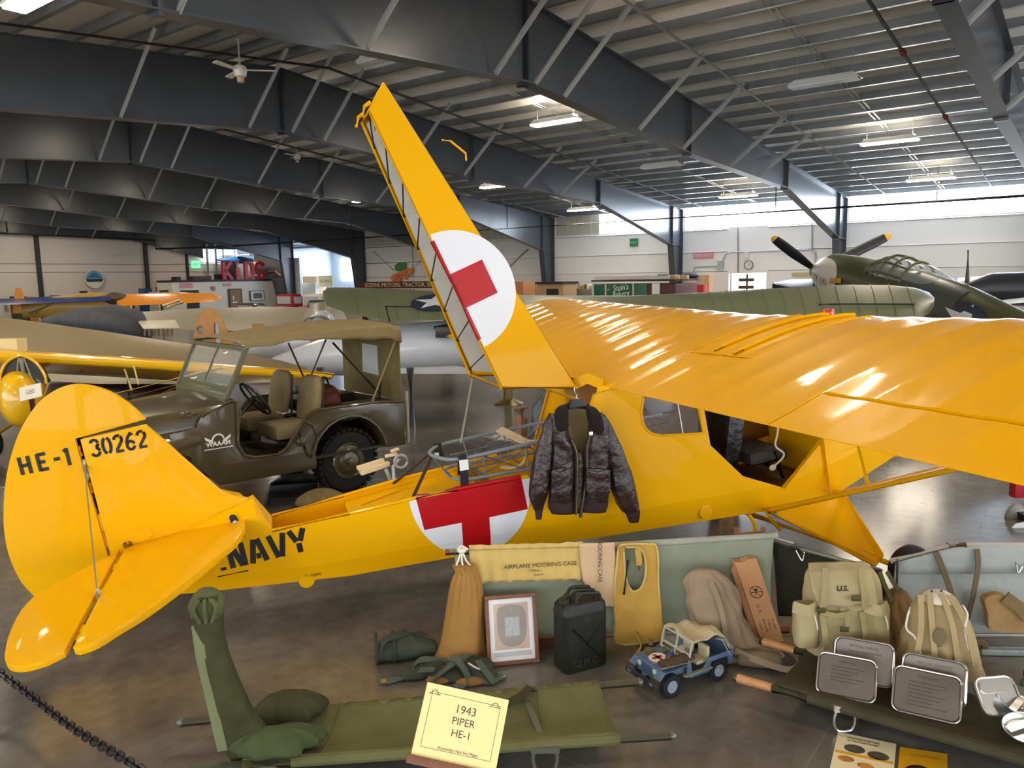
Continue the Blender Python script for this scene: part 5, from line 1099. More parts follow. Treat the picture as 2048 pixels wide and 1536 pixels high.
# --- booklets on the floor
def booklet(name, label, q, cov, th=.006):
    pts = [G(*p) for p in q]; o = pts[0]; ux = pts[1]-pts[0]; uy = pts[3]-pts[0]
    t = thing(name, label, 'booklet', o, 0); w_, h_ = ux.length, uy.length
    f = lambda x, y, z=0: ux*(x/w_)+uy*(y/h_)+V((0, 0, z+.001))
    MB().prism(rect(0, 0, w_, h_), f, th).obj('cover', cov, t, smooth=0); return t, f, w_, h_
pap = mat('cream_cover', '#e8dcb4', .5); dkp = mat('halftone_grey', '#5c5850', .6, noise=.6, nscale=25); yw = mat('yellow_cover', '#dba415', .45); pi_ = mat('booklet_ink', '#54452c', .6)
t, f, w_, h_ = booklet('booklet', 'cream booklet with oval pictures lying on the floor before the dark litter', ((1655, 1560), (1783, 1590), (1795, 1492), (1676, 1466)), pap)
for cx_, cy_ in ((.33, .70), (.73, .66)): MB().fill([[(w_*cx_+w_*.18*cos(2*pi*k/24), h_*cy_+h_*.085*sin(2*pi*k/24)) for k in range(24)]], lambda x, y, z: f(x, y, .0068+z), .0006).obj('oval_picture', dkp, t, smooth=0)
for cx_, cy_ in ((.22, .46), (.55, .40), (.82, .36)): MB().fill([[(w_*cx_+w_*.14*cos(2*pi*k/20), h_*cy_+h_*.06*sin(2*pi*k/20)) for k in range(20)]], lambda x, y, z: f(x, y, .0068+z), .0006).obj('oval_picture', mat('orange_halftone', '#c98b3a', .6, noise=.5, nscale=30), t, smooth=0)
MB().prism(rect(.0+w_*.02, h_*.55, w_*.98, h_*.60), lambda x, y, z: f(x, y, .0066+z), .0005).obj('yellow_band', yw, t, smooth=0)
for i, s_ in enumerate(('What Every Nurse Needs', 'for First Aid In The Field')): MB().text(s_, .017, lambda x, y, z: f(w_*.45+x, h_*(.92-.06*i)+y, .0068+z), sx=.8).obj('cover_title', pi_, t, smooth=0)
t, f, w_, h_ = booklet('booklet', 'yellow booklet with a head of dark hair lying beside the cream booklet', ((1790, 1600), (1895, 1618), (1904, 1520), (1800, 1496)), yw)
MB().text('COMPANION', .026, lambda x, y, z: f(w_*.55+x, h_*.86+y, .0068+z), sx=.8).obj('cover_title', mat('orange_title_ink', '#b27510', .6), t, smooth=0)
MB().fill([[(w_*.42+w_*.30*cos(2*pi*k/24), h_*.52+h_*.16*sin(2*pi*k/24)) for k in range(24)]], lambda x, y, z: f(x, y, .0068+z), .0006).obj('printed_hair', mat('dark_print', '#35150c', .6), t, smooth=0)
MB().fill([[(w_*.45+w_*.2*cos(2*pi*k/24), h_*.40+h_*.17*sin(2*pi*k/24)) for k in range(24)]], lambda x, y, z: f(x, y, .0075+z), .0006).obj('printed_face', mat('print_skin', '#d79a6c', .6), t, smooth=0)
# --- barrier chain
ch = mat('black_plastic_chain', '#17151a', .4)
pa, pb = D(-330, 1150, 4.3), D(560, 1790, 2.6)
t = thing('barrier_chain', 'black plastic barrier chain sagging across the lower left corner', 'chain', (pa+pb)/2*V((1, 1, 0)))
ca_pts = [D(0, 1345, 3.95), D(140, 1452, 3.42), D(275, 1536, 3.0)]
path = smoothpts([pa, D(-150, 1240, 4.15)]+ca_pts+[D(400, 1640, 2.8), pb], 40)
acc = [0.]
for p, q in zip(path, path[1:]): acc.append(acc[-1]+(q-p).length)
nL = int(acc[-1]/.043); j = 0
for i in range(nL):
    d0 = (i+.5)*.043
    while acc[j+1] < d0: j += 1
    p = path[j].lerp(path[j+1], (d0-acc[j])/(acc[j+1]-acc[j])); d_ = (path[j+1]-path[j]).normalized()
    if not (-120 < 1024+FPX*(p-V((0, 0, CH))).dot(CR)/(p-V((0, 0, CH))).dot(CF) < 420): continue
    x_, y_, _ = frame_of(d_); a_ = pi/4+(pi/2 if i % 2 else 0); n_ = x_*cos(a_)+y_*sin(a_)
    MB().tube([p-t.location+d_*(.019*cos(b)+.012*math.copysign(1, cos(b))*(abs(cos(b)) > .05))+n_*(.016*sin(b)) for b in [2*pi*k/10 for k in range(10)]], .0062, 6, closed=True).obj('chain_link', ch, t)
mb = MB(); mb.tube([p-t.location for p in path[:60]], .012, 6); mb.obj('chain_end', ch, t)
mb = MB(); mb.tube([p-t.location for p in path[-50:]], .012, 6); mb.obj('chain_end', ch, t)
# ================================================================ LEATHER JACKET ON ITS HANGER
lea = mat('brown_leather', '#382622', .34, spec=.5, noise=.3, nscale=9, bump=.9, bscale=13, col2='#211514')
fur = mat('dark_fur_collar', '#22130f', .95, bump=.9, bscale=90, noise=.4, nscale=60)
knit = mat('brown_knit_rib', '#36231f', .9, bump=.6, bscale=70, stretch=(6, 6, .6))
lin_ = mat('olive_lining', '#7b6a3c', .7, bump=.5, bscale=14, noise=.25, nscale=8)
jo = PW((2.9, -.56, .30)); FJ = Fr((jo.x, jo.y, 0), 17.76)
zref = FJ.loc(1150, 900)[1]
t = FJ.root('leather_jacket', 'brown leather flight jacket with dark fur collar hanging on the yellow fuselage', 'jacket', 0, 0, zref)
jl = lambda px, py, off=0.: (lambda q: (q[0], q[1]-zref))(FJ.loc(px, py, off))
def jpanel(name, rows, y0, bulge, m, nu=26, nv=12, wv=.006, seed=0., solid=.006):
    R_ = [(jl(l, py, y0), jl(r_, py, y0)) for py, l, r_ in rows]; L_ = len(R_)-1
    def fn(u, v):
        f = u*L_; i = min(int(f), L_-1); k = f-i; a = V((R_[i][0][0], R_[i][0][1])).lerp(V((R_[i+1][0][0], R_[i+1][0][1])), k); b = V((R_[i][1][0], R_[i][1][1])).lerp(V((R_[i+1][1][0], R_[i+1][1][1])), k)
        p = a.lerp(b, v); return V((p.x, y0-bulge*sin(pi*min(1, max(0, v)))**.7*(.7+.3*sin(pi*u))+wv*(nz(p.x*14, p.y*10, seed)+.6*nz(p.x*30, p.y*16, seed+4)), p.y))
    return MB().grid(nu, nv, fn).obj(name, m, t, solid=solid, smooth=60)
jpanel('lining', ((812, 1120, 1180), (830, 1110, 1200), (870, 1104, 1214), (940, 1102, 1216), (1000, 1100, 1214)), .045, -.01, lin_, seed=2.)
jpanel('front_panel', ((826, 1098, 1130), (845, 1099, 1133), (870, 1101, 1138), (900, 1102, 1150), (950, 1100, 1152), (1000, 1097, 1149), (1004, 1096, 1149)), -.03, .055, lea, 30, 14, .012, 1.)
jpanel('front_panel', ((824, 1178, 1203), (845, 1178, 1218), (866, 1177, 1219), (890, 1171, 1220), (940, 1171, 1219), (990, 1165, 1217), (1002, 1164, 1216)), -.03, .055, lea, 30, 14, .012, 7.)
jpanel('hem_rib', ((1000, 1096, 1150), (1014, 1096, 1149), (1027, 1104, 1148)), -.035, .04, knit, 6, 16, .003)
jpanel('hem_rib', ((1000, 1165, 1216), (1012, 1163, 1215), (1024, 1160, 1211)), -.035, .04, knit, 6, 16, .003)
def sleeve(rows, seed, dep):
    mb = MB(); sec = []
    for py, l, r_ in rows:
        a, b = jl(l, py, -.02), jl(r_, py, -.02); sec.append((a[1], (a[0]+b[0])/2, 0., abs(b[0]-a[0])/2, dep*abs(b[0]-a[0])/2))
    return bag(sorted(sec, key=lambda s: s[0]), 2.3, 26, seed, .13)
s_ = sleeve(((828, 1097, 1110), (845, 1087, 1107), (876, 1078, 1105), (915, 1067, 1102), (959, 1059, 1099), (987, 1058, 1094), (1008, 1062, 1087), (1020, 1067, 1085)), 2., .75).obj('sleeve', lea, t, sub=1, smooth=60, loc=(0, -.03, 0))
sleeve(((1017, 1068, 1085), (1026, 1070, 1083), (1038, 1071, 1082)), 3., .8).obj('cuff', knit, s_)
s_ = sleeve(((828, 1192, 1207), (848, 1204, 1220), (876, 1208, 1233), (905, 1212, 1246), (940, 1217, 1258), (975, 1221, 1268), (1005, 1232, 1274), (1026, 1246, 1277)), 5., .7).obj('sleeve', lea, t, sub=1, smooth=60, loc=(0, -.03, 0))
sleeve(((1022, 1248, 1277), (1034, 1254, 1277), (1044, 1258, 1275)), 6., .8).obj('cuff', knit, s_)
def lobe(pts, y, d_, m, name, seed):
    p2 = sm2([jl(a, b, y) for a, b in pts], 4); c_ = (sum(p[0] for p in p2)/len(p2), sum(p[1] for p in p2)/len(p2))
    secs = [[V((c_[0]+(px-c_[0])*k, y-dy+.004*nz(px*30, pz*30, seed), c_[1]+(pz-c_[1])*k)) for px, pz in p2] for k, dy in ((.3, 0), (.97, 0), (1.0, d_*.4), (.93, d_*.8), (.7, d_), (.1, d_*1.05))]
    return MB().loft(secs).obj(name, m, t, smooth=60)
lobe(((1108, 832), (1112, 816), (1128, 808), (1133, 818), (1133, 840), (1133, 852), (1124, 862), (1112, 858)), -.065, .05, fur, 'fur_collar', 1.)
lobe(((1172, 812), (1188, 814), (1199, 830), (1205, 858), (1196, 868), (1184, 862), (1176, 845), (1172, 825)), -.065, .05, fur, 'fur_collar', 2.)
lobe(((1128, 808), (1150, 804), (1176, 808), (1178, 818), (1150, 816), (1130, 818)), .0, .03, fur, 'collar_back', 3.)
for pts, nm in ((((1104, 945), (1110, 938), (1135, 936), (1137, 950), (1136, 995), (1104, 998)), 'pocket'), (((1172, 940), (1178, 937), (1216, 938), (1219, 950), (1216, 990), (1176, 994)), 'pocket')):
    p2 = sm2([jl(a, b, -.09) for a, b in pts], 3); MB().fill([p2], lambda x, y, z: V((x, -.094+z+.006*nz(x*20, y*20), y)), .022).obj(nm, lea, t, bevel=.006, smooth=60)
for pts in (((1104, 940), (1120, 944), (1137, 938), (1136, 955), (1120, 962), (1104, 955)), ((1174, 940), (1195, 943), (1218, 939), (1217, 953), (1197, 960), (1175, 955))):
    p2 = sm2([jl(a, b, -.11) for a, b in pts], 3); MB().fill([p2], lambda x, y, z: V((x, -.113+z, y)), .012).obj('pocket_flap', lea, t, bevel=.003, smooth=60)
zp = mat('dark_zip_tape', '#1c1210', .6, bump=.5, bscale=60); zm = mat('zip_brass', '#7a6b45', .4, .7)
for pts in (((1140, 876), (1150, 905), (1151, 950), (1149, 1027)), ((1181, 866), (1171, 890), (1170, 950), (1161, 1010), (1158, 1033))):
    q = [jl(a, b, -.05) for a, b in pts]; MB().strap(smoothpts([(x, -.062-.012*min(1, i), z) for i, (x, z) in enumerate(q)], 6), .022, .008, (1, 0, 0)).obj('zip_tape', zp, t)
    MB().tube(smoothpts([(x, -.068-.012*min(1, i), z) for i, (x, z) in enumerate(q)], 6), .0035, 6).obj('zip', zm, t)
jpanel('wind_flap', ((905, 1149, 1165), (950, 1150, 1168), (1000, 1149, 1163), (1026, 1149, 1160)), -.06, .012, mat('dark_leather_placket', '#2e1d1c', .45, bump=.6, bscale=30), 16, 5, .005)
q = jl(1180, 867, -.09); MB().box((q[0], -.10, q[1]), (.028, .015, .03)).obj('collar_clasp', chrome, t, bevel=.004)
t = FJ.root('coat_hanger', 'black plastic coat hanger with a wire hook holding the leather jacket', 'hanger', 0, 0, zref)
lb = [jl(*p) for p in ((1134, 816), (1138, 800), (1150, 797), (1163, 799), (1169, 815), (1152, 812))]
MB().fill([sm2(lb, 3)], lambda x, y, z: V((x, -.03+z, y)), .035).obj('hanger_body', mat('black_plastic', '#16181a', .45), t, bevel=.008, smooth=60)
hk = [jl(*p) for p in ((1152, 799), (1151, 792), (1153, 789), (1149, 786), (1147, 780), (1148, 774), (1151, 775))]
MB().tube(smoothpts([(x, -.015, z) for x, z in hk], 5), .004, 8).obj('hook', chrome, t)
# ================================================================ WIRE BASKET STRETCHER ON THE OPEN DECK
t = proot('basket_stretcher', 'grey tubular wire basket stretcher lying on the open rear deck of the yellow airplane', 'stretcher', (2.1, 0, -.12))
O = V((2.1, 0, -.12)); bl = lambda x, y, z: V((x, y, z))-O
grey = mat('grey_painted_tube', '#7d858d', .4, spec=.4)
rz_ = lambda x: .085-.055*(x-2.05); bz_ = lambda x: -.072-.11*(x-2.1)
rail = [(3.75, -.25), (3.0, -.265), (2.4, -.265), (2.2, -.26), (2.1, -.2), (2.04, -.08), (2.03, 0), (2.04, .08), (2.1, .2), (2.2, .26), (2.4, .265), (3.0, .265), (3.75, .25)]
MB().tube(smoothpts([bl(x, y, rz_(x)+.008*(x < 2.1)) for x, y in rail], 5), .0125, 10).obj('top_rail', grey, t)
br_ = [(3.75, -.19), (3.0, -.21), (2.3, -.21), (2.17, -.19), (2.12, -.1), (2.11, 0), (2.12, .1), (2.17, .19), (2.3, .21), (3.0, .21), (3.75, .19)]
MB().tube(smoothpts([bl(x, y, bz_(x)) for x, y in br_], 5), .011, 10).obj('bottom_rail', grey, t)
for y in (-.1, .1, 0): MB().tube([bl(2.035, y*.7, rz_(2.035)), bl(2.12, y, bz_(2.12))], .008, 8).obj('end_strut', grey, t)
for i, x in enumerate((2.32, 2.62, 2.92, 3.22, 3.52)):
    for s in (-1, 1):
        MB().tube([bl(x, s*.265, rz_(x)), bl(x, s*.21, bz_(x))], .006, 6).obj('side_rib', grey, t)
        MB().tube([bl(x, s*.265, rz_(x)-.01), bl(x+.28, s*.21, bz_(x+.28))], .006, 6).tube([bl(x+.28, s*.262, rz_(x+.28)-.03), bl(x, s*.225, bz_(x)+.03)], .005, 6).obj('side_brace', grey, t)
    MB().tube([bl(x, -.21, bz_(x)), bl(x, .21, bz_(x))], .007, 6).obj('cross_rib', grey, t)
for s in (-1, 1): MB().tube([bl(2.2, s*.235, -.01), bl(3.7, s*.225, -.08)], .006, 6).obj('mid_rail', grey, t)
net = MB(); wn = mat('chicken_wire', '#8a8f90', .4, .6)
for k in range(26): net.tube([bl(2.14+.06*k, -.2, bz_(2.14+.06*k)+.006), bl(2.14+.06*k+.12, .2, bz_(2.2+.06*k)+.006)], .0016, 4, cap=False).tube([bl(2.14+.06*k, .2, bz_(2.14+.06*k)+.006), bl(2.14+.06*k+.12, -.2, bz_(2.2+.06*k)+.006)], .0016, 4, cap=False)
net.obj('wire_mesh', wn, t, kind='stuff')
bw_ = mat('black_webbing', '#16171b', .8); ww = mat('white_webbing', '#e6e6e4', .7); bg = mat('beige_webbing', '#d8c099', .85, bump=.4, bscale=30)
for s in (-1, 1):
    st_ = [(2.17, -.20, -.04), (2.185, -.262, .098), (2.178, -.292, .06), (2.165, -.30, -.02), (2.153, -.292, -.11)] if s < 0 else [(2.13, .23, .10), (2.12, .20, .06), (2.12, .17, .0)]
    MB().strap(smoothpts([bl(*p) for p in st_], 4), .055, .007, (1, 0, 0)).obj('black_strap', bw_, t)
MB().strap([bl(2.182, -.298, .078), bl(2.175, -.306, .035), bl(2.172, -.308, .012)], .058, .008, (1, 0, 0)).obj('white_strap', ww, t)
MB().box(bl(2.155, -.302, -.10), (.06, .012, .018)).obj('strap_buckle', chrome, t, bevel=.002)
MB().strap([bl(2.10, .17, .05), bl(2.09, .15, .02)], .03, .012, (1, 0, 0)).obj('strap_clip', ww, t)
MB().strap(smoothpts([bl(2.60, .275, .07), bl(2.66, .16, .03), bl(2.70, .02, .0), bl(2.74, -.12, .02), bl(2.80, -.27, .055), bl(2.80, -.28, .03)], 5), .07, .006, (1, 0, 0)).obj('beige_strap', bg, t)
MB().strap(smoothpts([bl(2.70, .0, .0), bl(2.66, -.1, -.04), bl(2.60, -.17, -.09), bl(2.52, -.17, -.10), bl(2.47, -.12, -.09)], 5), .05, .005, (.4, 1, 0)).obj('beige_strap_tail', bg, t)
# beige strap bundle and litter fittings lying over the far coaming
t = proot('litter_fittings', 'beige straps and grey metal fittings bundled on the far side of the rear deck', 'fittings', (1.78, .26, -.09))
MB().box((-.10, .12, .10), (.22, .05, .035), .2).box((-.12, .14, .13), (.2, .045, .03), .15).obj('folded_strap', bg, t, bevel=.006)
MB().tube([(.0, .02, .0), (.02, .05, .09), (.07, .02, .14)], .013, 8).tube([(-.02, .05, .0), (-.03, .09, .08)], .013, 8).obj('metal_arm', mat('grey_fitting', '#9aa099', .4, .4), t)
MB().tube([(.08+.045*cos(a), .03, .12+.045*sin(a)) for a in [2*pi*k/18 for k in range(18)]], .010, 8, closed=True).obj('metal_ring', mat('grey_fitting', '#9aa099', .4), t)
MB().box((.03, .08, .17), (.09, .03, .02), -.3).box((.06, .07, .20), (.06, .03, .02), .4).obj('beige_clip', bg, t, bevel=.004)
# ================================================================ OLIVE ARMY JEEP
JS = .96; JR = V((-2.192, 8.578, 0)); JA = 3.8782
JP = thing('jeep', 'olive drab army jeep with a tan canvas top parked behind the yellow tail', 'jeep', JR, JA); JP.scale = (JS,)*3
od = mat('olive_drab_enamel', '#4b4226', .3, coat=.35, spec=.5, noise=.15, nscale=3); odd = mat('olive_drab_dark', '#2c2815', .5)
tan = cloth('tan_jeep_canvas', '#8a7a55', noise=.12, bump=.35, bscale=5); tand = cloth('curtain_canvas', '#7c7048', noise=.15, bump=.3, bscale=6)
seatc = cloth('seat_canvas', '#8b7d5c', noise=.12, bump=.2)
arch = [(.42+.0, .42)]+[(.0+.46*cos(radians(a)), .40+.46*sin(radians(a))) for a in range(20, 165, 12)]+[(-.46, .45)]
side = [(-.71, .95), (-.71, .44)]+arch[::-1]+[(.43, .36), (1.47, .38), (1.62, .55), (1.64, 1.0), (1.60, 1.08), (1.32, 1.19), (1.25, 1.18), (1.265, .75), (1.21, .64), (1.10, .60), (.86, .59), (.76, .64), (.61, .83), (.52, .95), (.42, .99), (-.3, .99)]
for s in (1, -1): MB().fill([side], lambda x, y, z: V((x, s*(.75+z), y)), .03).obj('body_side', od, JP, bevel=.012, smooth=40)
MB().tube([(x, .775, z) for x, z in side[-12:]+[side[0]]], .016, 8).obj('body_edge_roll', od, JP)
MB().box((-.70, 0, .70), (.03, 1.5, .5)).obj('tailgate_panel', od, JP, bevel=.01)
MB().box((.4, 0, .47), (2.2, 1.46, .03)).obj('floor_pan', odd, JP)
MB().box((-.3, .50, .885), (.8, .42, .14)).box((-.3, -.50, .885), (.8, .42, .14)).obj('wheel_well_box', odd, JP, bevel=.02)
hd = []
for x, w, zt, zl in ((1.28, .72, 1.20, 1.10), (1.5, .68, 1.19, 1.06), (2.0, .56, 1.15, 1.0), (2.55, .48, 1.06, .94)):
    hd.append([V((x, y, z)) for y, z in ((-w, .6), (-w, zl), (-w*.92, zl+(zt-zl)*.65), (-w*.6, zt), (0, zt+.02), (w*.6, zt), (w*.92, zl+(zt-zl)*.65), (w, zl), (w, .6))])
MB().loft(hd).obj('hood', od, JP, smooth=50, bevel=.01)
for s in (1, -1):
    fz = [(1.62, .97), (2.0, .93), (2.35, .88), (2.6, .78), (2.66, .62)]
    MB().loft([[V((x, s*.48, z-.0)), V((x, s*.74, z-.02)), V((x, s*.78, z-.07)), V((x, s*.78, z-.16)), V((x, s*.48, z-.16))] for x, z in fz]).obj('front_fender', od, JP, smooth=50, bevel=.02)
    MB().fill([[(1.62, .42), (1.68, .42), (1.72, .7), (1.9, .80), (1.9, .95), (1.62, .98)]], lambda x, y, z: V((x, s*(.75+z), y)), .03).obj('fender_skirt', od, JP, bevel=.01)
MB().box((2.62, 0, .80), (.04, .98, .46)).obj('grille', od, JP, bevel=.02)
MB().box((2.82, 0, .55), (.06, 1.4, .14)).obj('front_bumper', od, JP, bevel=.01)
def jwheel(x, s):
    c = V((x, s*.62, .36)); t_ = wheel(c, .36, .19, 'road_wheel', JP, od)
    M = Matrix.Translation(c) @ Matrix.Rotation(pi/2, 4, 'X')
    tr = MB()
    for k in range(30):
        a = 2*pi*k/30
        for q in (-1, 1):
            p = M@V((.355*cos(a+q*.05), .355*sin(a+q*.05), q*.055)); tr.box(p, (.05, .075, .028), R=(Matrix.Rotation(-a+pi/2, 3, 'Y')))
    tr.obj('tread', rub, t_)
    o = s*.095
    MB().lathe([(.205, -.0), (.19, .02), (.175, .0), (.12, .015), (.10, .035), (.05, .04), (.045, .07), (.0, .072)], 24, Matrix.Translation(c+V((0, o*.8, 0))) @ Matrix.Rotation(-s*pi/2, 4, 'X'), cap=False).obj('rim', mat('rim_olive_gloss', '#4c431f', .3, coat=.5), t_)
for x in (0, 2.06):
    for s in (1, -1): jwheel(x, s)
for s in (1, -1): MB().loft([[V((.02+.48*cos(radians(a)), s*y, .40+.49*sin(radians(a)))) for y in (.50, .79)]+[V((.02+.46*cos(radians(a)), s*y, .40+.47*sin(radians(a)))) for y in (.79, .50)] for a in range(10, 171, 16)]).obj('wheel_arch', od, JP)
MB().box((.0, 0, .36), (.12, 1.1, .12)).box((2.06, 0, .36), (.12, 1.1, .12)).box((1.0, 0, .42), (3.2, .6, .1)).obj('chassis', odd, JP)
MB().box((-.78, 0, .52), (.06, 1.3, .1)).obj('rear_bumper', od, JP, bevel=.01)
MB().box((-.78, .72, .75), (.03, .03, .6)).obj('rear_post', mat('pale_rear_post', '#9c9884', .4), JP)
MB().tube([(.62, .775, .80), (.55, .775, .60), (.52, .775, .52), (.44, .775, .56), (.40, .775, .7), (.46, .775, .84), (.56, .775, .9)], .012, 8).obj('tool_guard', od, JP)
MB().lathe([(.05, 0), (.05, .02), (.03, .03), (0, .03)], 16, Matrix.Translation((.60, .77, .68)) @ Matrix.Rotation(-pi/2, 4, 'X')).obj('fuel_filler', od, JP)
# windshield
wz0, wz1, wx0, wx1 = 1.20, 1.70, 1.31, 1.07; wsf = MB(); wt = mat('windshield_frame_olive', '#5f6048', .4)
P0 = lambda y, k: V((lerp(wx0, wx1, k), y, lerp(wz0, wz1, k)))
for y in (-.67, .67): wsf.bar(P0(y, 0), P0(y, 1), .045, .04, (0, 1, 0))
for k in (.0, .18, .96): wsf.bar(P0(-.67, k), P0(.67, k), .035, .045 if k else .07)
wsf.obj('windshield_frame', wt, JP, bevel=.004)
MB().bar(P0(.0, .18), P0(0, .95), .02, .02, (0, 1, 0)).obj('windshield_divider', wt, JP)
MB().add([P0(-.65, 0), P0(.65, 0), P0(.65, .18), P0(-.65, .18)], [(0, 1, 2, 3)]).obj('windshield_lower_panel', wt, JP, solid=.02)
MB().add([P0(-.65, .19), P0(.65, .19), P0(.65, .95), P0(-.65, .95)], [(0, 1, 2, 3)]).obj('windshield_glass', mat('jeep_glass', '#cfd6cf', .04, alpha=.20, spec=.7), JP, solid=.004)
MB().box((1.28, 0, 1.10), (.06, 1.4, .2)).obj('dashboard', odd, JP, bevel=.01)
# seats, steering
for y in (.36, -.36):
    st = MB().loft([ring(.30-.09*z, y, .84+z*.46, .055*k, .22*k2, 4, 20, y, .02) for z, k, k2 in ((0, .9, .9), (.3, 1, 1), (.8, 1, .95), (.97, .8, .75), (1.02, .3, .5))]).obj('seat_back', seatc, JP, smooth=60)
    MB().box((.55, y, .76), (.46, .46, .16)).obj('seat_cushion', seatc, JP, bevel=.05)
    MB().tube([(.25, y-.22, .6), (.2, y-.22, 1.27), (.2, y+.22, 1.27), (.25, y+.22, .6)], .012, 8).obj('seat_tube', odd, JP)
sw = Matrix.Translation((.88, .36, 1.12)) @ Matrix.Rotation(-.95, 4, 'Y')
MB().tube([sw@V((.21*cos(a), .21*sin(a), 0)) for a in [2*pi*k/28 for k in range(28)]], .013, 8, closed=True).tube([sw@V((.2, 0, 0)), sw@V((-.2, 0, 0))], .01, 6).tube([sw@V((0, .2, 0)), sw@V((0, 0, 0))], .01, 6).tube([sw@V((0, 0, 0)), (1.25, .36, .80)], .02, 8).obj('steering_wheel', mat('black_bakelite', '#15140f', .35), JP)
# canvas top, bows, curtain
def topfn(u, v):
    x = lerp(1.10, -.76, u); w = lerp(.69, .66, u); y = lerp(-w, w, v); e = abs(2*v-1)
    z = interp([(0, 1.72), (.25, 1.77), (.62, 1.83), (.93, 1.83), (1, 1.79)], u)+.035*(1-e**2.5)*(1-.3*u)-.10*max(0, (e-.93)/.07)*0
    return V((x, y, z+.012*nz(x*3, y*3)+.012*sin(u*9.4)*(1-e)))
MB().grid(28, 20, topfn).obj('canvas_top', tan, JP, solid=.012, smooth=60)
for s in (1, -1):
    MB().grid(28, 4, lambda u, v: topfn(u, 1 if s > 0 else 0)+V((0, s*.012*v, -v*interp([(0, .04), (.3, .05), (.7, .14), (1, .17)], u)+.006*sin(u*30)*v))).obj('top_valance', tan, JP, solid=.008, smooth=60)
MB().grid(4, 20, lambda u, v: topfn(1, v)+V((-.02*u, 0, -.16*u))).obj('rear_valance', tan, JP, solid=.008, smooth=60)
wq = [(-.16, 1.22), (.20, 1.20), (.19, 1.56), (-.15, 1.57)]
MB().fill([[(-.62, .95), (.66, .95), (.66, 1.68), (-.62, 1.68)], wq], lambda x, y, z: V((-.745+z, x, y)), .008).obj('rear_curtain', tand, JP, smooth=0)
MB().fill([wq], lambda x, y, z: V((-.745+z, x, y)), .004).obj('curtain_window', mat('cloudy_vinyl', '#c9cdc6', .5, alpha=.9), JP, smooth=0)
bm_ = mat('bow_tube', '#3c3626', .4)
for A, B_ in (((-.01, -.62, 1.60), (-.28, -.66, .98)), ((-.52, -.62, 1.62), (-.22, -.66, 1.0)), ((-.60, -.60, 1.56), (-.74, .2, .98)), ((-.70, .65, 1.64), (-.26, .72, .88))):
    MB().tube([A, B_], .014, 8).obj('top_bow', bm_ if A[1] < .6 else mat('bow_tube_tan', '#8c7c55', .4), JP)
MB().tube([(-.55, .5, .96), (-.57, .5, 1.18)], .02, 8).obj('rear_grab_post', mat('dark_post_paint', '#20221c', .4), JP)
MB().tube([(1.22, .78, 1.1), (1.27, .79, .8)], .008, 6).obj('windshield_arm', mat('bow_tube_tan', '#8c7c55', .4), JP)
for x, z in ((1.72, 1.12), (1.66, 1.1)): MB().box((x, .70, z), (.08, .05, .03), .4).obj('hood_latch', od, JP, bevel=.008)
# door badge
bd = mat('white_decal', '#e8e6df', .5)
dg_ = MB(); jf = lambda x, y, z=0: V((1.455-x, .768+z, .83+y))
dg_.tube([jf(.055*cos(a), .005+.05*sin(a), 0) for a in [pi*k/12 for k in range(13)]], .009, 6)
for s in (-1, 1): dg_.prism([(s*.05, .0), (s*.13, .045), (s*.12, .012), (s*.05, -.03)][::s], lambda x, y, z: jf(x, y, z), .002)
dg_.obj('badge_wings', bd, JP); MB().text('WAAAM', .062, lambda x, y, z: jf(x, y-.035, z+.001), bold=.002).obj('badge_lettering', bd, JP, smooth=0)
MB().prism([(-.14, -.08), (.14, -.08), (.14, -.072), (-.14, -.072)], lambda x, y, z: jf(x, y-.004, z), .002).obj('badge_underline', bd, JP, smooth=0)
t = thing('duffel_bag', 'red-brown patterned bag on the jeep floor behind the seats', 'bag', JR+Matrix.Rotation(JA, 3, 'Z')@V((-.08, .08, .49))*JS, JA)
bag([(0, 0, 0, .12, .15), (.2, 0, 0, .15, .18), (.46, 0, 0, .15, .18), (.60, 0, 0, .1, .12), (.64, 0, 0, .03, .04)], 3, 24, 2., .1).obj('sack', mat('red_brown_pattern', '#7a3a22', .7, col2='#3d1c12', nscale=14, noise=.5), t, smooth=60)
MB().tube(smoothpts([(-.06, 0, .6), (-.03, 0, .7), (.03, 0, .7), (.06, 0, .6)], 4), .012, 8).obj('handle', blk, t)
# ================================================================ TOY JEEP
TJ = thing('toy_jeep', 'blue-grey toy ambulance jeep with a red cross hood, parked beside the yellow vest', 'toy jeep', (1.066, 4.188, 0), radians(209.6)); TJ.scale = (1/6.0,)*3
bl_ = mat('toy_blue_grey', '#566b88', .45, noise=.2, nscale=5); bld = mat('toy_dark_blue', '#232b3b', .5); trb = mat('toy_tyre', '#24272b', .8); twh = mat('toy_grey_trim', '#8d99a8', .5)
ts = [(-.62, .98), (-.62, .52), (-.42, .52), (-.36, .80), (.36, .80), (.46, .46), (1.28, .46), (1.42, .62), (1.42, 1.0), (1.28, 1.04), (1.2, .66), (.78, .62), (.6, .8), (.48, .96)]
for s in (1, -1): MB().fill([ts], lambda x, y, z: V((x, s*(.74+z), y)), .04).obj('body_side', bl_, TJ, bevel=.01)
MB().box((.4, 0, .52), (2.0, 1.46, .05)).box((-.6, 0, .75), (.04, 1.48, .46)).obj('tub', bl_, TJ)
MB().loft([[V((x, y, z)) for y, z in ((-w, .62), (-w, zt-.04), (-w*.8, zt), (w*.8, zt), (w, zt-.04), (w, .62))] for x, w, zt in ((1.4, .60, 1.04), (2.42, .46, .99))]).obj('hood', bl_, TJ, bevel=.015)
MB().lathe([(.30, 0), (.30, .012)], 28, Matrix.Translation((1.98, -.05, 1.018)) @ Matrix.Rotation(.045, 4, 'Y')).obj('hood_white_circle', whp, TJ)
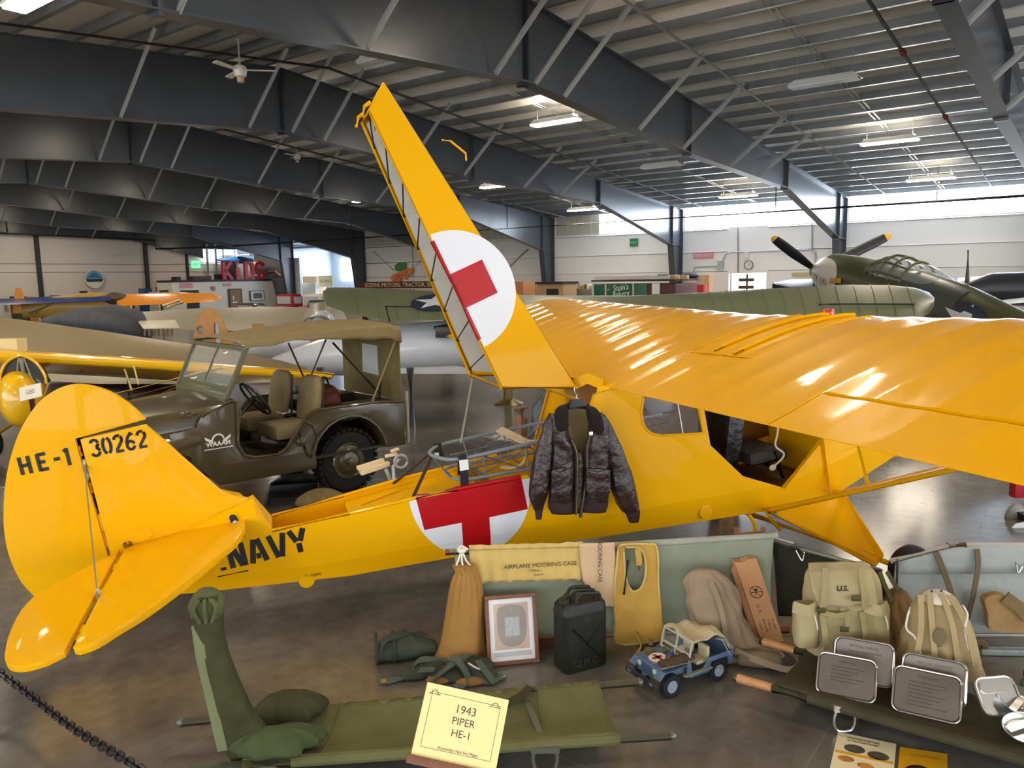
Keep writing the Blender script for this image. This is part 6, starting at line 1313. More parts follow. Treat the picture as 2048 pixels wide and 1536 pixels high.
MB().box((1.98, -.05, 1.034), (.42, .13, .008)).box((1.98, -.05, 1.034), (.13, .42, .008)).obj('hood_red_cross', redp, TJ)
MB().box((2.44, 0, .80), (.05, .98, .44)).obj('grille', bl_, TJ, bevel=.01)
for k in range(9): MB().box((2.466, -.24+.06*k, .78), (.006, .022, .32)).obj('grille_slot', bld, TJ)
for s in (1, -1):
    MB().lathe([(.09, 0), (.085, .03), (.0, .05)], 16, Matrix.Translation((2.46, s*.38, .84)) @ Matrix.Rotation(pi/2, 4, 'Y')).obj('headlamp', mat('toy_lamp_glass', '#aebf9e', .2), TJ)
    MB().bar((1.42, s*.62, .94), (2.36, s*.62, .92), .32, .03).bar((2.36, s*.62, .92), (2.58, s*.62, .72), .32, .03).bar((1.42, s*.62, .94), (1.26, s*.62, .6), .3, .03).obj('fender', bl_, TJ)
MB().box((2.72, 0, .56), (.08, 1.5, .16)).obj('bumper', bld, TJ, bevel=.01)
for y in (-.55, .55): MB().text('US' if y > 0 else 'N-1', .12, lambda x, yy, z: V((2.763+z, y+x, .56+yy))).obj('bumper_number', bd, TJ, smooth=0)
for x in (0, 2.03):
    for s in (1, -1):
        c = V((x, s*.66, .37)); w_ = wheel(c, .37, .22, 'wheel', TJ, twh); M = Matrix.Translation(c) @ Matrix.Rotation(pi/2, 4, 'X'); tr = MB()
        for k in range(28):
            a = 2*pi*k/28
            for q in (-1, 1): tr.box(M@V((.372*cos(a), .372*sin(a), q*.06)), (.035, .09, .04), R=Matrix.Rotation(-a+pi/2, 3, 'Y'))
        tr.obj('tread', trb, w_)
        MB().lathe([(.2, 0), (.18, .02), (.1, .0), (.07, .04), (0, .045)], 20, Matrix.Translation(c+V((0, s*.09, 0))) @ Matrix.Rotation(-s*pi/2, 4, 'X'), cap=False).obj('rim', twh, w_)
tw_ = MB(); T0 = lambda y, k: V((1.30-.16*k, y, 1.02+.62*k))
for y in (-.68, 0, .68): tw_.bar(T0(y, 0), T0(y, 1), .05, .05, (0, 1, 0))
for k in (0, .3, 1): tw_.bar(T0(-.7, k), T0(.7, k), .05, .06)
tw_.obj('windshield_frame', mat('toy_pale_frame', '#b3b39c', .5), TJ)
MB().add([T0(-.66, .3), T0(.66, .3), T0(.66, 1), T0(-.66, 1)], [(0, 1, 2, 3)]).obj('windshield_glass', glass, TJ, solid=.008)
cvt = cloth('toy_cream_canvas', '#c9bb98', noise=.12)
MB().grid(16, 12, lambda u, v: V((lerp(1.15, -.55, u), lerp(-.72, .72, v), interp([(0, 1.64), (.35, 1.50), (.6, 1.62), (.85, 1.52), (1, 1.05)], u)+.10*sin(v*6+u*5)+.08*nz(u*4, v*4)))).obj('canvas_top', cvt, TJ, solid=.03, smooth=60)
for y in (.36, -.36):
    MB().box((.34, y, 1.0), (.12, .46, .5)).obj('seat_back', cvt, TJ, bevel=.05); MB().box((.62, y, .78), (.46, .46, .14)).obj('seat_cushion', cvt, TJ, bevel=.05)
MB().tube([V((.95, .36, 1.08))+V((.1*cos(a), .19*sin(a), .16*cos(a))) for a in [2*pi*k/18 for k in range(18)]], .018, 6, closed=True).obj('steering_wheel', bld, TJ)
MB().tube(smoothpts([(.2, .74, 1.55), (-.1, .76, 1.4), (-.35, .76, 1.0), (-.5, .76, .8)], 4), .02, 6).tube(smoothpts([(.0, .74, 1.5), (-.3, .76, 1.35), (-.6, .76, 1.0)], 4), .02, 6).obj('top_bow', twh, TJ)
MB().box((1.0, .80, .64), (1.2, .12, .04)).obj('running_board', mat('toy_stretcher_pole', '#8a8a6a', .6), TJ)
# packs and litter carried on the toy hood
MB().loft([[V((1.05+1.25*u, .52+.2*cos(2*pi*k/16), 1.10+.11*sin(2*pi*k/16)*(1+.2*nz(u*5, k)))) for k in range(16)] for u in (0, .1, .3, .5, .7, .9, 1)]).obj('hood_roll', cloth('toy_brown_roll', '#5a4a36', noise=.35, bump=.6), TJ, smooth=60)
for y in (.30, .74): MB().tube([(.95, y, .98), (2.5, y, 1.1)], .022, 8).obj('litter_pole', mat('toy_litter_pole', '#b9a98a', .6), TJ)
for i, (x, y, z, s_) in enumerate(((2.05, -.45, 1.10, .22), (1.85, -.55, 1.3, .16), (1.55, -.2, 1.12, .16), (1.95, .4, 1.22, .14))): MB().box((x, y, z), (s_, s_*.8, s_), .5*i).obj('gear_pack', cloth('toy_tan_gear', '#9b8256' if i % 2 else '#6b5a3a'), TJ, bevel=.03)
MB().lathe([(.05, 0), (.06, .14), (.03, .2)], 10, Matrix.Translation((1.5, .1, 1.06))).obj('blue_badge', mat('toy_blue_badge', '#3b4b8c', .5), TJ)
# flag at the back
t = thing('toy_flag', 'small striped flag on a stick standing behind the toy jeep', 'flag', G(1356, 1262), .3)
MB().tube([(0, 0, 0), (.02, 0, .15)], .003, 6).obj('stick', mat('pale_stick', '#d9cfae', .6), t)
for k in range(6): MB().bar((.012+.006*0-.035+.002*k, -.002, .062+.011*k), (.018+.0015*k, -.002, .075+.011*k), .003, .0108).obj('stripe', redp if k % 2 == 0 else whp, t)
MB().bar((.0, -.004, .125), (.02, -.004, .14), .003, .03).obj('blue_canton', mat('flag_blue', '#3a4070', .6), t)
# ================================================================ OTHER AIRCRAFT AND EXHIBITS BEHIND
def aero(st, root, n=12):
    """wing through stations (LE point, TE point, thickness): closed airfoil rings, local to root"""
    mb = MB(); secs = []
    for le, te, th in st:
        le, te = V(le), V(te); ring_ = []
        ts = [i/n for i in range(n+1)]
        up = [le.lerp(te, t)+V((0, 0, th*1.9*sqrt(max(0, t))*(1-t)**.9)) for t in ts]
        lo = [le.lerp(te, t)-V((0, 0, th*.35*sin(pi*t))) for t in ts[1:-1]]
        secs.append([p-root for p in up+lo[::-1]])
    return mb.loft(secs)
def lathe_axis(pts, root, n=28, squash=1., up=None):
    """body of revolution along a 3-D axis: (point, half width, half height)"""
    mb = MB(); secs = []; P_ = [V(p) for p, _, _ in pts]
    ax = (P_[-1]-P_[0]).normalized(); sd = ax.cross(V((0, 0, 1))).normalized(); u = sd.cross(ax)
    for p, w_, h_ in pts: secs.append([V(p)-root+sd*(w_*cos(2*pi*k/n))+u*(h_*sin(2*pi*k/n)) for k in range(n)])
    return mb.loft(secs), sd, u, ax
olv = mat('olive_fabric_dope', '#6e7458', .4, noise=.1, nscale=1.5); olw = mat('olive_fuselage_paint', '#474a2b', .38, spec=.5, noise=.15, nscale=1.2)
dkb = mat('insignia_blue', '#16283f', .5)
# --- olive liaison airplane (its wing spans the view behind the yellow one)
r0 = D(1260, 900, 12.6); r0.z = 0
t = thing('airplane', 'olive green high-wing airplane whose long wing shows behind the yellow wing', 'airplane', r0)
stl = []
wl = [(646, 585, 597, 13.6), (655, 574, 612, 13.6), (700, 573, 628, 13.5), (780, 574, 643, 13.4), (870, 580, 640, 13.3), (1040, 588, 640, 13.1), (1250, 590, 640, 12.9), (1400, 583, 640, 12.8), (1560, 573, 642, 12.6), (1690, 566, 643, 12.4), (1780, 567, 643, 12.3), (1830, 573, 640, 12.25), (1858, 584, 628, 12.2), (1868, 598, 612, 12.2)]
for px_, t_, b_, d_ in wl: stl.append((D(px_, t_+4, d_+.75), D(px_, b_, d_-.75), .10))
aero(stl, r0).obj('wing', olv, t, smooth=50)
def onw(px_, k, d_):  # on the wing's upper face, k from LE to TE
    t_ = interp([(a, b) for a, b, c, e in wl], px_); b_ = interp([(a, c) for a, b, c, e in wl], px_); dd = interp([(a, e) for a, b, c, e in wl], px_)
    p = D(px_, t_+4, dd+.75).lerp(D(px_, b_, dd-.75), k); return p+V((0, 0, .10*1.9*sqrt(k)*(1-k)**.9+.006))-r0
sl = mat('aileron_gap_black', '#0c0d0a', .6)
MB().tube([onw(1637+(1828-1637)*i/8, .66, 0) for i in range(9)], .013, 6).obj('aileron_gap', sl, t)
MB().tube([onw(772+(900-772)*i/8, .68, 0) for i in range(9)], .011, 6).tube([onw(772, .68, 0), onw(779, 1, 0)], .01, 6).obj('aileron_gap', sl, t)
for px_ in list(range(700, 900, 40))+list(range(1380, 1840, 36)): MB().tube([onw(px_+i*2.2, .04+.92*i/8, 0) for i in range(9)], .006, 5).obj('rib_tape', mat('olive_rib_tape', '#5d634a', .5), t)
fus, _, _, _ = lathe_axis([(D(1262, 640, 14.3), .3, .35), (D(1260, 660, 13.2), .38, .5), (D(1250, 700, 12), .34, .45), (D(1225, 770, 9.9), .2, .28), (D(1215, 790, 9.2), .1, .2)], r0); fus.obj('fuselage', olw, t, smooth=60)
for s in (-1, 1): MB().tube([(s*.35, .3, .75), (s*2.4, .4, 1.7)], .03, 8).obj('wing_strut', olw, t)
for s in (-1, 1): wheel((s*.9, .6, .3), .3, .15, 'main_wheel', t, olw)
MB().tube([(-.9, .6, .3), (0, .5, .8), (.9, .6, .3)], .04, 8).obj('gear_leg', olw, t)
MB().prism([(0, 0), (.5, 0), (.42, .5), (.1, .55)], lambda x, y, z: D(1218, 790, 9.0)-r0+V((z, x, y)), .03).obj('rudder', olw, t)
c = D(872, 597, 12.62)-r0; ins = MB(); ins.lathe([(.42, 0), (.42, .005)], 28, Matrix.Translation(onw(872, .55, 0)) @ Matrix.Rotation(.30, 4, 'X')).obj('insignia_disc', dkb, t)
def star(r): return [(r*(1 if k % 2 == 0 else .40)*sin(pi*k/5), r*(1 if k % 2 == 0 else .40)*cos(pi*k/5)) for k in range(10)]
MB().fill([star(.38)], lambda x, y, z: onw(872, .55, 0)+Matrix.Rotation(.30, 3, 'X')@V((x, y, .010+z)), .004).obj('insignia_star', whp, t, smooth=0)
# --- dark olive fighter with the white nose panel
r0 = D(1790, 760, 17); r0.z = 0
t = thing('airplane', 'dark olive fighter airplane with black yellow-tipped propeller and white nose panel, far right', 'airplane', r0)
ST = [(1642, 545, 20.3, .25, .25), (1652, 545, 20.0, .38, .40), (1668, 549, 19.4, .46, .52), (1710, 562, 18.3, .48, .58), (1770, 582, 17.2, .50, .62), (1840, 606, 16.0, .50, .66), (1930, 640, 14.6, .46, .62), (2050, 690, 13.0, .36, .50), (2200, 752, 11.6, .22, .34), (2330, 805, 10.6, .06, .15)]
fus, sd, up_, ax_ = lathe_axis([(D(a, b, c), w_, h_) for a, b, c, w_, h_ in ST], r0, 32); fus.obj('fuselage', olw, t, smooth=60)
P_ = [D(a, b, c) for a, b, c, w_, h_ in ST]
hub = P_[0]-ax_*.25
MB().lathe([(.25, 0), (.22, .2), (.14, .38), (.0, .48)], 20, Matrix.Translation(P_[0]-r0) @ (-ax_).to_track_quat('Z', 'Y').to_matrix().to_4x4()).obj('spinner', olw, t)
pbm = mat('propeller_black', '#131318', .4); pby = mat('propeller_tip_yellow', '#d99f26', .5)
for px_, py in ((1544, 474), (1782, 470)):
    tip = D(px_, py, 20.5)-r0; h0_ = hub-r0; d_ = (tip-h0_).normalized(); L_ = (tip-h0_).length; cr = d_.cross(ax_).normalized()
    def blade(x0, x1, m, nm, par):
        pr = [(0, .05), (.25, .09), (.5, .12), (.8, .115), (.93, .10), (.98, .07), (1, .02)]
        us = [x0+(x1-x0)*i/12 for i in range(13)]
        return MB().loft([[h0_+d_*(L_*u)+cr*(interp(pr, u)*cos(2*pi*k/10))+ax_*(interp(pr, u)*.18*sin(2*pi*k/10)+.4*interp(pr, u)*cos(2*pi*k/10)) for k in range(10)] for u in us]).obj(nm, m, par, smooth=60)
    b_ = blade(0.05, .93, pbm, 'propeller_blade', t); blade(.925, 1, pby, 'blade_tip', b_)
h0_ = hub-r0; MB().loft([[h0_+V((0, 0, -1))*(1.6*u)+V((1, 0, 0))*(interp([(0, .05), (.5, .12), (1, .03)], u)*cos(2*pi*k/10))+ax_*(.03*sin(2*pi*k/10)) for k in range(10)] for u in (.05, .3, .6, .9, 1)]).obj('propeller_blade', pbm, t)
# white nose panel: a patch hugging the cowl side towards the camera
vd = (V((0, 0, CH))-P_[2]); vd.z = 0; sN = sd if sd.dot(vd) > 0 else -sd
def patch(i0, f0, f1, a0, a1, lift, nu=10, nv=10, shape=None):
    def fn(u, v):
        f = f0+(f1-f0)*u; i = min(int(f), len(ST)-2); k = f-i
        c_ = P_[i].lerp(P_[i+1], k); w_ = lerp(ST[i][3], ST[i+1][3], k)+lift; h_ = lerp(ST[i][4], ST[i+1][4], k)+lift
        a = radians(lerp(a0, a1 if shape is None else shape(u, a1), v)); return c_-r0+sN*(w_*cos(a))+up_*(h_*sin(a))
    return fn
MB().grid(12, 12, patch(0, .75, 3.0, -60, 55, .008, shape=lambda u, a: 55*sqrt(max(.02, 1-(abs(u-.42)/.6)**2.6)))).obj('white_nose_panel', mat('cream_nose_white', '#cfcac0', .45), t, smooth=60)
fnp = patch(0, 1.05, 2.75, -22, 8, .016)
MB().text('PUDGY (V)', .30, lambda x, y, z: fnp(max(0, min(1, .5+x/1.35)), max(0, min(1, .5+y/.42-.22*x))), sx=.72).obj('nose_lettering', mat('maroon_lettering', '#35161a', .5), t, smooth=0)
MB().box(P_[3]-r0+sN*.49+up_*.02, (.08, .5, .12)).obj('exhaust_yellow', mat('exhaust_ochre', '#b88c2c', .5), t, bevel=.02)
# canopy
cg = MB(); bars = []
def cano(f, a, lift=0.): 
    i = min(int(f), len(ST)-2); k = f-i; c_ = P_[i].lerp(P_[i+1], k); w_ = lerp(ST[i][3], ST[i+1][3], k); h_ = lerp(ST[i][4], ST[i+1][4], k)
    rise = interp([(3.7, .0), (4.15, .20), (4.4, .22), (5.2, .12), (5.6, .0)], f); return c_-r0+sN*(w_*.82*cos(a)*(1 if abs(cos(a)) > .5 else .95))+up_*(h_*.35+(h_*.62+rise)*sin(a)+lift)
cg.grid(16, 12, lambda u, v: cano(3.75+1.8*u, pi*v)); cg.obj('canopy_glass', mat('canopy_glass', '#c4ccd0', .08, alpha=.35, spec=.7), t, smooth=60)
fb_ = mat('canopy_frame_olive', '#5a5a3a', .45)
for f in (3.78, 3.98, 4.2, 4.5, 4.85): MB().tube([cano(f, pi*i/14, .012) for i in range(15)], .026, 6).obj('canopy_frame', fb_, t)
for a in (.42, .85, pi/2): MB().tube([cano(3.78+1.1*i/8, a, .012) for i in range(9)], .022, 6).obj('canopy_frame', fb_, t)
MB().grid(10, 10, patch(0, 4.85, 6.1, 5, 75, .012)).obj('side_glass', mat('dull_side_glass', '#4e5450', .25), t, smooth=60)
m0 = D(1935, 566, 15.0)-r0; MB().tube([m0, m0+V((.03, .1, .62))], [.05, .015], 8).obj('antenna_mast', olw, t)
c_ = patch(0, 5.95, 6.75, -25, 50, .012); MB().grid(14, 14, lambda u, v: (lambda r_, th: c_(.5+.5*r_*cos(th), .5+.5*r_*sin(th)))(u, 2*pi*v)).obj('insignia_disc', dkb, t, smooth=60)
c2_ = patch(0, 5.95, 6.75, -25, 50, .02); MB().fill([star(.48)], lambda x, y, z: c2_(.5+x, .5+y)).obj('insignia_star', whp, t, smooth=0)
aero([(D(1560, 640, 18.8), D(1590, 660, 17.0), .1), (D(1760, 640, 18.2), D(1790, 680, 15.8), .16)], r0).obj('wing', olw, t, smooth=50)
aero([(D(1835, 640, 17.6), D(1900, 690, 15.2), .16), (D(2300, 640, 16.0), D(2350, 660, 14.6), .08)], r0).obj('wing', olw, t, smooth=50)
for x in (-1.2, 1.2): MB().tube([(x, 1.2, 0), (x, 1.2, 1.3)], .06, 8).obj('gear_leg', olw, t); wheel((x, 1.2, .36), .36, .2, 'main_wheel', t, olw)
# --- dark grey aircraft wing tip left of the fighter nose; wings right of it
greyp = mat('dark_grey_paint', '#4b4f52', .35)
r0 = D(1600, 640, 21); r0.z = 0
t = thing('airplane', 'grey airplane mostly hidden beyond the fighter, its wing tip left of the white nose', 'airplane', r0)
aero([(D(1548, 566, 21.4), D(1550, 569, 20.8), .03), (D(1580, 560, 21.8), D(1580, 574, 20.6), .06), (D(1640, 560, 22), D(1640, 574, 20.6), .10), (D(1720, 562, 22.4), D(1720, 578, 20.8), .14)], r0).obj('wing', greyp, t, smooth=50)
MB().bar(D(1545, 572, 20.9)-r0, D(1650, 574, 21)-r0, .05, .12).obj('wing_spar', mat('dark_brown_beam', '#2a1d18', .5), t)
for px_ in (1590, 1680): MB().tube([D(px_, 572, 21.2)-r0, V((D(px_, 572, 21.2)-r0).xy.to_3d())+V((0, 0, .02))], .05, 8).obj('gear_leg', greyp, t)
whw = mat('white_wing', '#d9dce0', .35); dkf = mat('dark_fuselage', '#2b2d33', .35, noise=.3, nscale=2)
r0 = D(2000, 640, 20.80); r0.z = 0
t = thing('airplane', 'dark airplane with white-edged wings standing beyond the fighter tail at the picture edge', 'airplane', r0)
aero([(D(1915, 558, 21.80), D(1915, 563, 20.80), .06), (D(2150, 540, 21.80), D(2150, 552, 20.40), .1)], r0).obj('upper_wing', whw, t, smooth=50)
aero([(D(1990, 604, 19.80), D(1990, 610, 19.20), .06), (D(2160, 585, 19.40), D(2160, 596, 18.40), .1)], r0).obj('lower_wing', whw, t, smooth=50)
fus, _, _, _ = lathe_axis([(D(1935, 585, 20.80), .3, .28), (D(1980, 578, 20.80), .42, .42), (D(2060, 578, 20.40), .45, .45), (D(2160, 580, 19.80), .3, .3)], r0); fus.obj('fuselage', dkf, t, smooth=60)
for px_ in (1960, 2060): MB().tube([D(px_, 585, 23.8)-r0, V((D(px_, 585, 23.8)-r0).xy.to_3d())], .05, 8).obj('gear_leg', dkf, t)
t = thing('shipping_container', 'long rust-orange container by the far right wall', 'container', D(1990, 640, 26.5)*V((1, 1, 0)), BR+pi/2)
MB().box((0, 0, 1.3), (5.5, 1.6, 2.2)).obj('body', mat('rust_orange', '#a5523a', .6, noise=.2, nscale=3), t); MB().box((0, 0, .1), (5.4, 1.5, .2)).obj('skid', dkf, t)
# --- white aircraft body behind the jeep
whb = mat('white_silver_paint', '#c9cfd8', .3, coat=.4)
r0 = D(760, 800, 13.30); r0.z = 0
t = thing('airplane', 'white low airplane seen beyond the jeep and under the raised hatch', 'airplane', r0)
fus, _, _, _ = lathe_axis([(D(500, 742, 13.50), .03, .05), (D(560, 735, 13.50), .2, .22), (D(660, 712, 13.40), .36, .34), (D(780, 702, 13.30), .42, .42), (D(880, 694, 13.20), .42, .44), (D(960, 690, 13.10), .36, .4), (D(1030, 692, 13.00), .2, .24)], r0); fus.obj('fuselage', whb, t, smooth=60)
aero([(D(700, 742, 12.70), D(700, 748, 11.90), .05), (D(900, 735, 12.50), D(960, 748, 11.60), .07)], r0).obj('wing', whb, t, smooth=50)
MB().box(D(897, 664, 12.75)-r0, (.42, .2, .18)).obj('dark_window', mat('dark_cockpit', '#3a3633', .3), t, bevel=.02)
MB().tube([D(868, 655, 12.80)-r0, D(905, 645, 12.80)-r0], .02, 6).tube([D(868, 655, 12.80)-r0, D(915, 650, 12.80)-r0], .03, 6).obj('windshield_frame', greyp, t)
for px_ in (640, 820): MB().tube([D(px_, 735, 11.8)-r0, V((D(px_, 735, 11.8)-r0).xy.to_3d())], .06, 8).obj('gear_leg', greyp, t)
# --- long brown wing of a second aircraft
brw = mat('brown_doped_wing', '#8f7f62', .42, noise=.1, nscale=1.2)
r0 = D(250, 760, 11.6); r0.z = 0
t = thing('airplane', 'airplane with a long plain brown wing reaching in above the bright yellow wing', 'airplane', r0)
aero([(D(-220, 612, 10.2), D(-220, 700, 9.4), .16), (D(0, 640, 10.8), D(0, 700, 10.0), .15), (D(200, 666, 11.3), D(200, 722, 10.6), .13), (D(400, 694, 11.8), D(400, 742, 11.2), .10), (D(560, 722, 12.2), D(560, 752, 11.7), .06), (D(615, 736, 12.3), D(612, 746, 12.0), .03)], r0, 14).obj('wing', brw, t, smooth=50)
q_ = D(250, 682, 11.25)-r0; MB().tube([q_, V((q_.x, q_.y, .02))], .04, 8).obj('wing_stand', greyp, t); MB().lathe([(.25, 0), (.25, .03), (0, .06)], 16, Matrix.Translation((q_.x, q_.y, 0))).obj('stand_base', greyp, t)
# --- yellow aircraft at the left: wing, cabin front, struts
r0 = D(40, 880, 9.3); r0.z = 0
y2 = mat('bright_yellow_dope', '#ecb500', .3, coat=.6); y3 = mat('yellow_underside', '#8d6420', .5)
t = thing('airplane', 'bright yellow airplane behind the tail, its wing reaching across behind the jeep', 'airplane', r0)
aero([(D(-260, 685, 8.9), D(-260, 722, 10.2), .10), (D(0, 704, 9.3), D(0, 742, 10.6), .10), (D(230, 716, 9.6), D(230, 754, 10.9), .10), (D(450, 732, 9.9), D(450, 768, 11.2), .09), (D(620, 743, 10.2), D(620, 772, 11.3), .07), (D(668, 748, 10.3), D(664, 758, 10.8), .03)], r0, 14).obj('wing', y2, t, smooth=50)
MB().tube([D(px_, py+8, d_-.02)-r0 for px_, py, d_ in ((-260, 685, 8.9), (0, 704, 9.3), (230, 716, 9.6), (450, 732, 9.9), (620, 743, 10.2), (664, 745, 10.3))], [.062, .062, .06, .055, .045, .02], 10).obj('leading_edge', y2, t)
fus, _, _, _ = lathe_axis([(D(44, 800, 8.9), .14, .20), (D(44, 798, 9.0), .22, .30), (D(44, 790, 9.3), .27, .40), (D(46, 780, 10.0), .32, .45), (D(48, 785, 10.9), .22, .3)], r0); fus.obj('nose', y2, t, smooth=60)
ca_ = [(x_, y_) for x_, y_ in ((-.27, .0), (-.26, .10), (-.18, .24), (-.05, .32), (.05, .32), (.18, .24), (.26, .10), (.27, 0))]
cb_ = D(44, 742, 9.05)-r0
MB().tube(smoothpts([cb_+V((x_, 0, y_-.15)) for x_, y_ in ca_], 4), .016, 8).obj('windshield_rim', y2, t)
MB().fill([sm2(ca_, 3)], lambda x, y, z: cb_+V((x, .03+z, y-.15)), .006).obj('windshield', mat('dark_windshield', '#3c3b34', .1, spec=.7), t, smooth=0)
for dx in (-.09, .02, .12): MB().tube([cb_+V((dx, -.0, -.15)), cb_+V((dx*.3, .0, .15))], .01 if dx != .02 else .022, 6).obj('windshield_tube', mat('pale_tube', '#d0cdb8', .5), t)
for o_ in (0, 1):
    A = D(150, 808+14*o_, 9.3+.3*o_); B_ = D(448, 733+12*o_, 9.8+.3*o_); MB().tube([A-r0, B_-r0], .018, 8).obj('wing_strut', y2, t)
for q0, q1 in (((277, 769), (265, 722)), ((264, 782), (249, 738))): MB().tube([D(*q0, 9.5)-r0, D(*q1, 9.6)-r0], .011, 6).obj('jury_strut', mat('pale_yellow_strut', '#d9c97a', .5), t)
MB().box(D(20, 690, 9.6)-r0, (.30, .2, .16)).obj('fuel_gauge_box', mat('yellow_pale_box', '#d9c58a', .4), t)
for s in (-1, 1): wheel((s*.8, .5, .25), .25, .12, 'main_wheel', t, y2); MB().tube([(s*.8, .5, .25), (0, .4, .7)], .025, 6).obj('gear_leg', y2, t)
MB().tube([(0, .5, .2), (0, .5, .9)], .03, 8).obj('gear_post', y2, t)
tg_ = thing('info_card', 'cream information card on a stand in front of the far yellow airplane', 'sign', D(62, 880, 8.5)*V((1, 1, 0)))
o_ = D(42, 803, 8.5)-tg_.location; u_ = D(85, 793, 8.5)-D(42, 803, 8.5); v_ = D(36, 777, 8.55)-D(42, 803, 8.5)
MB().prism(rect(0, 0, u_.length, v_.length), uvplane(o_, u_, v_), .012).obj('card', mat('pale_card', '#e6dcc4', .5), tg_, smooth=0)
MB().tube([o_+u_*.5, V(((o_+u_*.5).x, (o_+u_*.5).y, .0))], .03, 8).obj('post', mat('red_brown_post', '#5a2418', .5), tg_); MB().box((o_.x+u_.x*.5, o_.y+.0, .015), (.35, .35, .03)).obj('base', mat('red_brown_post', '#5a2418', .5), tg_)
MB().text('1937 CUB', .03, lambda x, y, z: uvplane(o_, u_, v_)(u_.length*.5+x, v_.length*.5+y, .0125+z) if 0 else uvplane(o_, u_, v_)(u_.length*.5+x, v_.length*.5+y, .013+z)) if 0 else None
for k_ in (.62, .5, .38): MB().prism(rect(u_.length*.3, v_.length*k_, u_.length*.7, v_.length*k_+.006), lambda x, y, z: uvplane(o_, u_, v_)(x, y, .0125+z), .0005).obj('card_text_line', inkc, tg_, smooth=0)
# pale white wing strip under the yellow wing
r0 = D(300, 800, 11.5); r0.z = 0
t = thing('airplane', 'white low-wing airplane with dark body under and behind the bright yellow wing', 'airplane', r0)
aero([(D(60, 742, 12.4), D(60, 760, 11.8), .05), (D(200, 747, 12.3), D(200, 768, 11.6), .06), (D(345, 757, 12.1), D(345, 768, 11.5), .04), (D(400, 762, 12), D(398, 766, 11.7), .02)], r0).obj('wing', mat('cream_white_wing', '#b9ae98', .45), t, smooth=50)
fus, _, _, _ = lathe_axis([(D(100, 775, 12.6), .1, .1), (D(180, 785, 12.5), .35, .32), (D(300, 790, 12.3), .35, .3), (D(420, 790, 12.1), .1, .1)], r0); fus.obj('fuselage', mat('black_maroon_body', '#24120f', .4), t, smooth=60)
for px_ in (150, 330): MB().tube([D(px_, 772, 12.2)-r0, V((D(px_, 772, 12.2)-r0).xy.to_3d())], .04, 6).obj('gear_leg', dkf, t)
# white parts seen between the brown and yellow wings
r0 = D(170, 760, 13.2); r0.z = 0
t = thing('airplane', 'airplane with white struts and tail in the gap between the brown and yellow wings', 'airplane', r0)
for (a, b, c, d_) in ((30, 673, 55, 679), (65, 684, 105, 682), (100, 688, 156, 692), (232, 702, 246, 706), (308, 710, 325, 712)): MB().bar(D(a, b, 13.2)-r0, D(c, d_, 13.2)-r0, .04, .07).obj('white_strut', whb, t)
fus, _, _, _ = lathe_axis([(D(20, 690, 13.4), .15, .1), (D(120, 705, 13.4), .3, .25), (D(300, 722, 13.4), .3, .25), (D(420, 735, 13.4), .1, .1)], r0); fus.obj('fuselage', mat('black_body', '#101115', .4), t, smooth=60)
for px_ in (100, 330): MB().tube([D(px_, 710, 13.4)-r0, V((D(px_, 710, 13.4)-r0).xy.to_3d())], .05, 6).obj('gear_leg', dkf, t)
# --- grey-tan wing beyond, dark tarpaulined body, orange wooden tail, silver dome
r0 = D(430, 760, 16.5); r0.z = 0
grt = mat('grey_tan_wing', '#9b927f', .45, noise=.08, nscale=1.)
t = thing('airplane', 'grey-tan airplane with a broad wing crossing behind the jeep top', 'airplane', r0)
aero([(D(190, 640, 17.4), D(190, 652, 16.9), .05), (D(240, 628, 17.7), D(240, 658, 16.7), .10), (D(400, 620, 17.9), D(400, 660, 16.6), .14), (D(520, 617, 18), D(530, 664, 16.5), .16), (D(600, 618, 18), D(610, 668, 16.5), .17), (D(720, 624, 18), D(730, 668, 16.5), .17)], r0, 14).obj('wing', grt, t, smooth=50)
fus, _, _, _ = lathe_axis([(D(640, 668, 15), .2, .3), (D(650, 660, 16.5), .5, .6), (D(665, 655, 19), .4, .5)], r0); fus.obj('fuselage', grt, t, smooth=60)
for px_ in (600, 700): MB().tube([D(px_, 668, 16.6)-r0, V((D(px_, 668, 16.6)-r0).xy.to_3d())], .07, 8).obj('gear_leg', greyp, t)
MB().bar(D(505, 652, 16.4)-r0, D(528, 652, 16.4)-r0, .04, .10).obj('wing_fillet', mat('yellow_ochre_rib', '#b08a3c', .5), t)
r0 = D(220, 760, 15.2); r0.z = 0
t = thing('airplane', 'airplane body under a dark grey cover with a cream panel beside it', 'airplane', r0)
fus, _, _, _ = lathe_axis([(D(90, 645, 15.3), .12, .1), (D(150, 638, 15.2), .4, .2), (D(230, 640, 15.1), .5, .3), (D(275, 652, 15), .3, .3), (D(300, 668, 15), .1, .1)], r0); fus.obj('covered_body', mat('dark_grey_cover', '#4f5053', .7, noise=.25, bump=.4, bscale=6), t, smooth=60)
MB().add([D(275, 643, 14.9)-r0, D(350, 641, 14.9)-r0, D(360, 656, 14.5)-r0, D(287, 657, 14.5)-r0], [(0, 1, 2, 3)]).obj('cream_panel', mat('cream_panel', '#e0d6ba', .5), t, solid=.03)
for i in range(7): MB().bar(D(290+9*i, 657, 14.7)-r0, D(290+9*i, 672, 14.7)-r0, .03, .03).obj('rib', mat('brown_rib', '#7d6a48', .6), t)
for px_ in (150, 260): MB().tube([D(px_, 650, 15.1)-r0, V((D(px_, 650, 15.1)-r0).xy.to_3d())], .05, 6).obj('gear_leg', dkf, t)
r0 = D(430, 760, 14.4); r0.z = 0
t = thing('wooden_tail', 'orange-brown wooden tail frame with round holes standing behind the jeep windshield', 'tail frame', r0)
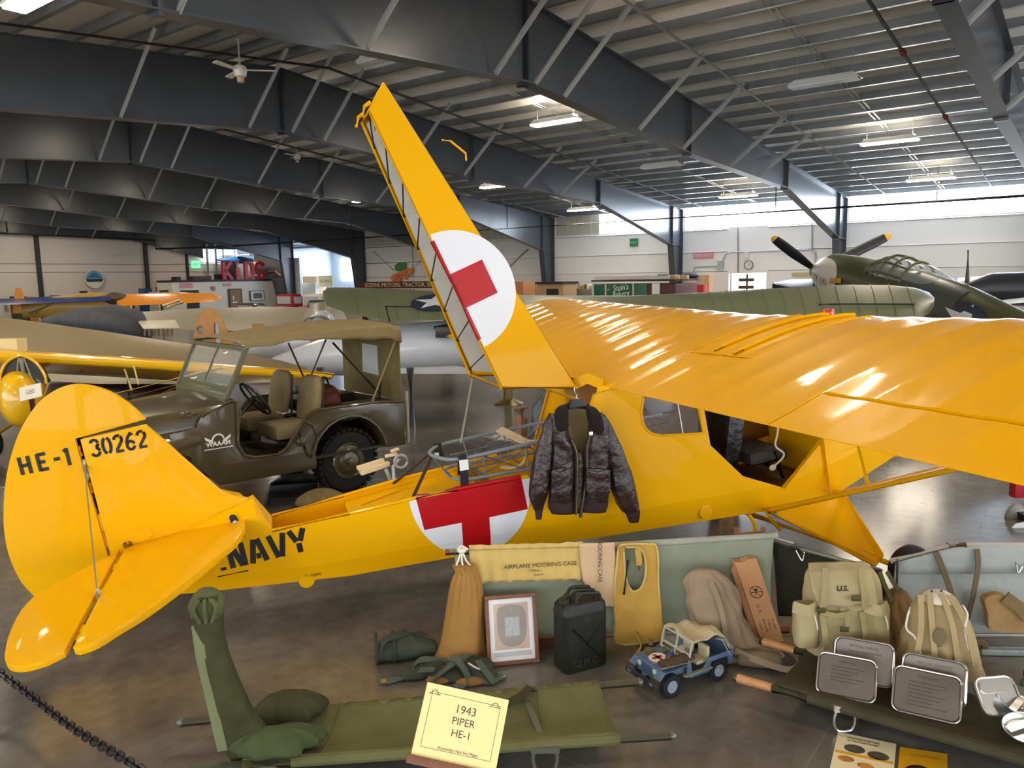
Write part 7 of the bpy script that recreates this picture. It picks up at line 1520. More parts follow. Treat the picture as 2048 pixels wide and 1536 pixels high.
fo = D(376, 705, 14.4)-r0; fu = D(470, 703, 14.4)-D(376, 705, 14.4); fq = uvplane(fo, fu, V((0, 0, 1))); sc = fu.length/94
ql = [(0, 0), (12, 25), (22, 60), (30, 78), (44, 88), (58, 84), (70, 70), (78, 50), (86, 30), (92, 0)]
holes = [[((29+8*cos(2*pi*k/14)), 45+9*sin(2*pi*k/14)) for k in range(14)], [((26+11*cos(2*pi*k/14)), 18+8*sin(2*pi*k/14)) for k in range(14)], [(55, 12), (68, 12), (66, 58), (57, 58)]]
MB().fill([[(x*sc, y*sc) for x, y in p_] for p_ in [sm2(ql, 2)]+holes], lambda x, y, z: fq(x, y, z), .05).obj('plywood_fin', mat('orange_plywood', '#c08848', .5, noise=.2, nscale=8), t, smooth=0)
MB().fill([[(x*sc, y*sc) for x, y in ((72, 4), (82, 4), (78, 40), (72, 55))]], lambda x, y, z: fq(x, y, z-.04), .02).obj('tan_covering', mat('tan_covering', '#b59a72', .6), t, smooth=0)
MB().bar(fq(50*sc, 2*sc, -.05), fq(53*sc, 60*sc, -.05), .03, .06).bar(fq(62*sc, 4*sc, -.05), fq(60*sc, 58*sc, -.05), .06, .05).obj('pale_spar', mat('pale_blue_spar', '#c6ccd2', .5), t)
for i in (18, 44): MB().tube([fq(20*sc, i*sc, -.01), fq(38*sc, (i+14)*sc, -.01)], .012, 6).tube([fq(20*sc, (i+12)*sc, -.01), fq(38*sc, (i+2)*sc, -.01)], .012, 6).obj('hole_brace', mat('brown_rib', '#7d6a48', .6), t)
MB().bar(fq(30*sc, 0, 0), V((fq(30*sc, 0, 0).x, fq(30*sc, 0, 0).y, .0)), .1, .1).bar(fq(70*sc, 0, 0), V((fq(70*sc, 0, 0).x, fq(70*sc, 0, 0).y, .0)), .1, .1).obj('post', mat('orange_plywood', '#c08848', .5), t)
r0 = D(642, 760, 15.4); r0.z = 0
t = thing('airplane', 'small white airplane canopy with silver ribs showing over the jeep top', 'airplane', r0)
dc = D(642, 651, 15.4)-r0
MB().sphere(dc+V((0, .1, -.02)), (.27, .3, .32), 20, 12).obj('white_fin', whb, t)
for k in range(6): MB().tube([dc+V((-.34+.68*k/5, -.3, -.05)), dc+V((-.2+.4*k/5, -.28, .14)), dc+V((-.05+.1*k/5, -.2, .17))], .011, 6).obj('canopy_rib', mat('silver_rib', '#9aa2a8', .3, .7), t)
MB().tube([dc+V((.36*cos(a), -.30, -.08+.27*sin(a))) for a in [pi*k/14 for k in range(15)]], .014, 6).obj('canopy_hoop', mat('silver_rib', '#9aa2a8', .3, .7), t)
fus, _, _, _ = lathe_axis([(dc+r0+V((-1.6, .2, -.5)), .15, .2), (dc+r0+V((-.4, .1, -.35)), .35, .4), (dc+r0+V((.5, 0, -.35)), .35, .4), (dc+r0+V((1.5, 0, -.4)), .2, .25)], r0); fus.obj('fuselage', whb, t, smooth=60)
for x in (-.5, .5): MB().tube([(x, .1, 0), (x, .1, dc.z-.6)], .05, 6).obj('gear_leg', greyp, t)
# --- far high-wing plane: blue wing, yellow body, orange wing
r0 = D(200, 680, 24); r0.z = 0
t = thing('airplane', 'far airplane with one blue wing and one orange wing over a yellow body', 'airplane', r0)
aero([(D(-60, 603, 23.5), D(-60, 613, 22.4), .10), (D(100, 597, 24), D(100, 606, 23), .12), (D(222, 591, 24.4), D(222, 601, 23.4), .12)], r0).obj('blue_wing', mat('blue_wing_dope', '#1d3c7e', .3, coat=.5), t, smooth=50)
aero([(D(234, 592, 24.4), D(234, 612, 23.4), .14), (D(340, 588, 24.6), D(340, 608, 23.6), .14), (D(420, 588, 24.8), D(420, 604, 23.8), .10), (D(443, 594, 24.9), D(442, 599, 24.5), .03)], r0).obj('orange_wing', mat('orange_wing_dope', '#d98612', .35, coat=.4), t, smooth=50)
fus, _, _, _ = lathe_axis([(D(45, 622, 23.4), .12, .2), (D(110, 614, 23.7), .35, .32), (D(190, 612, 24), .5, .42), (D(245, 610, 24.2), .4, .3), (D(262, 612, 24.3), .2, .2)], r0); fus.obj('fuselage', mat('tan_yellow_body', '#b98f3a', .4, noise=.3, nscale=1.5), t, smooth=60)
MB().prism([(0, 0), (.5, 0), (.32, .75), (.18, .75)], lambda x, y, z: D(24, 627, 23.4)-r0+V((x, z, y)), .05).obj('fin', mat('orange_wing_dope', '#d98612', .35), t)
for q0, q1 in (((112, 604), (58, 628)), ((10, 606), (14, 625)), ((360, 600), (325, 612)), ((365, 604), (335, 615))): MB().tube([D(*q0, 23.4)-r0, D(*q1, 23.2)-r0], .05, 6).obj('wing_strut', mat('cream_strut', '#d8ccb0', .5), t)
MB().sphere(D(232, 598, 24)-r0, (.35, .4, .22), 14, 8).obj('engine', mat('engine_brown', '#4a3a26', .5, noise=.4, nscale=9), t)
for px_ in (180, 250): MB().tube([D(px_, 615, 24)-r0, V((D(px_, 615, 24)-r0).xy.to_3d())], .06, 6).obj('gear_leg', dkf, t)
# ================================================================ ALONG THE WALLS
def BX(px, py, X):   # picture point on the plane X = const of the hangar
    d = ray(px, py); n = B2(1, 0); return V((0, 0, CH))+d*(X/n.dot(d))
def BY(px, py, Y):
    d = ray(px, py); n = B2(0, 1); return V((0, 0, CH))+d*(Y/n.dot(d))
EX, EYv = B2(1, 0), B2(0, 1)
def wallframe(px, py, X):  # maps (x along -Y i.e. rightwards in the picture, y up, z out of the wall)
    o = BX(px, py, X); return lambda x, y, z=0: o-EYv*x+V((0, 0, y))-EX*z
def endframe(px, py, Y):
    o = BY(px, py, Y); return lambda x, y, z=0: o+EX*x+V((0, 0, y))-EYv*z
def size_on(px0, py0, px1, py1, X): a, b = BX(px0, py0, X), BX(px1, py1, X); return abs((b-a).dot(EYv)), abs(b.z-a.z)
def solo(name, mb, m, label, cat, group=None, **k): return tag(mb.obj(name, m, **k), label, cat, group)
def wallsign(name, px0, py0, px1, py1, X, m, label, cat, txt=None, tm=None, th=.03, ts=.6):
    w_, h_ = size_on(px0, py0, px1, py1, X); f = wallframe(px0, py1, X); t = thing(name, label, cat, f(w_/2, 0, 0))
    MB().prism(rect(0, 0, w_, h_), lambda x, y, z: f(x, y, z+.005)-t.location, th).obj('board', m, t, smooth=0)
    if txt: MB().text(txt, h_*ts, lambda x, y, z: f(w_/2+x, h_/2+y, th+.008+z)-t.location, sx=min(2.2, .92*w_/(len(txt)*.60*h_*ts))).obj('lettering', tm, t, smooth=0)
    return t, f, w_, h_
grn = mat('exit_green', '#2f7a55', .5); wht = mat('white_letters', '#e9ebe6', .5); wsg = mat('white_sign', '#dcd8d0', .5)
wallsign('exit_sign', 1260, 478, 1276, 493, 29.96, grn, 'small green sign high on the right wall beyond the second column', 'sign', 'EXIT', mat('pale_green_letters', '#a6d8bc', .5), ts=.34)
wallsign('red_sign', 1387, 506, 1427, 518, 29.96, mat('faded_red_sign', '#c98b92', .5), 'faded red banner sign on the right wall above the clock', 'sign', 'AIRPLANES', mat('pale_pink', '#e4c2c6', .5))
wallsign('notice', 1584, 546, 1624, 553, 29.96, mat('tan_notice', '#b7a777', .6), 'tan notice strip on the wall behind the fighter propeller', 'sign')
f = wallframe(1498, 530, 29.96); t = thing('wall_clock', 'round grey-rimmed clock on the right wall above the bright doorway', 'clock', f(0, 0, 0))
RW = Matrix((tuple(-EYv), (0, 0, 1), tuple(-EX))).transposed().to_4x4()
MB().lathe([(.18, 0), (.18, .05), (.155, .06), (.15, .03), (0, .03)], 24, RW, cap=False).obj('rim', mat('clock_rim', '#6d7278', .4), t); MB().lathe([(.15, .03), (0, .032)], 24, RW, cap=False).obj('face', wsg, t)
MB().bar(RW@V((0, 0, .04)), RW@V((.07, .06, .04)), .012, .004).bar(RW@V((0, 0, .04)), RW@V((-.02, .11, .04)), .01, .004).obj('hand', blk, t)
f = wallframe(1494, 513, 29.96); solo('alarm_box', MB().box(f(0, .05, .05), (.18, .18, .22), BR), wsg, 'small white alarm box on the wall just above the clock', 'box')
con = mat('galv_conduit', '#a7acad', .4, .4)
def conduit(pts, label): 
    o = MB().tube([BX(px, py, 29.93) for px, py in pts], .03, 8).obj('conduit', con); tag(o, label, 'conduit')
conduit([(1446, 535), (1446, 520), (1452, 508), (1462, 505), (1600, 500), (1622, 500), (1630, 506), (1632, 545)], 'long bent metal conduit running above the clock to the fighter propeller')
conduit([(1386, 545), (1390, 534), (1444, 532), (1446, 526)], 'short low bent conduit on the wall over the plywood boards')
conduit([(1476, 455), (1476, 545)], 'vertical dark conduit on the wall left of the clock')
conduit([(1624, 447), (1624, 500)], 'vertical conduit on the wall behind the fighter propeller blade')
bx = f = wallframe(1442, 536, 29.96); solo('junction_box', MB().box(f(0, .1, .06), (.2, .2, .35), BR), con, 'grey junction box where the conduits meet on the right wall', 'box')
door = struct('door_1', MB().box(B2(30.35, 11.3, 1.13), (.05, 1.5, 2.26), BR), emat('bright_doorway_daylight', '#f2f7ea', 1.6))
t = thing('sign_post', 'dark wooden post with two arrow boards standing in the bright doorway', 'sign', B2(29.6, 11.15, 0), BR)
MB().box((0, 0, 1.12), (.06, .06, 2.2)).obj('post', mat('dark_sign_wood', '#4b3a2c', .6), t)
for z in (2.0, 1.72): MB().box((-.03, .02, z), (.03, .6, .12)).obj('arrow_board', mat('dark_sign_wood', '#4b3a2c', .6), t)
# plywood and red bin, crates and shelving, green van
ply = mat('orange_plywood_sheet', '#c79a6c', .6, noise=.2, nscale=4)
def ground_box(name, px0, px1, ptop, X, dep, m, label, cat, group=None, zb=0.):
    a, b = BX(px0, ptop, X), BX(px1, ptop, X); w_ = abs((b-a).dot(EYv)); c = (a+b)/2; h_ = a.z-zb
    t = thing(name, label, cat, V((c.x, c.y, zb))+EX*dep/2, BR, group); MB().box((0, 0, h_/2), (dep, w_, h_)).obj('body', m, t, bevel=.01); return t, w_, h_
t, w_, h_ = ground_box('plywood_stack', 1394, 1418, 550, 28.6, .4, ply, 'orange plywood boards standing by the wall right of the second column', 'boards')
MB().box((-.21, w_*.2, h_/2), (.03, .35, h_*.96)).obj('board', mat('pale_board', '#c9b79a', .6), t)
ground_box('red_bin', 1393, 1407, 569, 27.7, .4, mat('red_bin', '#b3202a', .5), 'red bin in front of the plywood boards by the right wall', 'bin')
ground_box('grey_cabinet', 1371, 1384, 567, 28.7, .4, mat('grey_cabinet', '#a09c92', .5), 'grey cabinet beside the plywood boards by the second column', 'cabinet')
solo('dark_bundle', MB().sphere(BX(1379, 552, 28.5), (.35, .4, .14), 12, 8), mat('black_bundle', '#17171a', .7), 'black bundle lying on top of the grey cabinet', 'bundle')
# bakery van
X_ = 24.0; a, b = BX(1184, 592, X_), BX(1350, 592, X_); w_ = abs((b-a).dot(EYv)); zt_ = BX(1200, 562, X_).z
t = thing('delivery_van', 'old green delivery van lettered in white script, standing before the right wall', 'van', V(((a+b)/2).to_tuple())*V((1, 1, 0))+EX*.9, BR)
gv = mat('van_green', '#0e5a3a', .3, coat=.5); yl = w_/2
MB().box((0, yl*.32, 1.15), (1.7, w_*.66, zt_-.45)).obj('van_body', gv, t, bevel=.03)
MB().box((0, -yl*.67, 1.15), (1.7, w_*.33, zt_-.45)).obj('cab', mat('cab_dark_red', '#54201a', .5), t, bevel=.03)
MB().box((0, 0, zt_+.0), (1.8, w_*1.02, .06)).obj('roof', mat('van_roof_brown', '#4a2a22', .5), t); MB().box((.1, .2, zt_+.10), (1.5, w_*.9, .12)).obj('roof_cover', mat('van_roof_white', '#c9c9c4', .5), t)
for y in (yl*.98, yl*.66, -yl*.02): MB().box((-.87, y, 1.2), (.03, .06, zt_-.5)).obj('body_rib', mat('van_cream_rib', '#c8bfa0', .5), t)
MB().box((-.86, -yl*.55, zt_-.28), (.02, w_*.09, .36)).obj('white_door_panel', wht, t)
for s_, z in (('Stein\'s', zt_-.24), ('Bakery', zt_-.46)): MB().text(s_, .30, lambda x, y, zz: V((-.875-zz, yl*.28-x-.0*y, z+y+.12*x)), sx=.8).obj('script_lettering', wht, t, smooth=0)
for y in (-yl*.6, yl*.6):
    wd = wheel((-.75, y, .38), .38, .2, 'road_wheel', t, gv); wd.matrix_local = Matrix.Translation((-.75, y, .38)) @ Matrix.Rotation(pi/2, 4, 'Z') @ Matrix.Translation((.75, -y, -.38))
for i, (y, m_, s_) in enumerate(((-.3, mat('red_bin', '#b3202a', .5), .14), (-.9, mat('olive_felt', '#4d4c38'), .16), (-1.3, mat('tan_covering', '#b59a72', .6), .15), (-1.7, mat('tan_covering', '#b59a72', .6), .13))):
    q = t.matrix_basis @ V((-.4, y, zt_+.03)); solo('roof_load_box', MB().box(V((0, 0, s_/2)), (s_*1.5, s_*2, s_), .3*i), m_, ('red can', 'dark cap', 'tan parcel nearest the green side', 'tan parcel nearest the cab')[i]+' lying on the roof of the green van', 'box', loc=q, bevel=.01)
# crates and shelf clutter between columns
ground_box('wooden_crate', 1016, 1046, 564, 26.5, .9, mat('crate_orange', '#b5793f', .6, noise=.2, nscale=5), 'orange-brown wooden crate right of the raised hatch by the far wall', 'crate')
t, w_, h_ = ground_box('dark_table', 1074, 1126, 568, 26.0, 1.0, mat('tan_chest_drawers', '#a5845a', .6), 'dark-topped tan workbench by the third column', 'workbench')
MB().box((0, 0, h_+.04), (1.2, w_*1.05, .08)).obj('dark_top', mat('black_table_top', '#1a1717', .5), t); MB().box((-.51, -w_*.1, h_*.5), (.02, w_*.45, h_*.8)).obj('dark_opening', mat('black_table_top', '#1a1717', .5), t)
t, w_, h_ = ground_box('shelf_unit', 1128, 1181, 578, 27.5, .5, mat('shelf_grey', '#6b675f', .6), 'low shelf unit crowded with small parts left of the green van', 'shelf')
SH = t; sh0 = t.location
for i in range(12):
    y = -w_/2+w_*(i+.5)/12; m_ = [mat('tan_covering', '#b59a72', .6), wsg, mat('olive_felt', '#4d4c38'), mat('mustard_tin', '#b58d3a', .5), mat('grey_clip', '#8e9492', .5)][i % 5]
    q = sh0+Matrix.Rotation(BR, 3, 'Z')@V((-.1, y, h_)); hh = .12+.10*((i*7) % 4)/3
    solo('small_carton', MB().box((0, 0, hh/2), (.2, w_/14, hh)), m_, 'small carton in the row along the top of the crowded shelf unit', 'box', 'cartons on the crowded shelf unit', loc=q).rotation_euler = (0, 0, BR)
for i in range(4): MB().box((-.26, -w_*.35+w_*.23*i, h_*.6), (.03, w_*.16, h_*.3)).obj('shelf_bin', [mat('grey_cabinet', '#a09c92', .5), mat('black_table_top', '#1a1717', .5)][i % 2], t)
for i, (p0, p1, tp) in enumerate(((1046, 1056, 575), (1058, 1072, 569))): ground_box('small_crate', p0, p1, tp, 27.6, .6, mat('crate_brown', '#8d6a45', .6), ('small brown crate directly right of the orange-brown crate', 'taller brown crate left of the dark-topped workbench')[i], 'crate')
# motors sign, feather sign with wires
X_ = 27.5
t, f, w_, h_ = wallsign('wooden_sign', 718, 565, 908, 577, X_, mat('maroon_board', '#51150f', .5), 'long maroon board lettered EDDINS MOTORS, TRACTOR, SERVICE in cream capitals', 'sign', 'EDDINS MOTORS, TRACTOR, SERVICE', mat('cream_letters', '#e6d9a8', .5), ts=.85)
for x in (.4, w_-.4): MB().bar(f(x, 0, 0)-t.location, f(x, -f(x, 0, 0).z, 0)-t.location, .08, .08).obj('post', mat('maroon_board', '#51150f', .5), t)
f = wallframe(800, 552, 29.9); t = thing('seed_sign', 'winged orange and green seed company sign hung on wires from the white wall', 'sign', f(0, 0, 0)); L0 = t.location
g_ = [(-.35, .35), (-.3, .62), (.35, .72), (.45, .5), (.3, .3), (-.1, .25)]
MB().prism(sm2(g_, 3)[::-1], lambda x, y, z: f(x+.05, y, z)-L0, .06).obj('green_ear', mat('corn_green', '#3c8a4a', .5), t)
o_ = [(-.55, -.25), (-.5, .05), (.3, .28), (.95, .42), (1.0, .15), (.6, -.02), (.55, -.2), (.2, -.12), (-.1, -.35)]
MB().prism(sm2(o_, 3)[::-1], lambda x, y, z: f(x, y, z+.03)-L0, .06).obj('orange_wing', mat('sign_orange', '#e08a4a', .5), t)
MB().text('DEKALB', .30, lambda x, y, z: f(.15+x, .0+y+.33*x, .10+z)-L0, sx=.95).obj('lettering', mat('sign_red', '#c0392b', .5), t, smooth=0)
for a, b in (((747, 503), (787, 540)), ((842, 521), (818, 543))): MB().tube([BX(*a, 29.9)-L0, BX(*b, 29.85)-L0], .02, 6).obj('hanging_wire', con, t)
o = MB().tube([BX(1001, 551, 29.9), BX(1056, 498, 29.9)], .03, 6).obj('brace_rod', con); tag(o, 'thin diagonal brace rod on the white wall right of the raised hatch', 'rod')
# --- end wall: round sign, exit sign, conduit, boxes along the foot
f = endframe(188, 558, 45.5); t = thing('round_sign', 'round blue landscape sign on the far end wall', 'sign', f(0, 0, 0)); L0 = t.location; r_ = .52
MB().prism([(r_*cos(2*pi*k/28), r_*sin(2*pi*k/28)) for k in range(28)], lambda x, y, z: f(x, y, z)-L0, .05).obj('white_disc', wsg, t)
MB().prism([(.9*r_*cos(pi*k/16), .9*r_*sin(pi*k/16)) for k in range(17)], lambda x, y, z: f(x, y, z+.05)-L0, .01).obj('blue_sky', mat('sign_sky_blue', '#5f93b4', .5), t)
MB().prism([(-.9*r_, 0), (.9*r_, 0), (.8*r_, -.16), (-.8*r_, -.16)][::-1], lambda x, y, z: f(x, y, z+.05)-L0, .012).obj('dark_field', mat('sign_dark', '#2a3238', .5), t)
MB().prism([(-.35, .08), (0, .38), (.4, .06)], lambda x, y, z: f(x, y, z+.06)-L0, .01).obj('mountain', mat('sign_mountain', '#2f6f93', .5), t)
f = endframe(391, 529, 45.55); t = thing('exit_sign', 'green lit exit sign on the far end wall left of the red letters', 'sign', f(0, 0, 0)); L0 = t.location
MB().prism(rect(-.3, -.22, .3, .22), lambda x, y, z: f(x, y, z)-L0, .06).obj('box', mat('exit_glow_green', '#7fd8b0', .5, emit=.6), t); MB().text('EXIT', .2, lambda x, y, z: f(x, y, z+.065)-L0).obj('lettering', mat('exit_letter_green', '#1f7a55', .5), t, smooth=0)
for i, X in enumerate((27.9, 28.5)): 
    o = MB().tube([B2(X, 45.3, 0), B2(X, 45.3, 4.6)], .09, 8).obj('downpipe', con); tag(o, ('left', 'right')[i]+'-hand pale vertical pipe by the end wall near the green exit sign', 'pipe')
def endbox(name, px0, px1, ptop, Y, dep, m, label, cat, group=None):
    a, b = BY(px0, ptop, Y), BY(px1, ptop, Y); w_ = abs((b-a).dot(EX)); c = (a+b)/2; h_ = a.z
    t = thing(name, label, cat, V((c.x, c.y, 0))+EYv*dep/2, BR, group); MB().box((0, 0, h_/2), (w_, dep, h_)).obj('body', m, t, bevel=.02); return t
endbox('blue_bin', 290, 304, 577, 44.3, .8, mat('blue_bin', '#1f5c96', .5), 'bright blue bin at the foot of the end wall', 'bin')
endbox('black_cabinet', 167, 175, 582, 45, .5, mat('black_cabinet', '#221c1a', .5), 'narrow dark cabinet against the end wall below the round sign', 'cabinet')
endbox('white_cabinet', 311, 322, 584, 43.2, .8, mat('white_cab', '#c9c2b4', .5), 'small white cabinet right of the blue bin', 'cabinet')
endbox('white_cabinet', 338, 372, 585, 38.6, .7, mat('cream_cab', '#bdb49f', .5), 'wide cream cabinet left of the white office', 'cabinet')
t = endbox('gas_pump', 318, 323, 574, 43.7, .4, mat('pump_red', '#7a3a34', .5), 'thin old red gas pump with a pale globe by the end wall', 'pump'); MB().sphere((0, 0, BY(320, 574, 43.7).z+.18), .2, 12, 8).obj('globe', mat('pump_globe', '#cdb7ae', .4), t)
endbox('dark_engine', 330, 337, 580, 40.2, .6, mat('engine_brown', '#4a3a26', .5), 'dark brown machine between the white cabinets', 'machine')
for i, (a, b, tp, m_, lb) in enumerate(((30, 52, 593, mat('olive_felt', '#4d4c38'), 'long low olive bench'), (56, 74, 594, mat('crate_orange', '#b5793f', .6), 'low orange bench'), (110, 122, 591, mat('red_brown_pattern', '#7a3a22', .7), 'low red-brown trunk'), (150, 160, 590, mat('olive_felt', '#4d4c38'), 'small olive trunk'), (240, 268, 590, mat('dusty_red', '#8a4a38', .6), 'long dusty red cart'))):
    endbox('bench', a, b, tp, 44.0, .7, m_, lb+' at the foot of the far end wall', 'bench')
# --- white office with door, mezzanine clutter and the red letters
wo = mat('office_white', '#d9d3c4', .6); OX, OY = 28.6, 40.5
oa = BY(344, 565, OY); ob_ = BY(560, 565, OY); oh = oa.z; ow = abs((ob_-oa).dot(EX)); oc = (oa+ob_)/2
t = thing('office_block', 'low white office block with brown door and sloping right end under the red letters', 'office', V((oc.x, oc.y, 0)), BR); L0 = V((oc.x, oc.y, 0))
MB().prism([(-ow/2, 0), (ow/2, 0), (ow*.42, oh), (-ow/2, oh)], lambda x, y, z: V((x, z, y)), 1.6).obj('block', wo, t, smooth=0)
MB().box((-.3, .8, oh+.06), (ow*.9, 1.7, .12)).obj('black_ledge', mat('black_table_top', '#1a1717', .5), t)
of = lambda px, py: (lambda p: (Matrix.Rotation(-BR, 3, 'Z')@(p-L0)))(BY(px, py, OY-.02))
def opatch(px0, py0, px1, py1, m_, nm, par, th=.04):
    a, b = of(px0, py1), of(px1, py0); return MB().box(((a.x+b.x)/2, -th/2-.005, (a.z+b.z)/2), (abs(b.x-a.x), th, abs(b.z-a.z))).obj(nm, m_, par)
opatch(458, 577, 483, 618, mat('door_frame_brown', '#4b2a1d', .5), 'door_frame', t, .04); opatch(461, 580, 480, 618, mat('door_brown', '#8a6238', .5, noise=.15, nscale=6), 'door', t, .06)
opatch(465, 592, 467, 600, wsg, 'door_notice', t, .07); opatch(464, 603, 474, 606, wsg, 'door_notice', t, .07)
opatch(447, 566, 462, 572, mat('faded_red_sign', '#c98b92', .5), 'red_notice', t); opatch(360, 566, 385, 576, mat('faded_red_sign', '#c98b92', .5), 'red_notice', t)
opatch(363, 580, 397, 618, mat('dark_doorway', '#2c1713', .6), 'dark_bay', t, .03)
q = of(426, 577); MB().lathe([(.14, 0), (.14, .03)], 18, Matrix.Translation((q.x, -.01, q.z)) @ Matrix.Rotation(pi/2, 4, 'X')).obj('round_badge', mat('badge_red', '#b35a5a', .5), t)
a, b = of(500, 602), of(527, 581); fx = thing('framed_picture', 'black-framed picture hung on the white office wall right of the brown door', 'picture', L0+Matrix.Rotation(BR, 3, 'Z')@V(((a.x+b.x)/2, -.06, (a.z+b.z)/2)), BR)
MB().box((0, 0, 0), (b.x-a.x, .05, b.z-a.z)).obj('frame', mat('black_frame', '#1d1a17', .4), fx); MB().box((0, -.03, 0), ((b.x-a.x)*.9, .01, (b.z-a.z)*.86)).obj('mount', wsg, fx); MB().box((0, -.037, 0), ((b.x-a.x)*.62, .01, (b.z-a.z)*.55)).obj('print', mat('grey_brown_print', '#6e665c', .6, noise=.4, nscale=9), fx)
# things on the ledge
for i, (p0, p1, tp, m_, lb) in enumerate(((348, 357, 558, mat('black_cabinet', '#221c1a', .5), 'black loudspeaker box'), (382, 418, 557, mat('dark_red_chest', '#4a2724', .6), 'long dark red chest'), (434, 444, 554, mat('black_cabinet', '#221c1a', .5), 'second black loudspeaker box'))):
    a, b = BY(p0, 565, OY+.5), BY(p1, tp, OY+.5); c = (a+b)/2; solo('ledge_box', MB().box((0, 0, (b.z-a.z)/2), (abs((b-a).dot(EX)), .5, b.z-a.z)), m_, lb+' on the black ledge of the white office', 'box', loc=V((c.x, c.y, oh+.12))).rotation_euler = (0, 0, BR)
kr = mat('kids_red', '#b5262c', .45)
KG = {'K': [[(0, 0), (0, 1)], [(.62, 1), (.05, .5)], [(.05, .52), (.66, 0)]], 'i': [[(.2, 0), (.2, .6)], [(.2, .78), (.2, .92)]], 'D': [[(0, 0), (0, 1)], [(0, .95), (.4, .95), (.58, .75), (.58, .25), (.4, .05), (0, .05)]], 'S': [[(.6, .78), (.45, .95), (.15, .95), (.02, .78), (.12, .58), (.48, .45), (.6, .25), (.45, .05), (.15, .05), (0, .22)]]}
def bigletter(ch, px0, px1, ptop, pbot, lb):
    a, b = BY(px0, pbot, OY+.1), BY(px1, ptop, OY+.1); w_ = (b-a).dot(EX); h_ = b.z-a.z; mb = MB(); h_ = b.z-oh-.13; a.z = oh+.13; f = lambda x, y: EX*(x*w_/.66)+V((0, 0, y*h_))
    for st_ in KG[ch]:
        for p, q in zip(st_, st_[1:]): mb.bar(f(*p), f(*q), .20, .17, tuple(EYv))
    o = solo('sign_letter', mb, kr, lb, 'letter', smooth=0, loc=a)
for ch, p0, p1, lb in (('K', 449, 462, 'large red letter K standing over the white office'), ('i', 472, 482, 'large red letter i standing over the white office'), ('D', 493, 506, 'large red letter D standing over the white office'), ('S', 512, 528, 'large red letter S standing over the white office')): bigletter(ch, p0, p1, 524 if ch != 'i' else 521, 566, lb)
w_, h_ = size_on(541, 538, 566, 550, 29.7); f = wallframe(541, 545, 29.5)
solo('red_arrow', MB().tube([f(0, 0, .1), f(w_*.6, .05, .1), f(w_, -.25, .1)], .09, 6), mat('dull_red_arrow', '#8e3b35', .5), 'dull red arrow on the dark wall right of the red letters', 'sign')
bstruct('wall_right_dark_panel', MB().box((29.7, 41.2, 2.6), (.1, 3.4, 5.2)), mat('dark_grey_panel', '#53555a', .6))
# mezzanine opening: bright pane and a blue-white toy plane hanging
bstruct('window_12', MB().box((28.9, 45.4, 3.9), (2.4, .04, .8)), emat('pale_daylight_pane', '#dfe8ee', 2.2))
p = B2(28.2, 42.7, 3.55); t = thing('model_airplane', 'blue and white model airplane hanging behind the red letters', 'model airplane', p, BR)
MB().loft([[V((x, r_*cos(2*pi*k/14), r_*sin(2*pi*k/14))) for k in range(14)] for x, r_ in ((-1.3, .05), (-.6, .2), (.4, .22), (1.2, .1))]).obj('fuselage', mat('model_blue', '#2d5f9a', .4), t, smooth=60)
MB().box((.2, 0, .28), (.5, 3.0, .06)).obj('wing', wht, t); MB().tube([(0, 0, .2), (0, 0, 1.3)], .01, 6).obj('wire', con, t)
# red trucks, green car, dark car hood
def oldcar(name, px0, px1, ptop, pbot, Y, m_, roofm, label):
    a, b = BY(px0, ptop, Y), BY(px1, ptop, Y); w_ = (b-a).dot(EX); c = (a+b)/2; h_ = c.z
    t = thing(name, label, 'truck' if 'truck' in name else 'car', V((c.x, c.y, 0)), BR)
    MB().loft([[V((x, y, z)) for y, z in ((-.75, .5), (-.75, zt-.25), (-.6, zt), (.6, zt), (.75, zt-.25), (.75, .5))] for x, zt in ((-w_/2, h_*.62), (-w_*.1, h_*.68), (w_/2, h_*.66))]).obj('body', m_, t, bevel=.04)
    MB().loft([[V((x, y, z)) for y, z in ((-.68, h_*.6), (-.62, h_*.95), (-.5, h_), (.5, h_), (.62, h_*.95), (.68, h_*.6))] for x in (-w_*.08, w_*.30)]).obj('cab', roofm, t, bevel=.05)
    MB().box((-w_*.09, 0, h_*.82), (.04, 1.0, h_*.22)).box((w_*.11, -.66, h_*.82), (w_*.25, .04, h_*.2)).obj('window', mat('car_glass', '#aeb9c0', .15), t)
    for x in (-w_*.33, w_*.33):
        for y in (-.7, .7): wheel((x, y, .38), .38, .2, 'road_wheel', t, m_)
    return t
oldcar('red_truck', 545, 598, 588, 615, 31.5, mat('truck_red', '#96161f', .3, coat=.5), mat('truck_red', '#96161f', .3), 'old red truck left of the other red truck, beyond the jeep top')
oldcar('red_truck', 600, 652, 588, 615, 28.8, mat('truck_red', '#96161f', .3), mat('truck_white_roof', '#d8cfc2', .4), 'old red truck with a white roof near the olive wing tip')
oldcar('green_car', 606, 672, 600, 615, 26.2, mat('car_dark_green', '#123a2a', .3, coat=.4), mat('car_dark_green', '#123a2a', .3), 'dark green car low before the white-roofed red truck')
oldcar('dark_car', 466, 524, 606, 616, 29.0, mat('car_grey_black', '#3c3a3e', .3, coat=.5), mat('car_grey_black', '#3c3a3e', .3), 'low dark car before the white office door')
w_, h_ = size_on(636, 552, 668, 574, 29.0)
t, f, w_, h_ = wallsign('banner_board', 639, 552, 668, 574, 31.5, mat('board_cream_yellow', '#c9bb8c', .6), 'cream billboard with dark words in the bright far opening', 'sign', 'RICHFIELD', mat('board_ink', '#3a3226', .6), ts=.3)
MB().bar(f(w_/2, 0, -.05)-t.location, f(w_/2, -f(w_/2, 0, 0).z, -.05)-t.location, .1, .1).obj('post', con, t)
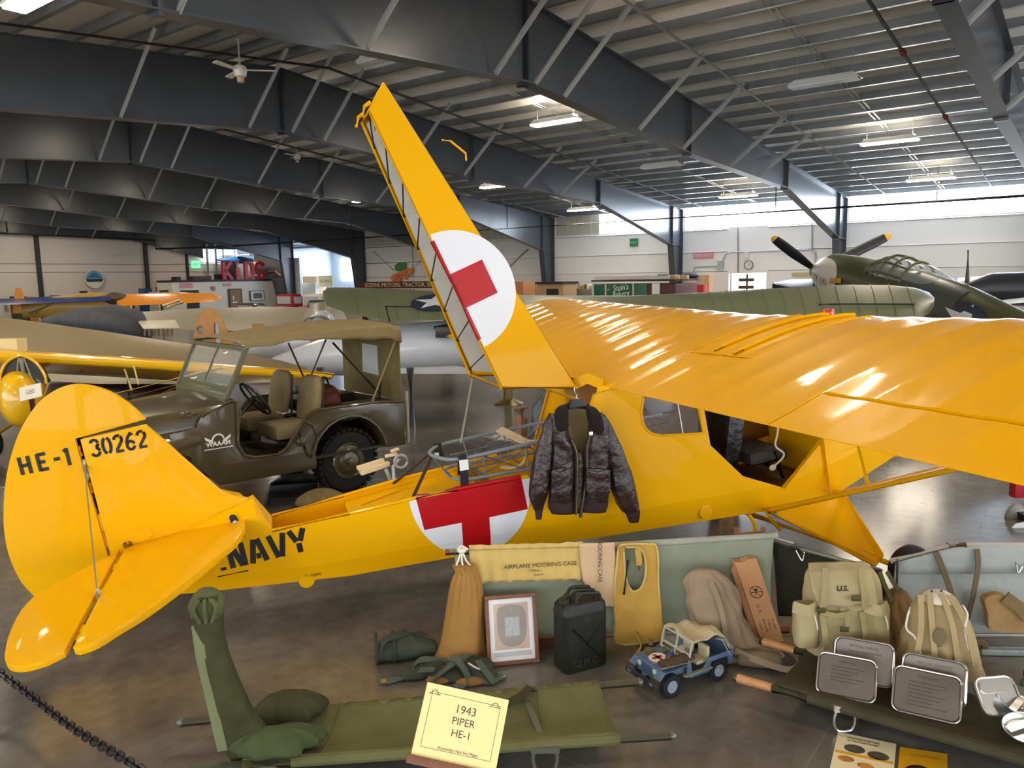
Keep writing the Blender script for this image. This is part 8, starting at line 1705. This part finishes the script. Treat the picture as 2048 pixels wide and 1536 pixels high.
t, w_, h_ = ground_box('tan_crate', 605, 632, 553, 31.8, .6, mat('tan_covering', '#b59a72', .6), 'tan crate beside the cream billboard in the bright far opening', 'crate')
t, w_, h_ = ground_box('white_partition', 592, 630, 566, 30.6, .3, wo, 'cream partition in front of the tan crate in the far opening', 'partition')
t = thing('green_jacket', 'dark green jacket hanging on a stand beyond the open deck, left of the leather jacket', 'jacket', D(1075, 900, 6.5)*V((1, 1, 0)))
JX = lambda px, py: D(px, py, 6.5)-t.location
sec = []
for py, l, r_ in ((776, 1088, 1120), (790, 1076, 1140), (815, 1068, 1150), (850, 1060, 1150), (885, 1050, 1150), (920, 1046, 1150)): a, b = JX(l, py), JX(r_, py); sec.append((a.z, (a.x+b.x)/2, 0, (b.x-a.x)/2, .12))
bag(sorted(sec, key=lambda s: s[0]), 2.4, 26, 2., .2).obj('jacket_body', mat('dark_green_leather', '#3b4640', .4, bump=.5, bscale=9), t, sub=1, smooth=60)
a = JX(1075, 900); MB().tube([(a.x, a.y, a.z), (a.x, a.y, .02)], .03, 8).obj('stand_pole', blk, t); MB().lathe([(.25, 0), (.25, .03), (0, .05)], 18, Matrix.Translation((a.x, a.y, 0))).obj('stand_base', blk, t)
t = thing('floor_pedestal', 'olive post on a wide cone base standing on the floor below the raised hatch', 'pedestal', G(1017, 808))
z0 = .06; z1 = .95
MB().lathe([(.26, 0), (.26, .015), (.10, .09), (.085, .12), (.085, z1), (0, z1+.02)], 28).obj('pedestal_body', mat('olive_brass', '#7a6a35', .35, .3), t)
t = thing('boot', 'tan leather boot shape standing behind the green jacket', 'boot', D(1040, 880, 7.0)*V((1, 1, 0)))
MB().tube([D(1040, 815, 7.0)-t.location, D(1042, 835, 7.0)-t.location, V((0, 0, .02))], [.07, .06, .05], 10).obj('leg', mat('tan_leather', '#8c6442', .5), t)
# under and beside the jeep
t = thing('floor_jack', 'dark trolley jack lying on the floor in front of the jeep rear wheel', 'jack', G(590, 985), .2); MB().box((0, 0, .07), (.5, .18, .1)).obj('body', mat('jack_black', '#14181c', .4), t, bevel=.02); MB().tube([(.25, 0, .1), (.6, .15, .1)], .015, 8).obj('handle', mat('jack_black', '#14181c', .4), t)
t = thing('canvas_bundle', 'crumpled tan canvas bundle on the floor beyond the fuselage, near the jeep wheel', 'bundle', G(645, 1012), .1)
MB().loft([ring(0, 0, .16*z, .27*k, .16*k, 2.4, 26, 3.3, .22) for z, k in ((.01, 1), (.4, 1), (.8, .75), (1.05, .4), (1.15, .1))]).obj('bundle', cloth('bundle_tan', '#8d7a55', noise=.3, bump=.7), t, sub=1, smooth=60)
t = thing('notice_stand', 'white card on a stand with a red drape, cut by the right picture edge', 'sign', D(2075, 1100, 6.6)*V((1, 1, 0)))
q = [D(*p, 6.6)-t.location for p in ((2013, 1068), (2100, 1052), (2110, 1030), (2030, 1048))]
MB().add(q, [(0, 1, 2, 3)]).obj('card', mat('white_card', '#e4e6ea', .5), t, solid=.012, smooth=0)
a = D(2043, 975, 6.75)-t.location; MB().box((a.x+.28, a.y+.1, a.z/2+.15), (.6, .1, a.z-.1)).obj('red_drape', mat('red_drape', '#a3111c', .6), t, bevel=.02); MB().box((a.x+.3, a.y, .03), (.5, .4, .06)).obj('base', blk, t)
MB().sphere(D(2030, 1040, 6.9)-t.location, (.10, .05, .16), 14, 10).obj('grey_weight', mat('grey_weight', '#8e8f8c', .5), t)
w = bpy.data.worlds.new('world'); SC.world = w; w.use_nodes = True
w.node_tree.nodes['Background'].inputs[0].default_value = (.6, .75, 1, 1); w.node_tree.nodes['Background'].inputs[1].default_value = .3
vs = SC.view_settings; vs.view_transform = 'Standard'; vs.look = 'None'; vs.gamma = 1.0; vs.use_curve_mapping = False; vs.exposure = EXPOSURE
